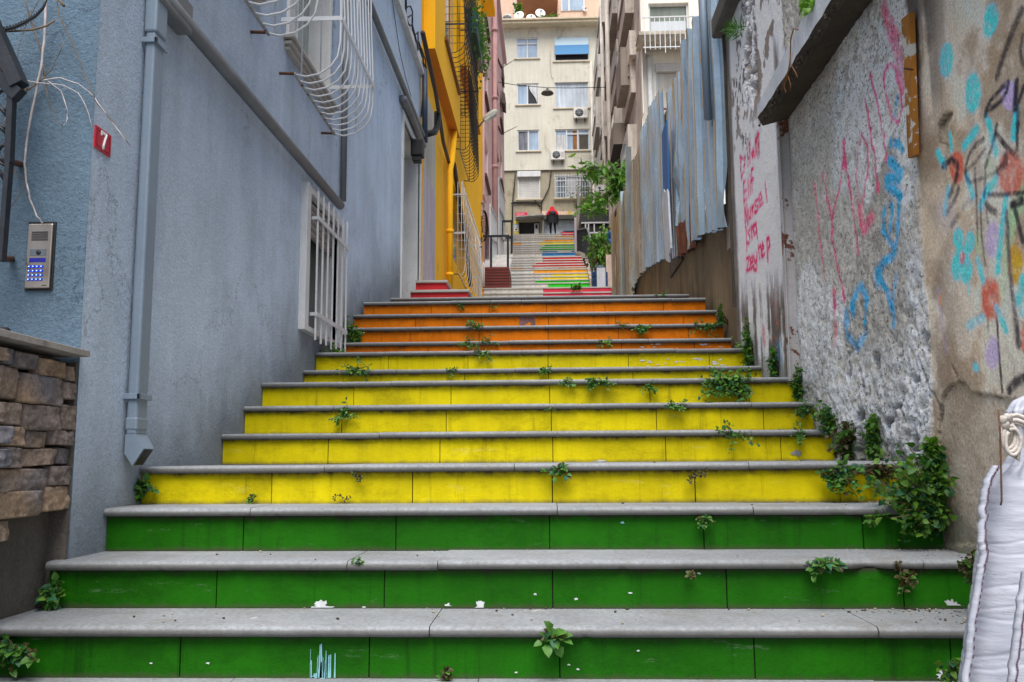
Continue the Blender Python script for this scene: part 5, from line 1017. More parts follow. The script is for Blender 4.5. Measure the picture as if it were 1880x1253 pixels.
o = pw(R4, M['glass'], (.30,.72), ((.8,0,.3),(.8,.72,1)), off=.2, lab='barred ground floor window'); patch(o, R4, .33, .69, .05, .93, M['curtain'], 'curtain', FY+.21); g = MB(); x0, x1, z0, z1 = R4
for k in range(14): x = x0-.03+(x1-x0+.06)*k/13; g.box((x-.012,FY-.06,z0-.06),(x+.012,FY-.036,z1+.06))
for f in (0,.25,.5,.75,1): z = z0+(z1-z0)*f; g.box((x0-.04,FY-.034,z-.014),(x1+.04,FY-.012,z+.014))
g.build('grille', M['white_metal'], o)
# shop openings
g = MB(); x0, x1, z0, z1 = SHP; g.add([(x0,FY+.36,z0),(x1,FY+.36,z0),(x1,FY+.36,z1),(x0,FY+.36,z1)], [(0,1,2,3)]); g.build('shop_doorway', M['black'], fb, fix=False)
a, b = fr_(981,989,410,431)[0:2]; g = MB(); q = fr_(981,989,410,432); g.bbox((q[0],FY+.05,q[2]),(q[1],FY+.34,q[3]), .03, 0); q2 = fr_(983,987,412,420); g.box((q2[0],FY+.04,q2[2]),(q2[1],FY+.05,q2[3]), 1); g.build('white_cabinet', [M['white'], M['black']], fb)
q = fr_(947,998,399.5,403.5); g = MB(); g.prism([(q[0],FY+.1,q[2]-.02),(q[1],FY+.1,q[2]+.1),(q[1],FY+.1,q[3]+.06),(q[0],FY+.1,q[2]+.04)], (0,-.9,-.05)); g.build('door_canopy', M['concrete'], fb)
POST_Y = mat('yellow_poster', (.52,.43,.08), .7, .1, 3, 0, .03, 40, 0); POST_B = mat('pale_poster', (.42,.50,.55), .7, .1, 3, 0, .03, 40, 0)
for (x0, x1, y0, y1, mt) in ((944,952,405,411,POST_Y),(944,952,412,418,POST_B),(944.5,951.5,418.5,424,M['right_white']),(944,952,424.5,432,POST_Y),(945.5,949.5,419.5,422.5,M['brick_red'])):
    q = fr_(x0,x1,y0,y1); yy_ = FY+.10 if mt is not M['brick_red'] else FY+.09; g = MB(); g.box((q[0],yy_,q[2]),(q[1],FY+.118 if mt is not M['brick_red'] else FY+.0985,q[3])); g.build('poster', mt, fb)
q = SHP2; g = MB(); g.add([(q[0],FY+.36,q[2]),(q[1],FY+.36,q[2]),(q[1],FY+.36,q[3]),(q[0],FY+.36,q[3])], [(0,1,2,3)]); g.build('shop_window', mat('bright_shopfront', (.62,.72,.80), .2, .2, .7, .3, 0, 40, 0, spec=.6), fb, fix=False)
q = fr_(997,1056,396.5,405); g = MB(); g.box((q[0],FY-.25,q[2]),(q[1],FY+.11,q[3])); g.build('shop_shutter_box', mat('dark_green_grey_box', (.06,.06,.05), .7, .3, 3, 0, .05, 40, 0), fb)
rr = random.Random(8)
for i in range(9):
    x = 994.5+i*6.9; q = fr_(x,x+6.6,388.5+rr.uniform(-1,1),396); g = MB(); g.box((q[0],FY-.04,q[2]),(q[1],FY+.11,q[3])); g.build('shop_panel', [M['lavender'], POST_Y, M['peach'], mat('faded_red_panel', (.45,.16,.10), .7, .2, 3, 0, .05, 40, 0) if i == 3 else M['peach']][rr.choice((0,1,2,3)) if i != 3 else 3], fb)
g = MB(); q = fr_(995,999,400,434); g.bbox((q[0],FY-.2,q[2]),(q[1],FY+.1,q[3]), .02); g.build('shop_pier', M['concrete'], fb)
# parked car just visible behind the head of the stairs
cr = empty('parked_car', pY(1043,431,50.5), 'dark car with red lights half hidden behind the top step', 'car'); q0, q1 = pY(1028,424,50.5), pY(1056,434,50.5)
g = MB(); prof_ = [(q0.x,q1.z-.3),(q0.x,q0.z-.15),(q0.x+.25,q0.z),(q1.x+2.2,q0.z),(q1.x+2.6,q1.z-.3)]; g.prism([(x,50.5,z) for x, z in prof_], (0,1.6,0)); g.build('body', mat('dark_car_paint', (.012,.015,.03), .25, .2, 3, 0, 0, 40, 0, spec=.6), cr)
g = MB(); a = pY(1036,428.5,50.4); g.bbox((a.x-.12,50.44,a.z-.1),(a.x+.1,50.51,a.z+.08), .02); a = pY(1044,428.5,50.4); g.bbox((a.x-.25,50.44,a.z-.06),(a.x+.3,50.51,a.z+.05), .02); g.build('tail_light', M['b_red'], cr)
# pipe and cables on the block
g = MB(); g.tube([pY(1102,46,FY-.1), pY(1103,190,FY-.1), pY(1105,312,FY-.1)], .075, 8)
for y in (128,192,245): p = pY(1103,y,FY-.1); g.tube([p,p+Vector((0,0,-.14))], .10, 8)
g.tube([pY(1104,312,FY-.1),pY(1105,345,FY-.1)], .07, 8); g.build('drain_pipe', M['white'], fb)
g = MB()
for P in ([(975,52),(966,72),(967,75)],[(955,52),(938,58),(926,59)],[(980,52),(990,64)],[(1033,52),(1030,66),(1022,72)],[(1038,52),(1026,70)],[(1024,52),(1021,60)],[(1011,70),(1010,110),(1012,140),(1016,146)],[(1000,240),(1001,268),(1008,276),(1012,278)],[(1086,152),(1088,190),(1080,203)],[(1038,283),(1090,287)],[(1094,55),(1097,180),(1098,200)]): g.tube([pY(x,y,FY-.1) for x, y in P], .016, 4)
g.build('pale_cable', M['far_trim'], fb)
g = MB()
for P in ([(946,318),(944,345),(941,372),(940,434)],[(943,345),(941,375),(941,410)],[(941,372),(970,371),(988,372),(994,376),(994,402)],[(1012,314),(1008,345),(998,366),(993,374)],[(980,366),(992,380)],[(938,374),(960,373),(985,374)]): g.tube([pY(x,y,FY+.02) for x, y in P], .035, 5)
g.build('black_cable', M['cable'], fb)
# street name sign (its lettering is too small to read: two white lines of strokes)
sg = empty('street_sign', pY(956,402,FY), 'small crimson street sign with two lines of white lettering above the shop door', 'sign'); q = fr_(946,968,390,400.5); q3 = fr_(946,968,400.5,402.5)
g = MB(); g.box((q[0],FY+.04,q[2]),(q[1],FY+.118,q[3]), 0); g.box((q3[0],FY+.04,q3[2]),(q3[1],FY+.118,q3[3]), 1); g.build('plate', [mat('crimson_sign', (.52,.01,.06), .5, .05, 3, 0, 0, 40, 0), mat('lilac_strip', (.55,.40,.72), .5, .05, 3, 0, 0, 40, 0)], sg)
rr = random.Random(2); g = MB()
for (y, xa, xb) in ((393.2,948.5,961.5),(396.8,948.5,959)):
    x = xa
    while x < xb: w_ = rr.uniform(.8,1.3); p, q = pY(x,y-1,FY), pY(x+w_,y+1,FY); g.box((p.x,FY+.036,q.z),(p.x+.012,FY+.0395,p.z)); g.box((p.x+.013,FY+.036,p.z-.014),(q.x,FY+.0395,p.z)); g.box((q.x-.010,FY+.036,q.z),(q.x,FY+.0395,p.z-.015)) if rr.random() < .6 else None; x += w_+.5
g.build('lettering', M['white'], sg)
# air conditioners
def ac_unit(x0, x1, y0, y1, lab, Y=FY, xf=.40, grp=None, dep=.32):
    a, b = pY(x0, y0, Y-dep), pY(x1, y1, Y-dep); t = empty('air_conditioner', (a.x,Y,b.z), lab, 'air conditioner', grp)
    g = MB(); g.bbox((a.x,Y-dep,b.z),(b.x,Y-.04,a.z), .02); g.build('casing', M['ac'], t)
    w_, h_ = b.x-a.x, a.z-b.z; c_ = (a.x+w_*xf, Y-dep-.002, b.z+h_*.5); g = MB(); g.lathe([(.001,.012),(h_*.16,.012),(h_*.38,.006),(h_*.42,-.01)], c_, (0,-1,0), 20); o = g.build('fan_grille', M['fan'], t)
    g = MB()
    for k in range(6): an = k*math.pi/3; g.bar((c_[0],c_[1]-.014,c_[2]),(c_[0]+math.cos(an)*h_*.36,c_[1]-.014,c_[2]+math.sin(an)*h_*.36),.012,.008)
    g.build('spoke', M['ac'], o); g = MB()
    for k in range(5): z = b.z+h_*(.25+.12*k); g.box((a.x+w_*.72,Y-dep-.006,z),(a.x+w_*.93,Y-dep-.0005,z+.012))
    g.build('vent_slit', M['fan'], t); g = MB()
    for f in (.2,.8): x = a.x+w_*f; g.box((x-.02,Y-dep+.02,b.z-.04),(x+.02,Y,b.z-.001)); g.box((x-.02,Y-.06,b.z-.2),(x+.02,Y-.02,b.z-.041))
    g.build('bracket', M['dark_iron'], t)
ac_unit(1053,1079,198,216,'air conditioner just under the large single-pane window of the end block'); ac_unit(1011,1037,276,293,'lower air conditioner beside the curtained third-row window of the end block'); ac_unit(926,938,26,45,'air conditioner standing on the roof edge beside the dishes', Y=FY+.6)
# roof terrace
rt = empty('roof_terrace', pY(1020,45,FY+4), 'peach coloured set-back roof storey with a terrace and a white window', 'building')
TY = FY+4.0; zt0 = zroof+.17
def tq(x, y, Y=TY): return pY(x, y, Y)
g = MB(); a = tq(1023,30); g.box((a.x,TY-1.6,zt0),(9,TY+4,tq(1000,-60).z)); g.box((-9,TY+2.0,zt0),(a.x,TY+4,tq(1000,-60).z)); g.build('wall', M['peach'], rt)
g = MB(); p0, p1 = pY(948,-6,TY-1.5), pY(1024,5,TY-1.5); g.prism([(p0.x,TY-2.2,p0.z+.2),(p1.x,TY-2.2,p1.z-.12),(p1.x,TY-2.2,p1.z+.1),(p0.x,TY-2.2,p0.z+.45)], (0,4.2,0)); g.build('canopy', mat('brown_terrace_canopy', (.30,.15,.09), .8, .2, 2, 0, .05, 40, 0), rt)
a, b = pY(1029,-18,TY-1.62), pY(1074,20,TY-1.62); g = MB(); g.box((a.x,TY-1.66,b.z),(b.x,TY-1.605,a.z)); o = g.build('window', M['white'], rt); c1, d1 = pY(1032,-15,TY-1.67), pY(1043,19,TY-1.67); g = MB(); g.box((c1.x,TY-1.675,d1.z),(d1.x,TY-1.662,c1.z)); c1, d1 = pY(1046,-15,TY-1.67), pY(1071,19,TY-1.67); g.box((c1.x,TY-1.675,d1.z),(d1.x,TY-1.662,c1.z)); g.build('pane', BLUEGL, o)
g = MB(); a = pY(946,-5,TY-1); g.bar((a.x,TY-1,zt0),(a.x,TY-1,a.z+1),.14,.14); g.build('post', M['white'], rt)
g = MB()
for k in range(9): x = tq(975+k*5.5,30).x; g.bar((x,TY-.6,zt0),(x,TY-.6,zt0+1.0),.03,.03)
g.bar((tq(972,30).x,TY-.6,zt0+1.0),(tq(1022,30).x,TY-.6,zt0+1.0),.05,.05); g.build('railing', M['dark_iron'], rt)
g = MB(); g.box((tq(985,30).x,TY-.5,zt0),(tq(1022,30).x,TY-.45,zt0+1.6)); g.build('dark_door', M['right_dark'], rt)
def dish(px, py, rpx, Y, lab, nrm, mt=M['dish']):
    c_ = pY(px, py, Y); r_ = rpx/FPX*Y; t = empty('satellite_dish', (c_.x,Y,c_.z-r_), lab, 'satellite dish', None); nn = Vector(nrm).normalized()
    g = MB(); g.lathe([(.001,-.16*r_),(.35*r_,-.13*r_),(.7*r_,-.05*r_),(r_,.08*r_),(r_,.11*r_),(.7*r_,-.02*r_),(.001,-.13*r_)], c_, nn, 24); g.build('reflector', mt, t)
    g = MB(); f = c_+nn*r_*1.0+Vector((0,0,-.1*r_)); g.tube([c_+Vector((0,0,-r_*.95)), f], .014, 5); g.lathe([(.001,0),(.04,.01),(.05,.10),(.001,.12)], f, -nn, 8); g.build('feed_arm', M['pipe_grey'], t)
    g = MB(); g.tube([c_-nn*.1*r_, c_-nn*.35*r_+Vector((0,0,-.1)), (c_.x-nn.x*.3*r_, Y+.1, c_.z-r_*1.4)], .025, 6); g.build('mast', M['pipe_grey'], t)
dish(953,29.5,10,FY+.5,'leftmost white satellite dish on the roof edge',(-.25,-1,.25)); dish(975,34,9.5,FY+.3,'lower middle white satellite dish on the roof edge',(.05,-1,.3)); dish(992,25,10,FY+.7,'right hand white satellite dish standing highest on the roof edge',(.2,-1,.25)); dish(1073,17,6,FY+2.2,'small white dish fixed to the peach terrace wall',(.8,-1,.2))
for (x, y, mt, lab, sd) in ((1000,40,M['ac'],'pale pot with a leafy plant on the roof edge',1),(1011,40,M['green_pot'],'dark green pot with a plant on the roof edge',2),(1019,38,mat('terracotta_red', (.45,.08,.03), .7, .15, 3, 0, .05, 40, 0),'red pot at the right end of the roof plants',3)):
    c_ = pY(x, y, FY+.4); t = empty('potted_plant', (c_.x,FY+.4,c_.z-.15), lab, 'potted plant'); g = MB(); g.lathe([(.001,-.15),(.10,-.15),(.15,.12),(.17,.12),(.17,.16),(.12,.16),(.001,.13)], c_, (0,0,1), 12); g.build('pot', mt, t); g = MB(); rr = random.Random(sd)
    for i in range(70): leaf(g, c_+Vector((rr.gauss(0,.14),rr.gauss(0,.1),.18+abs(rr.gauss(0,.11)))), rv(rr), rv(rr,1), .12, .07, rr.choice((0,1)))
    g.build('foliage', [M['leaf'], M['leaf2']], t)
cl = empty('roof_creeper', pY(951,24,FY+1.5), 'green climbing plant on the terrace post behind the dishes', 'plant'); g = MB(); rr = random.Random(4)
for i in range(160): leaf(g, pY(rr.gauss(951,4), rr.uniform(8,28), FY+1.6), rv(rr), rv(rr,1), .2, .12, rr.choice((0,1)))
g.build('foliage', [M['leaf'], M['leaf2']], cl)
# lamp hung over the alley on a wire
hl = empty('hanging_lamp', pY(1005,170,38), 'flat dark disc street lamp hung on a wire across the alley', 'street lamp'); c_ = pY(1005,171,38); r_ = 12/FPX*38
g = MB(); g.lathe([(.001,.22),(.05,.20),(.09,.10),(r_*.8,.05),(r_,-.02),(r_*.97,-.04),(r_*.5,-.02),(.001,-.02)], c_, (0,0,1), 24); g.build('shade', mat('dark_lamp_shade', (.08,.08,.075), .5, .2, 3, 0, 0, 40, 0), hl)
g = MB(); P = [pY(914,151,38), pY(950,157,38), pY(1005,161.5,38), pY(1050,162,38), pY(1140,160,38)]; g.tube(P, .016, 5); g.tube([pY(1005,161.5,38), c_+Vector((0,0,.2))], .016, 5); g.build('wire', M['cable'], hl)
# ------------------------------------------------------------------ taupe apartment house on the right
RX = 3.0; RY = 27.0
rb = empty('taupe_apartments', (RX,RY,3), 'weathered taupe apartment building with jutting bays and a white front, rising behind the tin fence', 'building')
g = MB(); wallX(g, RX, RY, 53.4, 3, 24, depth=.2); g.box((RX+.3,RY+.4,3),(12,53,23.9)); g.build('side_wall', M['right_wall'], rb, fix=False)
fw = (pY(1203,105,RY).x, pY(1256,105,RY).x, pY(1203,225,RY).z, pY(1203,118,RY).z); dz_ = pY(1190,86,RY).z
dw = (pY(1191,40,RY).x, pY(1265,40,RY).x, dz_+.02, pY(1190,10,RY).z+.06); dw2 = (pY(1299,40,RY).x, pY(1372,40,RY).x, dz_+.02, dw[3])
g = MB(); wallY(g, RY, RX, 11, 3, 24, [fw, dw, dw2], .22); g.box((RX-.002,RY-.35,pY(1150,160,RY).z-1.0),(RX+.02,RY,24), 0); g.build('front_wall', M['right_white'], rb, fix=False)
def fpane(h, mt, par, nm='glass', off=.15): g = MB(); g.add([(h[0],RY+off,h[2]),(h[1],RY+off,h[2]),(h[1],RY+off,h[3]),(h[0],RY+off,h[3])], [(0,1,2,3)]); return g.build(nm, mt, par, fix=False)
def ffr(h, nm, w=.06):
    g = MB()
    for (a, b, c_, d_) in ((h[0],h[0]+w,h[2],h[3]),(h[1]-w,h[1],h[2],h[3]),(h[0]+w,h[1]-w,h[3]-w,h[3])): g.box((a,RY+.08,c_),(b,RY+.14,d_))
    return g.build(nm, M['white'], rb)
GG = mat('green_grey_glass', (.20,.235,.19), .15, .2, .6, .3, 0, 40, 0, spec=.6)
o = ffr(dw,'balcony_door'); fpane(dw, GG, o); q = (dw[0]+.08,dw[1]-.08,dw[2]+.3,dw[2]+(dw[3]-dw[2])*.62); fpane(q, mat('pale_grey_blind', (.50,.54,.58), .5, .08, 2, .1, 0, 40, 0), o, 'blind', .145)
o = ffr(dw2,'balcony_door'); fpane(dw2, GG, o); o = ffr(fw,'shuttered_window'); fpane(fw, M['shutter'], o, 'roller_shutter', .12)
g = MB()
for k in range(26): z = fw[2]+(fw[3]-fw[2])*k/26; g.box((fw[0]+.1,RY+.112,z),(fw[1]-.07,RY+.118,z+.012))
g.build('slat_line', M['right_light'], o); g = MB(); g.bbox((fw[0]-.02,RY-.05,fw[3]-.26),(fw[1]+.03,RY+.10,fw[3]), .02); g.build('shutter_box', M['white'], o)
g = MB(); n = 40; V_ = []
za = dz_-.04
for i in range(n+1):
    x = RX-.15+8*i/n; e = .09*mnoise.noise(Vector((x*2.5,0,0)))+.05*mnoise.noise(Vector((x*7,3,0))); V_ += [(x,RY-1.0,za+.06),(x,RY-1.0,za-.05),(x,RY-.8,za-.17+e),(x,RY-.1,za-.16-e)]
g.add(V_, [(i*4+j,(i+1)*4+j,(i+1)*4+j+1,i*4+j+1) for i in range(n) for j in range(3)]); g.box((RX-.15,RY-.98,za+.055),(RX+7.8,RY,za+.06)); g.build('balcony_slab', mat('spalled_slab', (.46,.41,.34), .9, .35, 2.5, 0, .2, 40, .01, 12, dirt=.3, dirtc=(.14,.10,.07)), rb)
g = MB(); Yr = RY-1.0; zt_ = pY(1200,32,Yr).z; zb_ = pY(1200,91,Yr).z
for k in range(25): x = pY(1182,60,Yr).x+.03+.152*k; g.box((x-.011,Yr-.011,zb_-.0),(x+.011,Yr+.011,zt_-.02)) if k % 4 else g.box((x-.012,Yr-.012,zb_-.12),(x+.012,Yr+.012,zt_-.02))
g.box((pY(1180,60,Yr).x,Yr-.02,zt_-.02),(RX+4.2,Yr+.02,zt_+.015)); g.box((pY(1180,60,Yr).x,Yr-.018,zb_+.05),(RX+4.2,Yr+.018,zb_+.08)); g.bar((RX,RY-.02,zt_-.3),(pY(1160,88,RY+2).x,RY+.8,zb_-.1),.04,.04); g.build('balcony_railing', M['white_metal'], rb)
g = MB()
for z in (pY(1200,201,RY-.8).z, pY(1200,214,RY-.8).z, pY(1200,228,RY-.8).z): g.bar((RX+.12,RY-.8,z),(RX+1.5,RY-.8,z),.05,.05)
for x in (RX+.14,RX+.75,RX+1.4): g.bar((x,RY-.8,pY(1200,245,RY-.8).z),(x,RY-.8,pY(1200,200,RY-.8).z),.05,.05)
g.build('maroon_railing', M['maroon'], rb)
p = pY(1195,200,RY-.12); g = MB(); g.tube([(p.x-.12,RY+.9,pY(1190,104,RY).z+.05),(p.x-.05,RY+.1,pY(1190,104,RY).z+.08),(p.x,RY-.12,pY(1190,112,RY).z),(p.x,RY-.12,4.0)], .085, 10); g.build('white_pipe', M['white'], rb)
# jutting bays, boxes, pipes and flues of the long side
def sidebox(y0, y1, z0, z1, xo, mt, under, nm, slope=0.):
    g = MB(); P = [(RX,y0),(xo,y0),(xo,y1),(RX,y1)]
    g.add([(RX,y0,z0),(xo,y0,z0+slope),(xo,y0,z1),(RX,y0,z1)], [(0,1,2,3)], 0); g.add([(xo,y0,z0+slope),(xo,y1,z0+slope),(xo,y1,z1),(xo,y0,z1)], [(0,1,2,3)], 0); g.add([(RX,y1,z0),(xo,y1,z0+slope),(xo,y1,z1),(RX,y1,z1)], [(0,1,2,3)], 0)
    g.add([(RX,y0,z0),(RX,y1,z0),(xo,y1,z0+slope),(xo,y0,z0+slope)], [(0,1,2,3)], 1); g.add([(RX,y0,z1),(RX,y1,z1),(xo,y1,z1),(xo,y0,z1)], [(0,1,2,3)], 0)
    return g.build(nm, [mt, under], rb, fix=False)
rr = random.Random(12); fl = [6.6,9.4,12.2,15.0,17.8,20.6]
for j, zf in enumerate(fl):
    for i, (ya, yb) in enumerate(((28.6,31.6),(34.0,37.4),(40.2,43.6),(46.4,50.0))):
        xo_ = 2.70 if (i+j) % 2 else 2.84
        b = sidebox(ya, yb, zf-.15, zf+1.55, xo_, M['right_light'] if (i*3+j) % 3 else M['right_wall'], M['right_dark'], 'bay')
        g = MB(); g.add([(xo_-.004,ya+.35,zf+.62),(xo_-.004,yb-.35,zf+.62),(xo_-.004,yb-.35,zf+1.45),(xo_-.004,ya+.35,zf+1.45)], [(0,1,2,3)]); w = g.build('window', M['glass_bright'] if (i+j) % 2 else M['curtain'], b, fix=False)
        g = MB(); g.box((xo_-.06,ya+.3,zf+.54),(xo_,yb-.3,zf+.62)); g.build('sill', M['right_dark'], w)
        g = MB(); g.add([(RX-.004,yb+.5,zf+.1),(RX-.004,yb+1.7,zf+.1),(RX-.004,yb+1.7,zf+1.5),(RX-.004,yb+.5,zf+1.5)], [(0,1,2,3)]); w = g.build('window', M['white'] if (i+j) % 3 else M['glass_bright'], rb, fix=False)
        g = MB(); g.box((RX-.10,yb+.4,zf),(RX-.003,yb+1.8,zf+.1)); g.build('sill', M['right_dark'], w)
a, b = pY(1150,132,29.5), pY(1187,88,29.5); sidebox(28.2, 31.8, a.z, b.z, a.x+.0, M['right_light'], M['right_light'], 'pale_awning', .0)
a, b = pY(1152,178,30.), pY(1175,110,30.); sidebox(29.0, 31.0, a.z, b.z, 2.55, M['right_dark'], M['right_dark'], 'dark_bay'); a, b = pY(1140,290,33.), pY(1160,252,33.); sidebox(31.5, 34.5, a.z, b.z, 2.45, M['right_dark'], M['black'], 'dark_vent_box')
g = MB()
for px_, Y in ((1140,33.5),(1128,40.5),(1112,50)):
    x = pY(px_,100,Y).x; x = min(x, RX-.5) if px_ != 1140 else x; g.tube([(RX-.55 if Y < 36 else RX-.3,Y,4),(RX-.55 if Y < 36 else RX-.3,Y,23)], .085, 8)
g.build('drain_pipe', M['right_light'], rb)
for (px_, py_, Y) in ((1134,47,36),(1108,83,47),(1126,211,36),(1123,212,38),(1150,241,30),(1129,203,37)):
    q = pY(px_, py_, Y); g = MB(); g.tube([(RX,Y,q.z),(q.x,Y-.1,q.z)], .07, 8); g.tube([(q.x,Y-.1,q.z),(q.x-.06,Y-.1,q.z)], .08, 8, 1); g.build('flue', [M['white'], M['black']], rb)

# ------------------------------------------------------------------ garden between the stairs and the fence
g = MB(); pr = [(20.2,3.3),(23.9,4.3),(27,5.0),(31,6.4),(36,7.8),(43,9.6),(47,TOPZ-.02)]
for (ya, za), (yb, zb_) in zip(pr[:-1], pr[1:]): g.add([(1.36 if ya > 26 else 1.5,ya,za),(3.2,ya,za),(3.2,yb,zb_),(1.36 if yb > 26 else 1.5,yb,zb_)], [(0,1,2,3)])
tag(g.build('garden_terrain', mat('dark_soil', (.07,.06,.045), .95, .4, 2, 0, .2, 40, .01, 20), loc=(1.5,20.2,3.3)), kind='structure')
# stringer with a stepped foot, iron balusters
sr = empty('stair_railing', pY(1090,520,27.4), 'black iron balustrade on a pale stepped stringer along the right of the far steps', 'railing')
g = MB(); A_ = pY(1091,520,27.3); B_ = pY(1060,466,40.5); xs_ = 1.30
def sline(y, base): return np.interp(y, [27.3,30.6,33,41], [pY(1092,512+base,27.3).z, pY(1074,474+base,30.6).z, pY(1072,470+base,33).z, pY(1062,463+base,41).z])
ys = np.linspace(27.3, 41, 28); V_ = []
for y in ys: z = float(sline(y, 0)); V_ += [(xs_,y,z-1.2),(xs_,y,z),(xs_+.22,y,z),(xs_+.22,y,z-1.2)]
g.add(V_, [(4*i+j,4*i+j+1,4*i+j+5,4*i+j+4) for i in range(27) for j in range(3)]); g.add(V_[:4], [(0,1,2,3)])
for k in range(14): y = 27.6+k*.75; z = float(sline(y, 0)); g.box((xs_-.005,y,z-.03),(xs_+.225,y+.25,z+.10))
g.build('stringer', mat('beige_stringer', (.42,.37,.32), .85, .2, 2, .2, .08, 40, .001, 40, dirt=.2), sr)
g = MB()
for k in range(46): y = 27.7+k*.29; z = float(sline(y, 0)); g.bar((xs_+.11,y,z),(xs_+.11,y,z+1.05),.035,.035)
g.build('balusters', M['dark_iron'], sr); g = MB()
for i in range(len(ys)-1): g.bar((xs_+.11,ys[i],float(sline(ys[i],0))+1.05),(xs_+.11,ys[i+1],float(sline(ys[i+1],0))+1.05),.06,.05)
g.build('top_rail', M['pipe_grey'], sr)
cp = empty('concrete_post', pY(1061,470,40.6), 'tall grey concrete post with a leaning top at the head of the balustrade', 'post'); a, b = pY(1058.5,356,40.6), pY(1066,470,40.6)
g = MB(); g.prism([(a.x,40.5,b.z-.6),(b.x,40.5,b.z-.6),(b.x-.01,40.5,a.z),(b.x-.10,40.5,a.z+.25),(a.x+.03,40.5,a.z+.12)], (0,.2,0)); g.build('shaft', M['concrete'], cp); g = MB(); a2, b2 = pY(1054,402,40.55), pY(1059,446,40.55); g.bbox((a2.x,40.3,b2.z-.5),(b2.x-.005,40.6,a2.z), .01); g.build('low_pier', M['lavender'], cp)
sh1 = empty('garden_shed', pY(1095,430,36), 'low dark grey flat-roofed shed with a white framed front beyond the balustrade', 'shed'); SY = 36.0
a, b = pY(1066.5,386.5,SY), pY(1126,408,SY); g = MB(); g.box((a.x,SY,b.z),(b.x,SY+3,a.z)); g.box((a.x+.05,SY+.25,pY(1095,440,SY).z-1),(b.x,SY+2.8,b.z), 1); g.build('body', [mat('charcoal_fascia', (.035,.036,.042), .6, .2, 2, 0, .05, 40, 0), M['right_dark']], sh1)
g = MB(); g.box((a.x-.03,SY-.05,a.z),(b.x,SY+3.02,a.z+.06)); g.build('roof_edge', M['far_trim'], sh1)
g = MB(); zt_, zb_ = pY(1095,409.5,SY).z, pY(1095,428,SY).z; g.box((a.x,SY-.04,zt_-.03),(b.x,SY+.0,zt_+.03)); g.box((a.x,SY-.04,zb_-.03),(b.x,SY,zb_+.03))
for px_ in (1075,1080.5,1091,1109): x = pY(px_,420,SY).x; g.box((x-.025,SY-.03,zb_+.03),(x+.025,SY-.002,zt_-.03))
g.build('window_frame', M['white'], sh1); g = MB(); g.box((a.x,SY+.05,zb_),(b.x,SY+.06,zt_)); g.build('pane', M['black'], sh1)
wb = empty('white_board', pY(1104,525,25.0), 'plain white upright board at the foot of the far steps', 'board'); a, b = pY(1095.5,492,25), pY(1112,527,25); g = MB(); g.bbox((a.x,25,b.z-.1),(b.x,25.05,a.z), .006); g.build('panel', M['white_board'], wb)
bd = empty('blue_barrel', pY(1090,525,25.3), 'dark blue plastic barrel beside the white board', 'barrel'); a, b = pY(1086,497,25.3), pY(1098,527,25.3); r_ = .24; c_ = Vector((a.x+r_,25.3+r_,b.z-.1)); h_ = a.z-b.z+.1
g = MB(); g.lathe([(.001,0),(r_*.92,0),(r_,.04),(r_,h_*.3),(r_*.96,h_*.33),(r_,h_*.36),(r_,h_*.64),(r_*.96,h_*.67),(r_,h_*.7),(r_,h_*.95),(r_*.9,h_),(.001,h_)], c_, (0,0,1), 18); g.build('body', mat('dark_blue_plastic_barrel', (.012,.045,.12), .4, .15, 3, 0, .03, 40, 0), bd); a, b = pY(1094,487,25.4), pY(1107,494,25.4); g = MB(); g.lathe([(.001,.0),(.16,.0),(.17,.05),(.10,.11),(.001,.13)], (a.x+.12,25.5,b.z), (0,0,1), 14); g.build('lid', M['navy'], bd)
bt = empty('blue_tarp', pY(1120,445,24.5), 'crumpled bright blue tarpaulin hanging by the fence end', 'tarpaulin'); g = MB(); V_ = []
for i in range(9):
    for j in range(7): u, v = i/8, j/6; x = 1116+9*u+(1-v)*0+2*v*(1-u); y = 424+24*v+3*u*(1-v); V_.append(pY(x, y, 24.4)+Vector((0,.12*mnoise.noise(Vector((u*4,v*3,1))),0)))
g.add(V_, [(i*7+j,i*7+j+1,(i+1)*7+j+1,(i+1)*7+j) for i in range(8) for j in range(6)], 0, True); g.build('cloth', M['blue_board'], bt)
b2 = empty('blue_tank', pY(1116,390,46), 'light blue panel of a rooftop tank glimpsed through the tree', 'tank'); a, b = pY(1106,340,46), pY(1122,388,46); g = MB(); g.prism([(a.x,46,b.z),(b.x,46,b.z),(b.x,46,a.z),(a.x+.25,46,a.z-.25)], (0,.6,0)); g.build('panel', mat('light_blue_panel', (.05,.28,.50), .5, .1, 3, .2, .03, 40, 0), b2); a, b = pY(1110,318,46), pY(1116,336,46); g = MB(); g.bbox((a.x,46,b.z),(b.x,46.3,a.z), .03); g.build('cap', M['blue_board'], b2)
dish(1101,347,8.5,34,'dull grey satellite dish half hidden by the tree leaves',(-.1,-1,.2),mat('dull_dish', (.42,.43,.42), .6, .1, 3, 0, 0, 40, 0))
pe = empty('peach_garden_wall', pY(1118,525,25.6), 'short peach rendered wall behind the white board', 'wall'); a, b = pY(1112.5,468,25.8), pY(1140,527,25.8); g = MB(); g.box((a.x,25.8,b.z-.2),(3.0,26,a.z)); g.build('wall_face', mat('pale_peach_render', (.52,.40,.33), .85, .2, 2, .3, .08, 40, .001, 40, dirt=.15), pe)

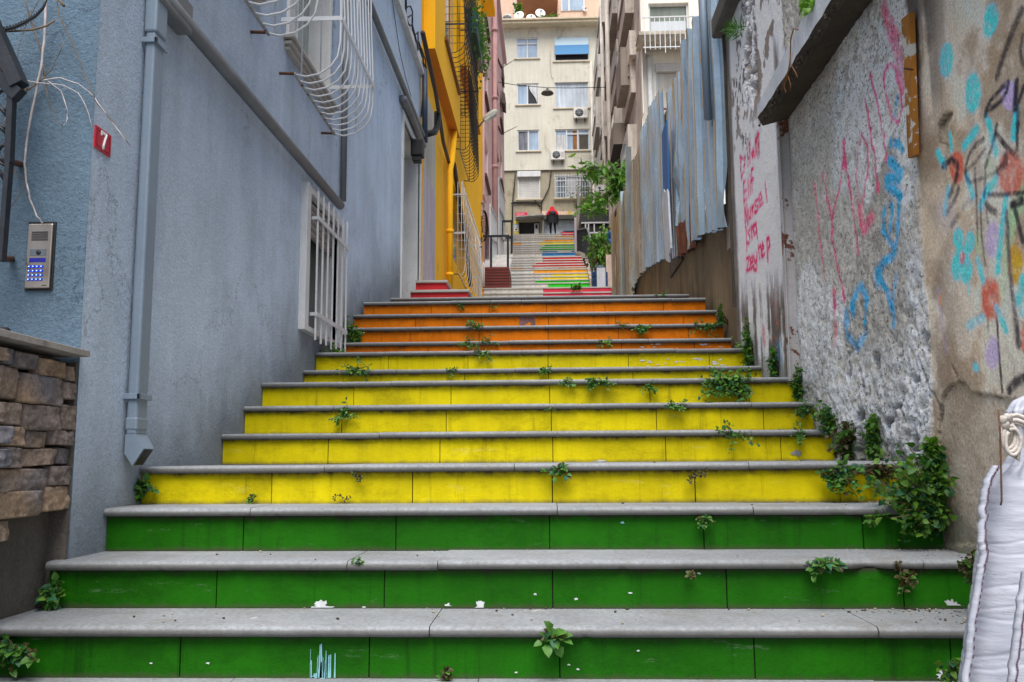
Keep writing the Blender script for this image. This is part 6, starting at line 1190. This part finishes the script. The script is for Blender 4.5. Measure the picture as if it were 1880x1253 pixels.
# tree and shrubs
def limb(g, P, r0, r1, mi=0):
    k = len(P); g.tube(P, [r0+(r1-r0)*i/(k-1) for i in range(k)], 7, mi)
def spray_leaves(g, lines, per, spread, L, W, Y, seed, mats=3, droop=.35):
    rr = random.Random(seed)
    for ln in lines:
        P = [pY(x, y, Y) for x, y in ln[:-1]] if isinstance(ln[-1], float) else [pY(x, y, Y) for x, y in ln]
        w = ln[-1] if isinstance(ln[-1], float) else 1.
        for i in range(int(per*w*sum((b-a).length for a, b in zip(P[:-1],P[1:])))):
            k = rr.randrange(len(P)-1); p = P[k].lerp(P[k+1], rr.random()); d = (P[k+1]-P[k]).normalized()
            p = p+Vector((rr.gauss(0,spread),rr.gauss(0,spread*1.6),rr.gauss(0,spread)))
            dd = (rv(rr)+d*.6+Vector((0,0,-droop))).normalized(); s = rr.uniform(.7,1.25); leaf(g, p, dd, rv(rr,1.2), L*s, W*s, rr.choice(range(mats)))
tr = empty('garden_tree', (2.5,23.5,4.4), 'broad-leaved tree reaching its branches over the fence toward the balustrade', 'tree'); TY_ = 23.2
g = MB(); limb(g, [(2.4,23.4,4.2),(2.36,23.3,5.6),pY(1150,380,TY_),pY(1138,345,TY_)], .13, .07); limb(g, [pY(1140,350,TY_),pY(1125,320,TY_),pY(1100,313,TY_),pY(1062,309,TY_)], .05, .012); limb(g, [pY(1145,370,TY_),pY(1120,350,TY_),pY(1098,372,TY_),pY(1072,384,TY_)], .05, .012); limb(g, [pY(1100,312,TY_),pY(1080,300,TY_)], .02, .01); g.build('trunk', mat('grey_bark', (.13,.10,.075), .9, .3, 6, .5, .2, 50, .004, 40), tr)
g = MB(); spray_leaves(g, [[(1054,304),(1066,308),(1080,312),.75],[(1078,310),(1095,316),(1112,318),(1130,316),1.3],[(1076,301),(1090,306),.7],[(1112,318),(1128,326),(1140,335),(1142,352),1.9],[(1140,330),(1132,350),(1118,358),1.7],[(1122,352),(1108,364),(1095,374),(1080,380),1.7],[(1066,378),(1085,382),(1100,380),.9],[(1130,308),(1143,312),(1146,330),1.2]], 78, .10, .27, .085, TY_, 5); g.build('crown', [M['leaf'], M['leaf2'], M['leaf']], tr)
tw = empty('thin_shrub', pY(1062,390,42), 'sparse twiggy shrub in front of the barred window of the end block', 'shrub'); g = MB(); rr = random.Random(9)
for i in range(14):
    a = pY(rr.uniform(1055,1070), rr.uniform(384,396), 42); P = [a]
    for k in range(4): P.append(P[-1]+Vector((rr.gauss(.08,.18),rr.gauss(0,.1),rr.uniform(.15,.42))))
    limb(g, P, .015, .005, 2)
    for k in range(26): q = P[rr.randrange(1,5)]; leaf(g, q+rv(rr)*.14, rv(rr), rv(rr,1), .11, .045, rr.choice((0,0,1)))
g.build('foliage', [M['leaf'], M['leaf_dry'], M['twig']], tw)
hb = empty('hanging_bush', pY(1105,500,26.5), 'dense dark bush tumbling over the peach garden wall below the shed', 'bush'); g = MB(); spray_leaves(g, [[(1117,420),(1105,432),(1092,440),1.6],[(1086,436),(1088,455),(1092,470),2.2],[(1095,445),(1102,460),(1105,475),(1100,485),4.0],[(1112,430),(1114,455),(1115,475),3.2],[(1092,470),(1094,488),(1090,496),1.2],[(1114,475),(1116,495),(1113,512),1.6],[(1106,478),(1108,488),1.]], 95, .10, .15, .075, 26.3, 15, 4, .7)
g.build('foliage', [M['leaf'], M['leaf'], M['leaf_dry'], M['leaf2']], hb); g = MB(); limb(g, [pY(1104,500,26.6), pY(1104,470,26.5), pY(1098,445,26.4)], .05, .02); limb(g, [pY(1112,470,26.2), pY(1116,500,26.2), pY(1114,514,26.2)], .012, .006); g.build('stems', M['twig'], hb)

# ------------------------------------------------------------------ person climbing the last steps
def skin_body(name, joints, bones, mt, parent, sub=2):
    me = bpy.data.meshes.new(name); w = Vector(parent['wloc']); names = list(joints); me.from_pydata([Vector(joints[k][0])-w for k in names], [(names.index(a), names.index(b)) for a, b in bones], [])
    o = bpy.data.objects.new(name, me); COL.objects.link(o); o.parent = parent; o['wloc'] = list(w); me.materials.append(mt)
    md = o.modifiers.new('Skin', 'SKIN'); md.use_smooth_shade = True; sv = me.skin_vertices[0].data
    for i, k in enumerate(names):
        r_ = joints[k][1]; sv[i].radius = r_ if isinstance(r_, tuple) else (r_, r_); sv[i].use_root = (i == 0)
    s = o.modifiers.new('Sub', 'SUBSURF'); s.levels = sub; s.render_levels = sub; return o
PYY = 46.7; pb_ = pY(1014.5, 430, PYY); ps = empty('person', (pb_.x,PYY,pb_.z-.10), 'person in a red hood and black coat climbing the top steps, from behind', 'person')
bx, bz = pb_.x, pb_.z-.12; H = .0
def J(x, y, z): return (bx+x, PYY+y, bz+z)
J_ = {'pelvis':(J(0,0,.88),(.155,.12)),'waist':(J(0,.03,1.05),(.15,.12)),'chest':(J(0,.10,1.28),(.19,.13)),'neck':(J(.0,.18,1.43),.065),'head':(J(-.01,.22,1.55),(.095,.105)),'crown':(J(-.01,.23,1.65),.07),
 'ls':(J(-.19,.10,1.36),.075),'le':(J(-.27,.06,1.10),.055),'lw':(J(-.29,.14,.86),.04),'lh':(J(-.29,.17,.77),.038),'rs':(J(.19,.10,1.36),.075),'re':(J(.27,.06,1.10),.055),'rw':(J(.30,.13,.86),.04),'rh':(J(.30,.16,.77),.038),
 'lk':(J(-.10,.10,.50),.068),'lp':(J(-.10,.02,.85),.09),'la':(J(-.10,.02,.09),.045),'lt':(J(-.10,.17,.04),.04),'rp':(J(.11,.0,.85),.09),'rk':(J(.13,-.01,.48),.068),'ra':(J(.15,-.08,.09),.045),'rt':(J(.15,.07,.04),.04)}
skin_body('body', J_, [('pelvis','waist'),('waist','chest'),('chest','neck'),('neck','head'),('head','crown'),('chest','ls'),('ls','le'),('le','lw'),('lw','lh'),('chest','rs'),('rs','re'),('re','rw'),('rw','rh'),('pelvis','lp'),('lp','lk'),('lk','la'),('la','lt'),('pelvis','rp'),('rp','rk'),('rk','ra'),('ra','rt')], mat('black_clothes', (.012,.012,.016), .85, .3, 6, 0, .1, 50, 0), ps)
RC = mat('red_hooded_top', (.62,.008,.02), .8, .2, 6, 0, .05, 50, 0)
J2 = {'c':(J(0,.12,1.36),(.225,.15)),'n':(J(0,.18,1.46),(.15,.13)),'h':(J(-.01,.21,1.57),(.135,.145)),'t':(J(-.02,.21,1.70),(.085,.09)),'l':(J(-.21,.10,1.34),.095),'l2':(J(-.275,.07,1.13),.078),'r':(J(.21,.10,1.34),.095),'r2':(J(.275,.07,1.13),.078)}
skin_body('hooded_top', J2, [('c','n'),('n','h'),('h','t'),('c','l'),('l','l2'),('c','r'),('r','r2')], RC, ps)
# coat tied and flaring at the hips, open at the front
g = MB(); V_ = []; n_, m_ = 8, 20
for i in range(n_+1):
    t = i/n_
    for j in range(m_+1):
        an = math.pi*(1.0+1.0*j/m_)+0; fl = 1+.9*t; ed = abs(j/m_-.5)*2
        V_.append(J(math.cos(an)*(.19+.10*t*(.4+ed))*(1+.05*math.sin(an*9)*t), .04+math.sin(an)*(.17+.08*t), 1.22-.62*t-(.16*ed**2-.12*(1-ed))*t))
g.add(V_, [(i*(m_+1)+j,i*(m_+1)+j+1,(i+1)*(m_+1)+j+1,(i+1)*(m_+1)+j) for i in range(n_) for j in range(m_)], 0, True); g.build('coat', mat('black_coat', (.010,.010,.014), .8, .3, 6, 0, .1, 50, 0), ps)
J3 = {'a':(J(.03,-.10,1.12),(.12,.09)),'b':(J(.03,-.13,1.26),(.135,.10)),'c':(J(.03,-.09,1.38),(.09,.06))}
skin_body('backpack', J3, [('a','b'),('b','c')], mat('slate_backpack', (.03,.045,.06), .75, .2, 6, 0, .05, 50, 0), ps)

# ------------------------------------------------------------------ white wrapped roll tied at the top, bottom right
CW = N('white_woven_wrap'); n = CW; z_ = n.noise(3, 5, .6, (1,1,3)); w1 = n.noise(6, 6, .6, (.5,.5,3.0), 3); w2 = n.noise(14, 5, .6, (1,1,5), 5)
col = n.ramp(z_, (.3,(.33,.345,.41)), (.7,(.47,.485,.55))); ln = n.ramp(w1, (.487,1),(.494,.5),(.501,1)); col = n.mix(.5, col, ln, 'MULTIPLY'); d_ = n.noise(4, 7, .7, seed=8); col = n.mix(n.ramp(d_, (.60,0),(.78,.55)), col, (.38,.34,.30))
b_ = n.bump(w1, .010, .6); n.bump(w2, .002, .5, b_); n.out(col, .42, 0, .4)
rl = empty('wrapped_roll', (1.2,2.3,-.85), 'leaning roll wrapped in white fabric, its gathered top tied with cord, bottom right', 'roll'); QY = 2.30
axis_px = [(1826,1330),(1838,1253),(1850,1150),(1862,1040),(1872,950),(1878,885)]; wid = [80,79,77,75,72,64]
cent = [pY(x+14, y, QY) for x, y in axis_px]; rad = [w/FPX*QY*1.05 for w in wid]
neck = [pY(1887,862,QY), pY(1888,845,QY), pY(1887,822,QY), pY(1884,795,QY), pY(1884,775,QY), pY(1884,752,QY), pY(1890,732,QY), pY(1893,722,QY)]; nrad = [.064,.046,.030,.024,.032,.042,.032,.004]
C_ = cent+neck; R_ = rad+nrad; g = MB(); V_ = []; ns = 300; m_ = 64; cre = [(.02,.010),(.075,.02),(.10,-.012),(.165,.015),(.20,.022),(.26,-.010),(.305,.012),(.36,.02),(.41,-.015),(.455,.01)]
seg = np.cumsum([0]+[(b-a).length for a, b in zip(C_[:-1],C_[1:])])
for i in range(ns+1):
    s = seg[-1]*i/ns; cx = Vector([np.interp(s, seg, [c_[k] for c_ in C_]) for k in range(3)]); r_ = float(np.interp(s, seg, R_)); isn = max(0., min(1., (s-seg[5])/.05))
    for j in range(m_):
        an = 2*math.pi*j/m_; q = Vector((math.cos(an)*1.2, math.sin(an)*1.2, s*26)); w_ = .022*mnoise.noise(q)+.006*mnoise.noise(Vector((math.cos(an)*3, math.sin(an)*3, s*60)))
        w_ -= sum(.016*math.exp(-((s-s0-sl*math.cos(an)-.006*mnoise.noise(Vector((an*2,s0*40,1))))/.0035)**2) for s0, sl in cre)*(1-isn); w_ += .006*mnoise.noise(Vector((an*1.5+s*9, s*95, 3)))*(1-isn); w_ += isn*(.22*math.sin(an*9+2*mnoise.noise(Vector((s*14,j*.2,0))))+.14*mnoise.noise(Vector((math.cos(an)*2,math.sin(an)*2,s*40))))
        V_.append(cx+Vector((math.cos(an), math.sin(an)*.85, .12*math.cos(an)))*r_*(1+w_))
g.add(V_, [(i*m_+j,i*m_+(j+1)%m_,(i+1)*m_+(j+1)%m_,(i+1)*m_+j) for i in range(ns) for j in range(m_)], 0, True); g.add(V_[-m_:], [tuple(range(m_))]); g.build('wrapped_body', CW.mat, rl)
def seam(pts, wd, nm, Y):
    P = [pY(x, y, Y) for x, y in pts]; g = MB(); k = 60; Q = []
    for i in range(k+1):
        t = i/k*(len(P)-1); a = min(int(t), len(P)-2); p = P[a].lerp(P[a+1], t-a)+Vector((.006*mnoise.noise(Vector((t*4,1,0))),.004*mnoise.noise(Vector((t*5,4,0))),0)); Q.append(p)
    V = []
    for i, p in enumerate(Q): V += [p+Vector((-wd,-.004,-.003)), p+Vector((-wd*.5,-.012,0)), p+Vector((0,-.003,0)), p+Vector((wd*.2,.014,0)), p+Vector((-wd,.006,0))]
    g.add(V, [(5*i+j,5*i+(j+1)%5,5*i+5+(j+1)%5,5*i+5+j) for i in range(k) for j in range(5)], 0, True)
    for i in range(2, k-1, 1): p = Q[i]+Vector((-wd*.15,-.009,0)); g.bar(p, p+Vector((.001,-.002,.009)), .0022, .0022, 1)
    return g.build(nm, [CW.mat, mat('dark_stitching', (.16,.10,.15), .8, .2, 5, 0, 0, 50, 0)], rl)
seam([(1775,1290),(1790,1150),(1806,1050),(1812,1020),(1808,990),(1810,930),(1818,885),(1834,855)], .016, 'left_seam', 2.235); seam([(1858,1330),(1866,1230),(1878,1130),(1890,1050)], .016, 'right_seam', 2.13)
g = MB(); seg_ = [pY(x, y, 2.245) for x, y in ((1838,790),(1848,778),(1862,776),(1876,781),(1886,790))]
for k in range(4): g.tube([p+Vector((.001*k,-.004-.004*(k%2),.006*k)) for p in seg_], .0055, 6)
for k in range(3): g.tube([pY(1850+14*math.sin(t)+5*k, 800-24*math.cos(t)+6*k, 2.232-.004*k) for t in np.linspace(-.5,5.6,22)], .0048, 6)
g.tube([pY(x,y,2.235) for x, y in ((1866,800),(1872,820),(1868,845),(1860,838),(1864,815),(1872,800))], .0048, 6)
for (x, y) in ((1842,772),(1850,768),(1846,781)): g.lathe([(.001,-.013),(.011,-.006),(.012,.004),(.001,.013)], pY(x,y,2.23), (.4,-1,.5), 10)
g.build('tie_cord', mat('off_white_cord', (.50,.46,.42), .85, .2, 20, 0, .2, 120, .002, 140), rl)
g = MB(); g.tube([pY(x,y,2.205) for x, y in ((1833,752),(1836,790),(1838,870),(1839,920),(1837,928))], .0022, 6); g.build('iron_hook', M['rust'], rl)

# ------------------------------------------------------------------ weeds in the joints of the steps
ORD = ['lowest green','middle green','topmost green','first yellow','second yellow','third yellow','fourth yellow','fifth yellow','sixth yellow','first orange','second orange','third orange','fourth orange','fifth orange']
def weed(px, py, row, spread, n, L, lab, kind='leaf', drop=.35, stand=False, seed=None, deep=.05, name='weed', grp='weeds growing from the stair joints', tall=1.):
    """leafy weed rooted where sight line px,py meets the face of step `row`; stand: rooted on the tread in front of it"""
    rr = random.Random(seed if seed is not None else int(px*13+py*7)); d = D[row] if row < len(D) else row; root = pY(px, py, d-.034 if not stand else d-.02)
    t = empty(name, root, lab, 'weed', grp); sp = spread/FPX*d*.8; g = MB(); n = int(n*2.3); L = L*.70; px0 = root.x
    mats = {'leaf':[M['leaf'],M['leaf2'],M['leaf3'],M['stem']],'dry':[M['leaf_dry'],M['leaf_dry'],M['leaf'],M['twig']],'dark':[M['leaf'],M['leaf_dry'],M['leaf3'],M['stem']]}[kind]
    stems = max(3, int(n/11))
    for s in range(stems):
        an = rr.uniform(-1,1); ln = sp*rr.uniform(.45,1.05); P = [root+Vector((rr.gauss(0,.012),rr.uniform(-.004,.01),rr.gauss(0,.006)))]
        dirn = Vector((an, -abs(rr.gauss(.25,.2))*min(1,deep*12), (rr.uniform(.35,1.1)*tall if stand else rr.uniform(-.35,.75)))).normalized()
        for k in range(5): P.append(P[-1]+dirn*ln/5); dirn = (dirn+Vector((rr.gauss(0,.18),rr.gauss(-.02,.06),-drop*rr.uniform(.2,.7)))).normalized()
        for p in P: p.y = min(p.y, d-.010)
        limb(g, P, .0022+.0006*L/.05, .001, 3)
        for k in range(max(3, n//stems)):
            u = rr.random()**.75; a = min(4, int(u*5)); p = P[a].lerp(P[a+1], u*5-a); sc = L*rr.uniform(.55,1.2)
            side = Vector((rr.gauss(0,1), -abs(rr.gauss(0,.6))-.15, rr.gauss(.15,.7))).normalized(); p = p+side*L*.25; p.y = min(p.y, d-.012)
            leaf(g, p, side, Vector((rr.gauss(0,.4),-.7,.9)), sc, sc*rr.uniform(.6,.85), rr.choice((0,0,0,1,2)))
    g.build('leaves', mats, t); return t
W_ = weed
W_(245,918,3,62,60,.055,'leafy seedling with lobed leaves sprouting right under the outlet of the square downpipe','leaf',.35,True,deep=.2,tall=1.4)
W_(92,1108,1,42,38,.050,'small leafy weed in the left corner of the middle green step','leaf',.2,True,deep=.2,tall=1.3)
W_(30,1200,0,62,60,.045,'trailing ivy-like weed at the bottom left edge of the lowest green step','dark',.55)
W_(165,1010,2,22,22,.025,'tiny bright grass tuft where the topmost green step meets the left wall','leaf',.1,True,tall=1.2)
W_(1015,1168,0,34,16,.055,'weed with round leaves over the centre of the lowest green step','dark',.35)
W_(822,1246,0,24,14,.028,'tiny sprig at the foot of the lowest green step','dry',.1,True,tall=1.2)
W_(660,1046,1,30,14,.020,'sparse grass blades on the middle green nosing, left of centre','leaf',0,True,tall=2.2)
W_(1515,1040,1,44,46,.036,'bushy weed hanging beside the broken nosing of the middle green step','dark',.65)
W_(1655,1060,1,40,34,.030,'withered weed drooping near the right end of the middle green step','dry',.8)
W_(1272,1050,1,26,10,.020,'tiny dry sprig below the middle green nosing','dry',.6)
W_(1293,958,2,20,24,.030,'small dark tuft on a tile joint of the topmost green step','dark',.45)
W_(1608,955,2,34,20,.034,'short sprig under the right part of the topmost green nosing','leaf',.6)
W_(1025,868,3,28,36,.036,'dark weed over the centre joint of the first yellow step','dark',.5)
W_(1278,872,3,22,18,.026,'dried brown tuft on the first yellow step, right of centre','dry',.7)
W_(657,876,3,20,16,.022,'dried brown tuft on the first yellow step, left of centre','dry',.9)
W_(462,922,3,24,18,.022,'low dark sprig at the foot of the first yellow step, near its left joint','dark',.2,True)
W_(620,921,3,16,12,.018,'very small dark sprig at the foot of the first yellow step','dry',.2,True)
W_(1545,880,3,70,90,.042,'long trailing weed on the right part of the first yellow step','dark',.5,seed=3)
W_(1620,872,3,56,60,.042,'brownish weed mat under the right end of the first yellow nosing','dry',.55,seed=4)
W_(1340,800,4,66,34,.034,'stringy weed with tall bare stalks on the second yellow step','leaf',.25,seed=9)
W_(1470,805,4,28,22,.032,'small sprig near the right end of the second yellow step','leaf',.35)
W_(635,766,5,34,34,.034,'leafy weed on the first joint of the third yellow step','leaf',.4)
W_(1240,748,5,34,34,.032,'spreading weed under the third yellow nosing, right of centre','leaf',.35)
W_(1013,755,5,10,9,.018,'tiny sprig on the centre joint of the third yellow step','dark',.3)
W_(1490,760,5,50,48,.036,'creeping weed at the right end of the third yellow step','leaf',.4)
W_(1330,712,6,66,200,.048,'large dense weed clump on the right half of the fourth yellow step','leaf',.3,seed=11)
W_(1095,706,6,34,46,.036,'round leafy weed on the fourth yellow step, just right of centre','leaf',.4)
W_(1195,713,6,24,24,.030,'small weed on the right-hand joint of the fourth yellow step','leaf',.4)
W_(1037,704,6,18,20,.028,'little tuft on the fourth yellow nosing by the centre joint','leaf',.2)
W_(652,684,7,50,54,.038,'spreading weed on the fifth yellow step near the left wall','leaf',.3)
W_(824,682,7,22,20,.028,'small tuft on the fifth yellow nosing, left of centre','leaf',.2)
W_(1002,683,7,20,28,.034,'upright small weed at the centre of the fifth yellow step','leaf',.35)
W_(885,648,8,34,30,.030,'low weed over the sixth yellow nosing, left of centre','leaf',.25)
W_(857,631,9,28,32,.032,'left weed of the pair on the first orange step','leaf',.25)
W_(900,630,9,26,28,.030,'right weed of the pair on the first orange step','leaf',.3)
W_(1112,629,9,28,32,.032,'weed on the first orange step, right of centre','leaf',.3)
W_(875,602,10,28,38,.036,'leafy weed on the second orange step, left of centre','leaf',.3)
W_(1175,607,10,26,60,.038,'compact bright tuft on the second orange step, right of centre','leaf',.15)
W_(1141,600,10,18,18,.028,'thin sprig on the second orange step beside the compact tuft','leaf',.3)
W_(1292,604,10,46,58,.036,'spreading weed near the right end of the second orange step','leaf',.3)
W_(850,566,12,24,22,.026,'left tuft at the foot of the fourth orange step','leaf',.1,True)
W_(905,567,12,20,16,.022,'right tuft at the foot of the fourth orange step','leaf',.1,True)
W_(1215,546,13,26,22,.030,'low weed at the right part of the topmost orange nosing','leaf',.1)
# bushes along the foot of the graffiti wall and the house wall
def bush(px, py, Y, rx, rz, n, L, lab, X=None, seed=1, mats=('leaf','leaf2','leaf3'), hang=0.):
    c_ = pY(px, py, Y) if X is None else pX(px, py, X); Y = c_.y; n = int(n*2.4); L *= .68; t = empty('bush', (c_.x,Y,c_.z-rz/FPX*Y), lab, 'bush', 'bushes at the foot of the walls'); rr = random.Random(seed); g = MB(); g2 = MB(); sx, sz = rx/FPX*Y, rz/FPX*Y
    root = Vector((c_.x+sx*.35, Y+.05, c_.z-sz*.85))
    for s in range(max(5, n//16)):
        an = rr.uniform(0, 2*math.pi); q = Vector((math.cos(an), rr.gauss(0,.5), math.sin(an)))*(rr.random()**.5)*rr.choice((.8,1.,1.,1.25)); tip = c_+Vector((q.x*sx, q.y*sx*.55, q.z*sz-hang*sz*rr.random())); tip.x = min(tip.x, 1.47); mid = root.lerp(tip,.55)+Vector((0,-.02,sz*.2)); mid.x = min(mid.x, 1.475); P = [root, root.lerp(mid,.6), mid, tip]; limb(g2, P, .004, .0014)
        for k in range(16):
            u = rr.uniform(.25,1.05); p = (mid.lerp(tip, (u-.35)/.7) if u > .35 else root.lerp(mid, u/.35*.6+.4))+rv(rr)*L*.8; p.x = min(p.x, 1.47); dd = (rv(rr)+Vector((-.3,-.5,-.15))).normalized(); sc = L*rr.uniform(.5,1.2); leaf(g, p, dd, rv(rr,1.6), sc, sc*rr.uniform(.6,.85), rr.choice((0,1,1,2)))
    g.build('leaves', [M[m] for m in mats], t); g2.build('stems', M['stem'], t); return t
bush(1700,905,3.50,92,78,430,.055,'largest bush, spilling over the right ends of the green steps from the graffiti wall',seed=21)
bush(1752,845,3.52,52,48,230,.055,'upper part of wall growth with big heart-shaped leaves beside the tan plaster',seed=22)
bush(1640,800,4.15,44,44,220,.046,'upright bush against the grey roughcast, above the second yellow step',seed=23)
bush(1560,810,4.5,48,40,220,.044,'darker bush beside the second yellow step, left of the upright one',seed=24,mats=('leaf','leaf_dry','leaf'))
bush(1522,768,4.75,26,34,110,.042,'small bush where the third yellow step meets the roughcast wall',seed=25)
bush(1482,700,5.35,30,34,120,.042,'bush at the foot of the rusty angle iron',seed=26)
bush(1445,668,5.9,28,34,120,.042,'bush just left of the rusty angle iron by the white wall',seed=27)
bush(1385,635,6.6,34,50,260,.044,'tall bush at the foot of the white painted wall',seed=28)
bush(1337,578,7.6,20,24,90,.042,'small bush below the end of the tin fence',seed=29)
bush(605,656,6.85,38,18,130,.042,'low weed mat beneath the barred window on the left',seed=30)
bush(643,612,7.62,20,36,110,.05,'weedy shrub between the barred window and the orange steps',seed=31)
bush(1788,1040,3.05,18,46,70,.036,'dark weeds in the corner beside the white roll',seed=32,mats=('leaf','leaf_dry','leaf'))
bush(1752,1238,2.7,14,22,40,.036,'small weed at the right foot of the lowest green step',seed=33)
bush(1262,526-.0+2,24.2,16,5,60,.14,'weeds creeping over the pink painted steps',seed=34) if False else None
t = empty('step_weed', pY(1060,530,23.95), 'dark weeds creeping over the pink painted lower far steps', 'weed'); g = MB(); rr = random.Random(35)
for i in range(90): leaf(g, pY(rr.choice((1051,1058,1062,1064))+rr.gauss(0,2.2), 529+rr.gauss(0,2.4), 23.93), rv(rr), rv(rr,1), .09, .05, rr.choice((0,1)))
g.build('leaves', [M['leaf'], M['leaf_dry']], t)
t = empty('wall_sprig', pX(1481,10,xo), 'bright green sprig growing on top of the concrete ledge', 'weed'); g = MB(); rr = random.Random(36)
for i in range(40): leaf(g, pX(1483+rr.gauss(0,7), 6+rr.gauss(0,8), xo+.0), rv(rr), rv(rr,1), .05, .03, 1)
g.build('leaves', [M['leaf'], M['leaf2']], t)
t = empty('wall_grass', pX(1350,56,1.47), 'small grass tuft on the dark end of the white wall under the coping', 'weed'); g = MB(); rr = random.Random(37)
for i in range(60): leaf(g, pX(1350+rr.gauss(0,6), 56+rr.gauss(0,4), 1.47), rv(rr)+Vector((-.4,0,.2)), rv(rr), .10, .012, 0)
g.build('leaves', [M['leaf'], M['leaf2']], t)
t = empty('ledge_roots', pX(1446,110,xo-.005), 'dry brown roots hanging from a stub on the edge of the concrete ledge', 'roots'); g = MB()
for P, r_ in (([(1465,55),(1457,53),(1452,70),(1451,100)],.0035),([(1451,100),(1450,118),(1445,140),(1440,160),(1443,170)],.004),([(1451,118),(1460,132),(1464,142)],.003),([(1450,125),(1440,145),(1436,165)],.003),([(1447,140),(1452,158),(1450,168)],.0025)): g.tube([pX(x, y, xo-.012) for x, y in P], r_, 5)
g.build('root', mat('orange_brown_root', (.22,.09,.03), .8, .3, 9, 0, 0, 50, 0), t)

# grit and crumbled mortar lying on the treads, thickest by the right wall
g = MB(); rr = random.Random(77)
for i in range(420):
    k = rr.choice((0,0,0,0,1,1,1,1,2,2,3,4)); x = 1.5-abs(rr.gauss(0,.22)) if rr.random() < .75 else rr.uniform(-1.6,1.4); y = D[k]+rr.uniform(.0,.26 if k != 3 else .5)
    if rr.random() < .5: y = D[k+1]-abs(rr.gauss(0,.03))-.01
    s = rr.uniform(.0015,.006)*(1.3 if rr.random() < .1 else 1); g.lathe([(.0005,0),(s,s*.2),(s*.8,s*.8),(.0005,s)], (x,y,TZ(k)-.001), (rr.uniform(-.5,.5),rr.uniform(-.5,.5),1), 5, rr.choice((0,0,1,2)))
tag(g.build('grit', [mat('sandy_grit', (.34,.29,.22), .95, .3, 30, 0, 0, 60, 0), mat('grey_grit', (.25,.25,.25), .95, .3, 30, 0, 0, 60, 0), M['leaf_dry']], loc=(1.3,3,TZ(0))), 'scattered mortar crumbs and dry leaf bits on the stair treads', 'grit', kind='stuff')
# ------------------------------------------------------------------ daylight
SUN_EL, SUN_AZ = R(60), R(181)     # azimuth clockwise from +y (north)
w = bpy.data.worlds.new('World'); SC.world = w; w.use_nodes = True; nt = w.node_tree; bg = nt.nodes['Background']
sky = nt.nodes.new('ShaderNodeTexSky'); sky.sky_type = 'NISHITA'; sky.sun_disc = False; sky.sun_elevation = SUN_EL; sky.sun_rotation = SUN_AZ; sky.air_density = 1.0; sky.dust_density = 3.0; sky.ozone_density = 1.0
nt.links.new(sky.outputs[0], bg.inputs[0]); bg.inputs[1].default_value = .15
sd = bpy.data.lights.new('sun', 'SUN'); sd.energy = 5.0; sd.angle = R(46); sd.color = (1.0,.975,.94); so = bpy.data.objects.new('sun', sd); COL.objects.link(so)
dv = Vector((math.sin(SUN_AZ)*math.cos(SUN_EL), math.cos(SUN_AZ)*math.cos(SUN_EL), math.sin(SUN_EL))); so.rotation_euler = dv.to_track_quat('Z','Y').to_euler(); so.location = (0,0,30)
SC.view_settings.view_transform = 'Standard'; SC.view_settings.look = 'None'; SC.view_settings.exposure = 0; SC.view_settings.gamma = 1
SC.cycles.use_denoising = True; SC.cycles.max_bounces = 8; SC.cycles.diffuse_bounces = 5; SC.cycles.glossy_bounces = 3; SC.cycles.transparent_max_bounces = 6
SC.cycles.sample_clamp_indirect = 8
for o in list(bpy.data.objects):
    if 'wloc' in o: del o['wloc']
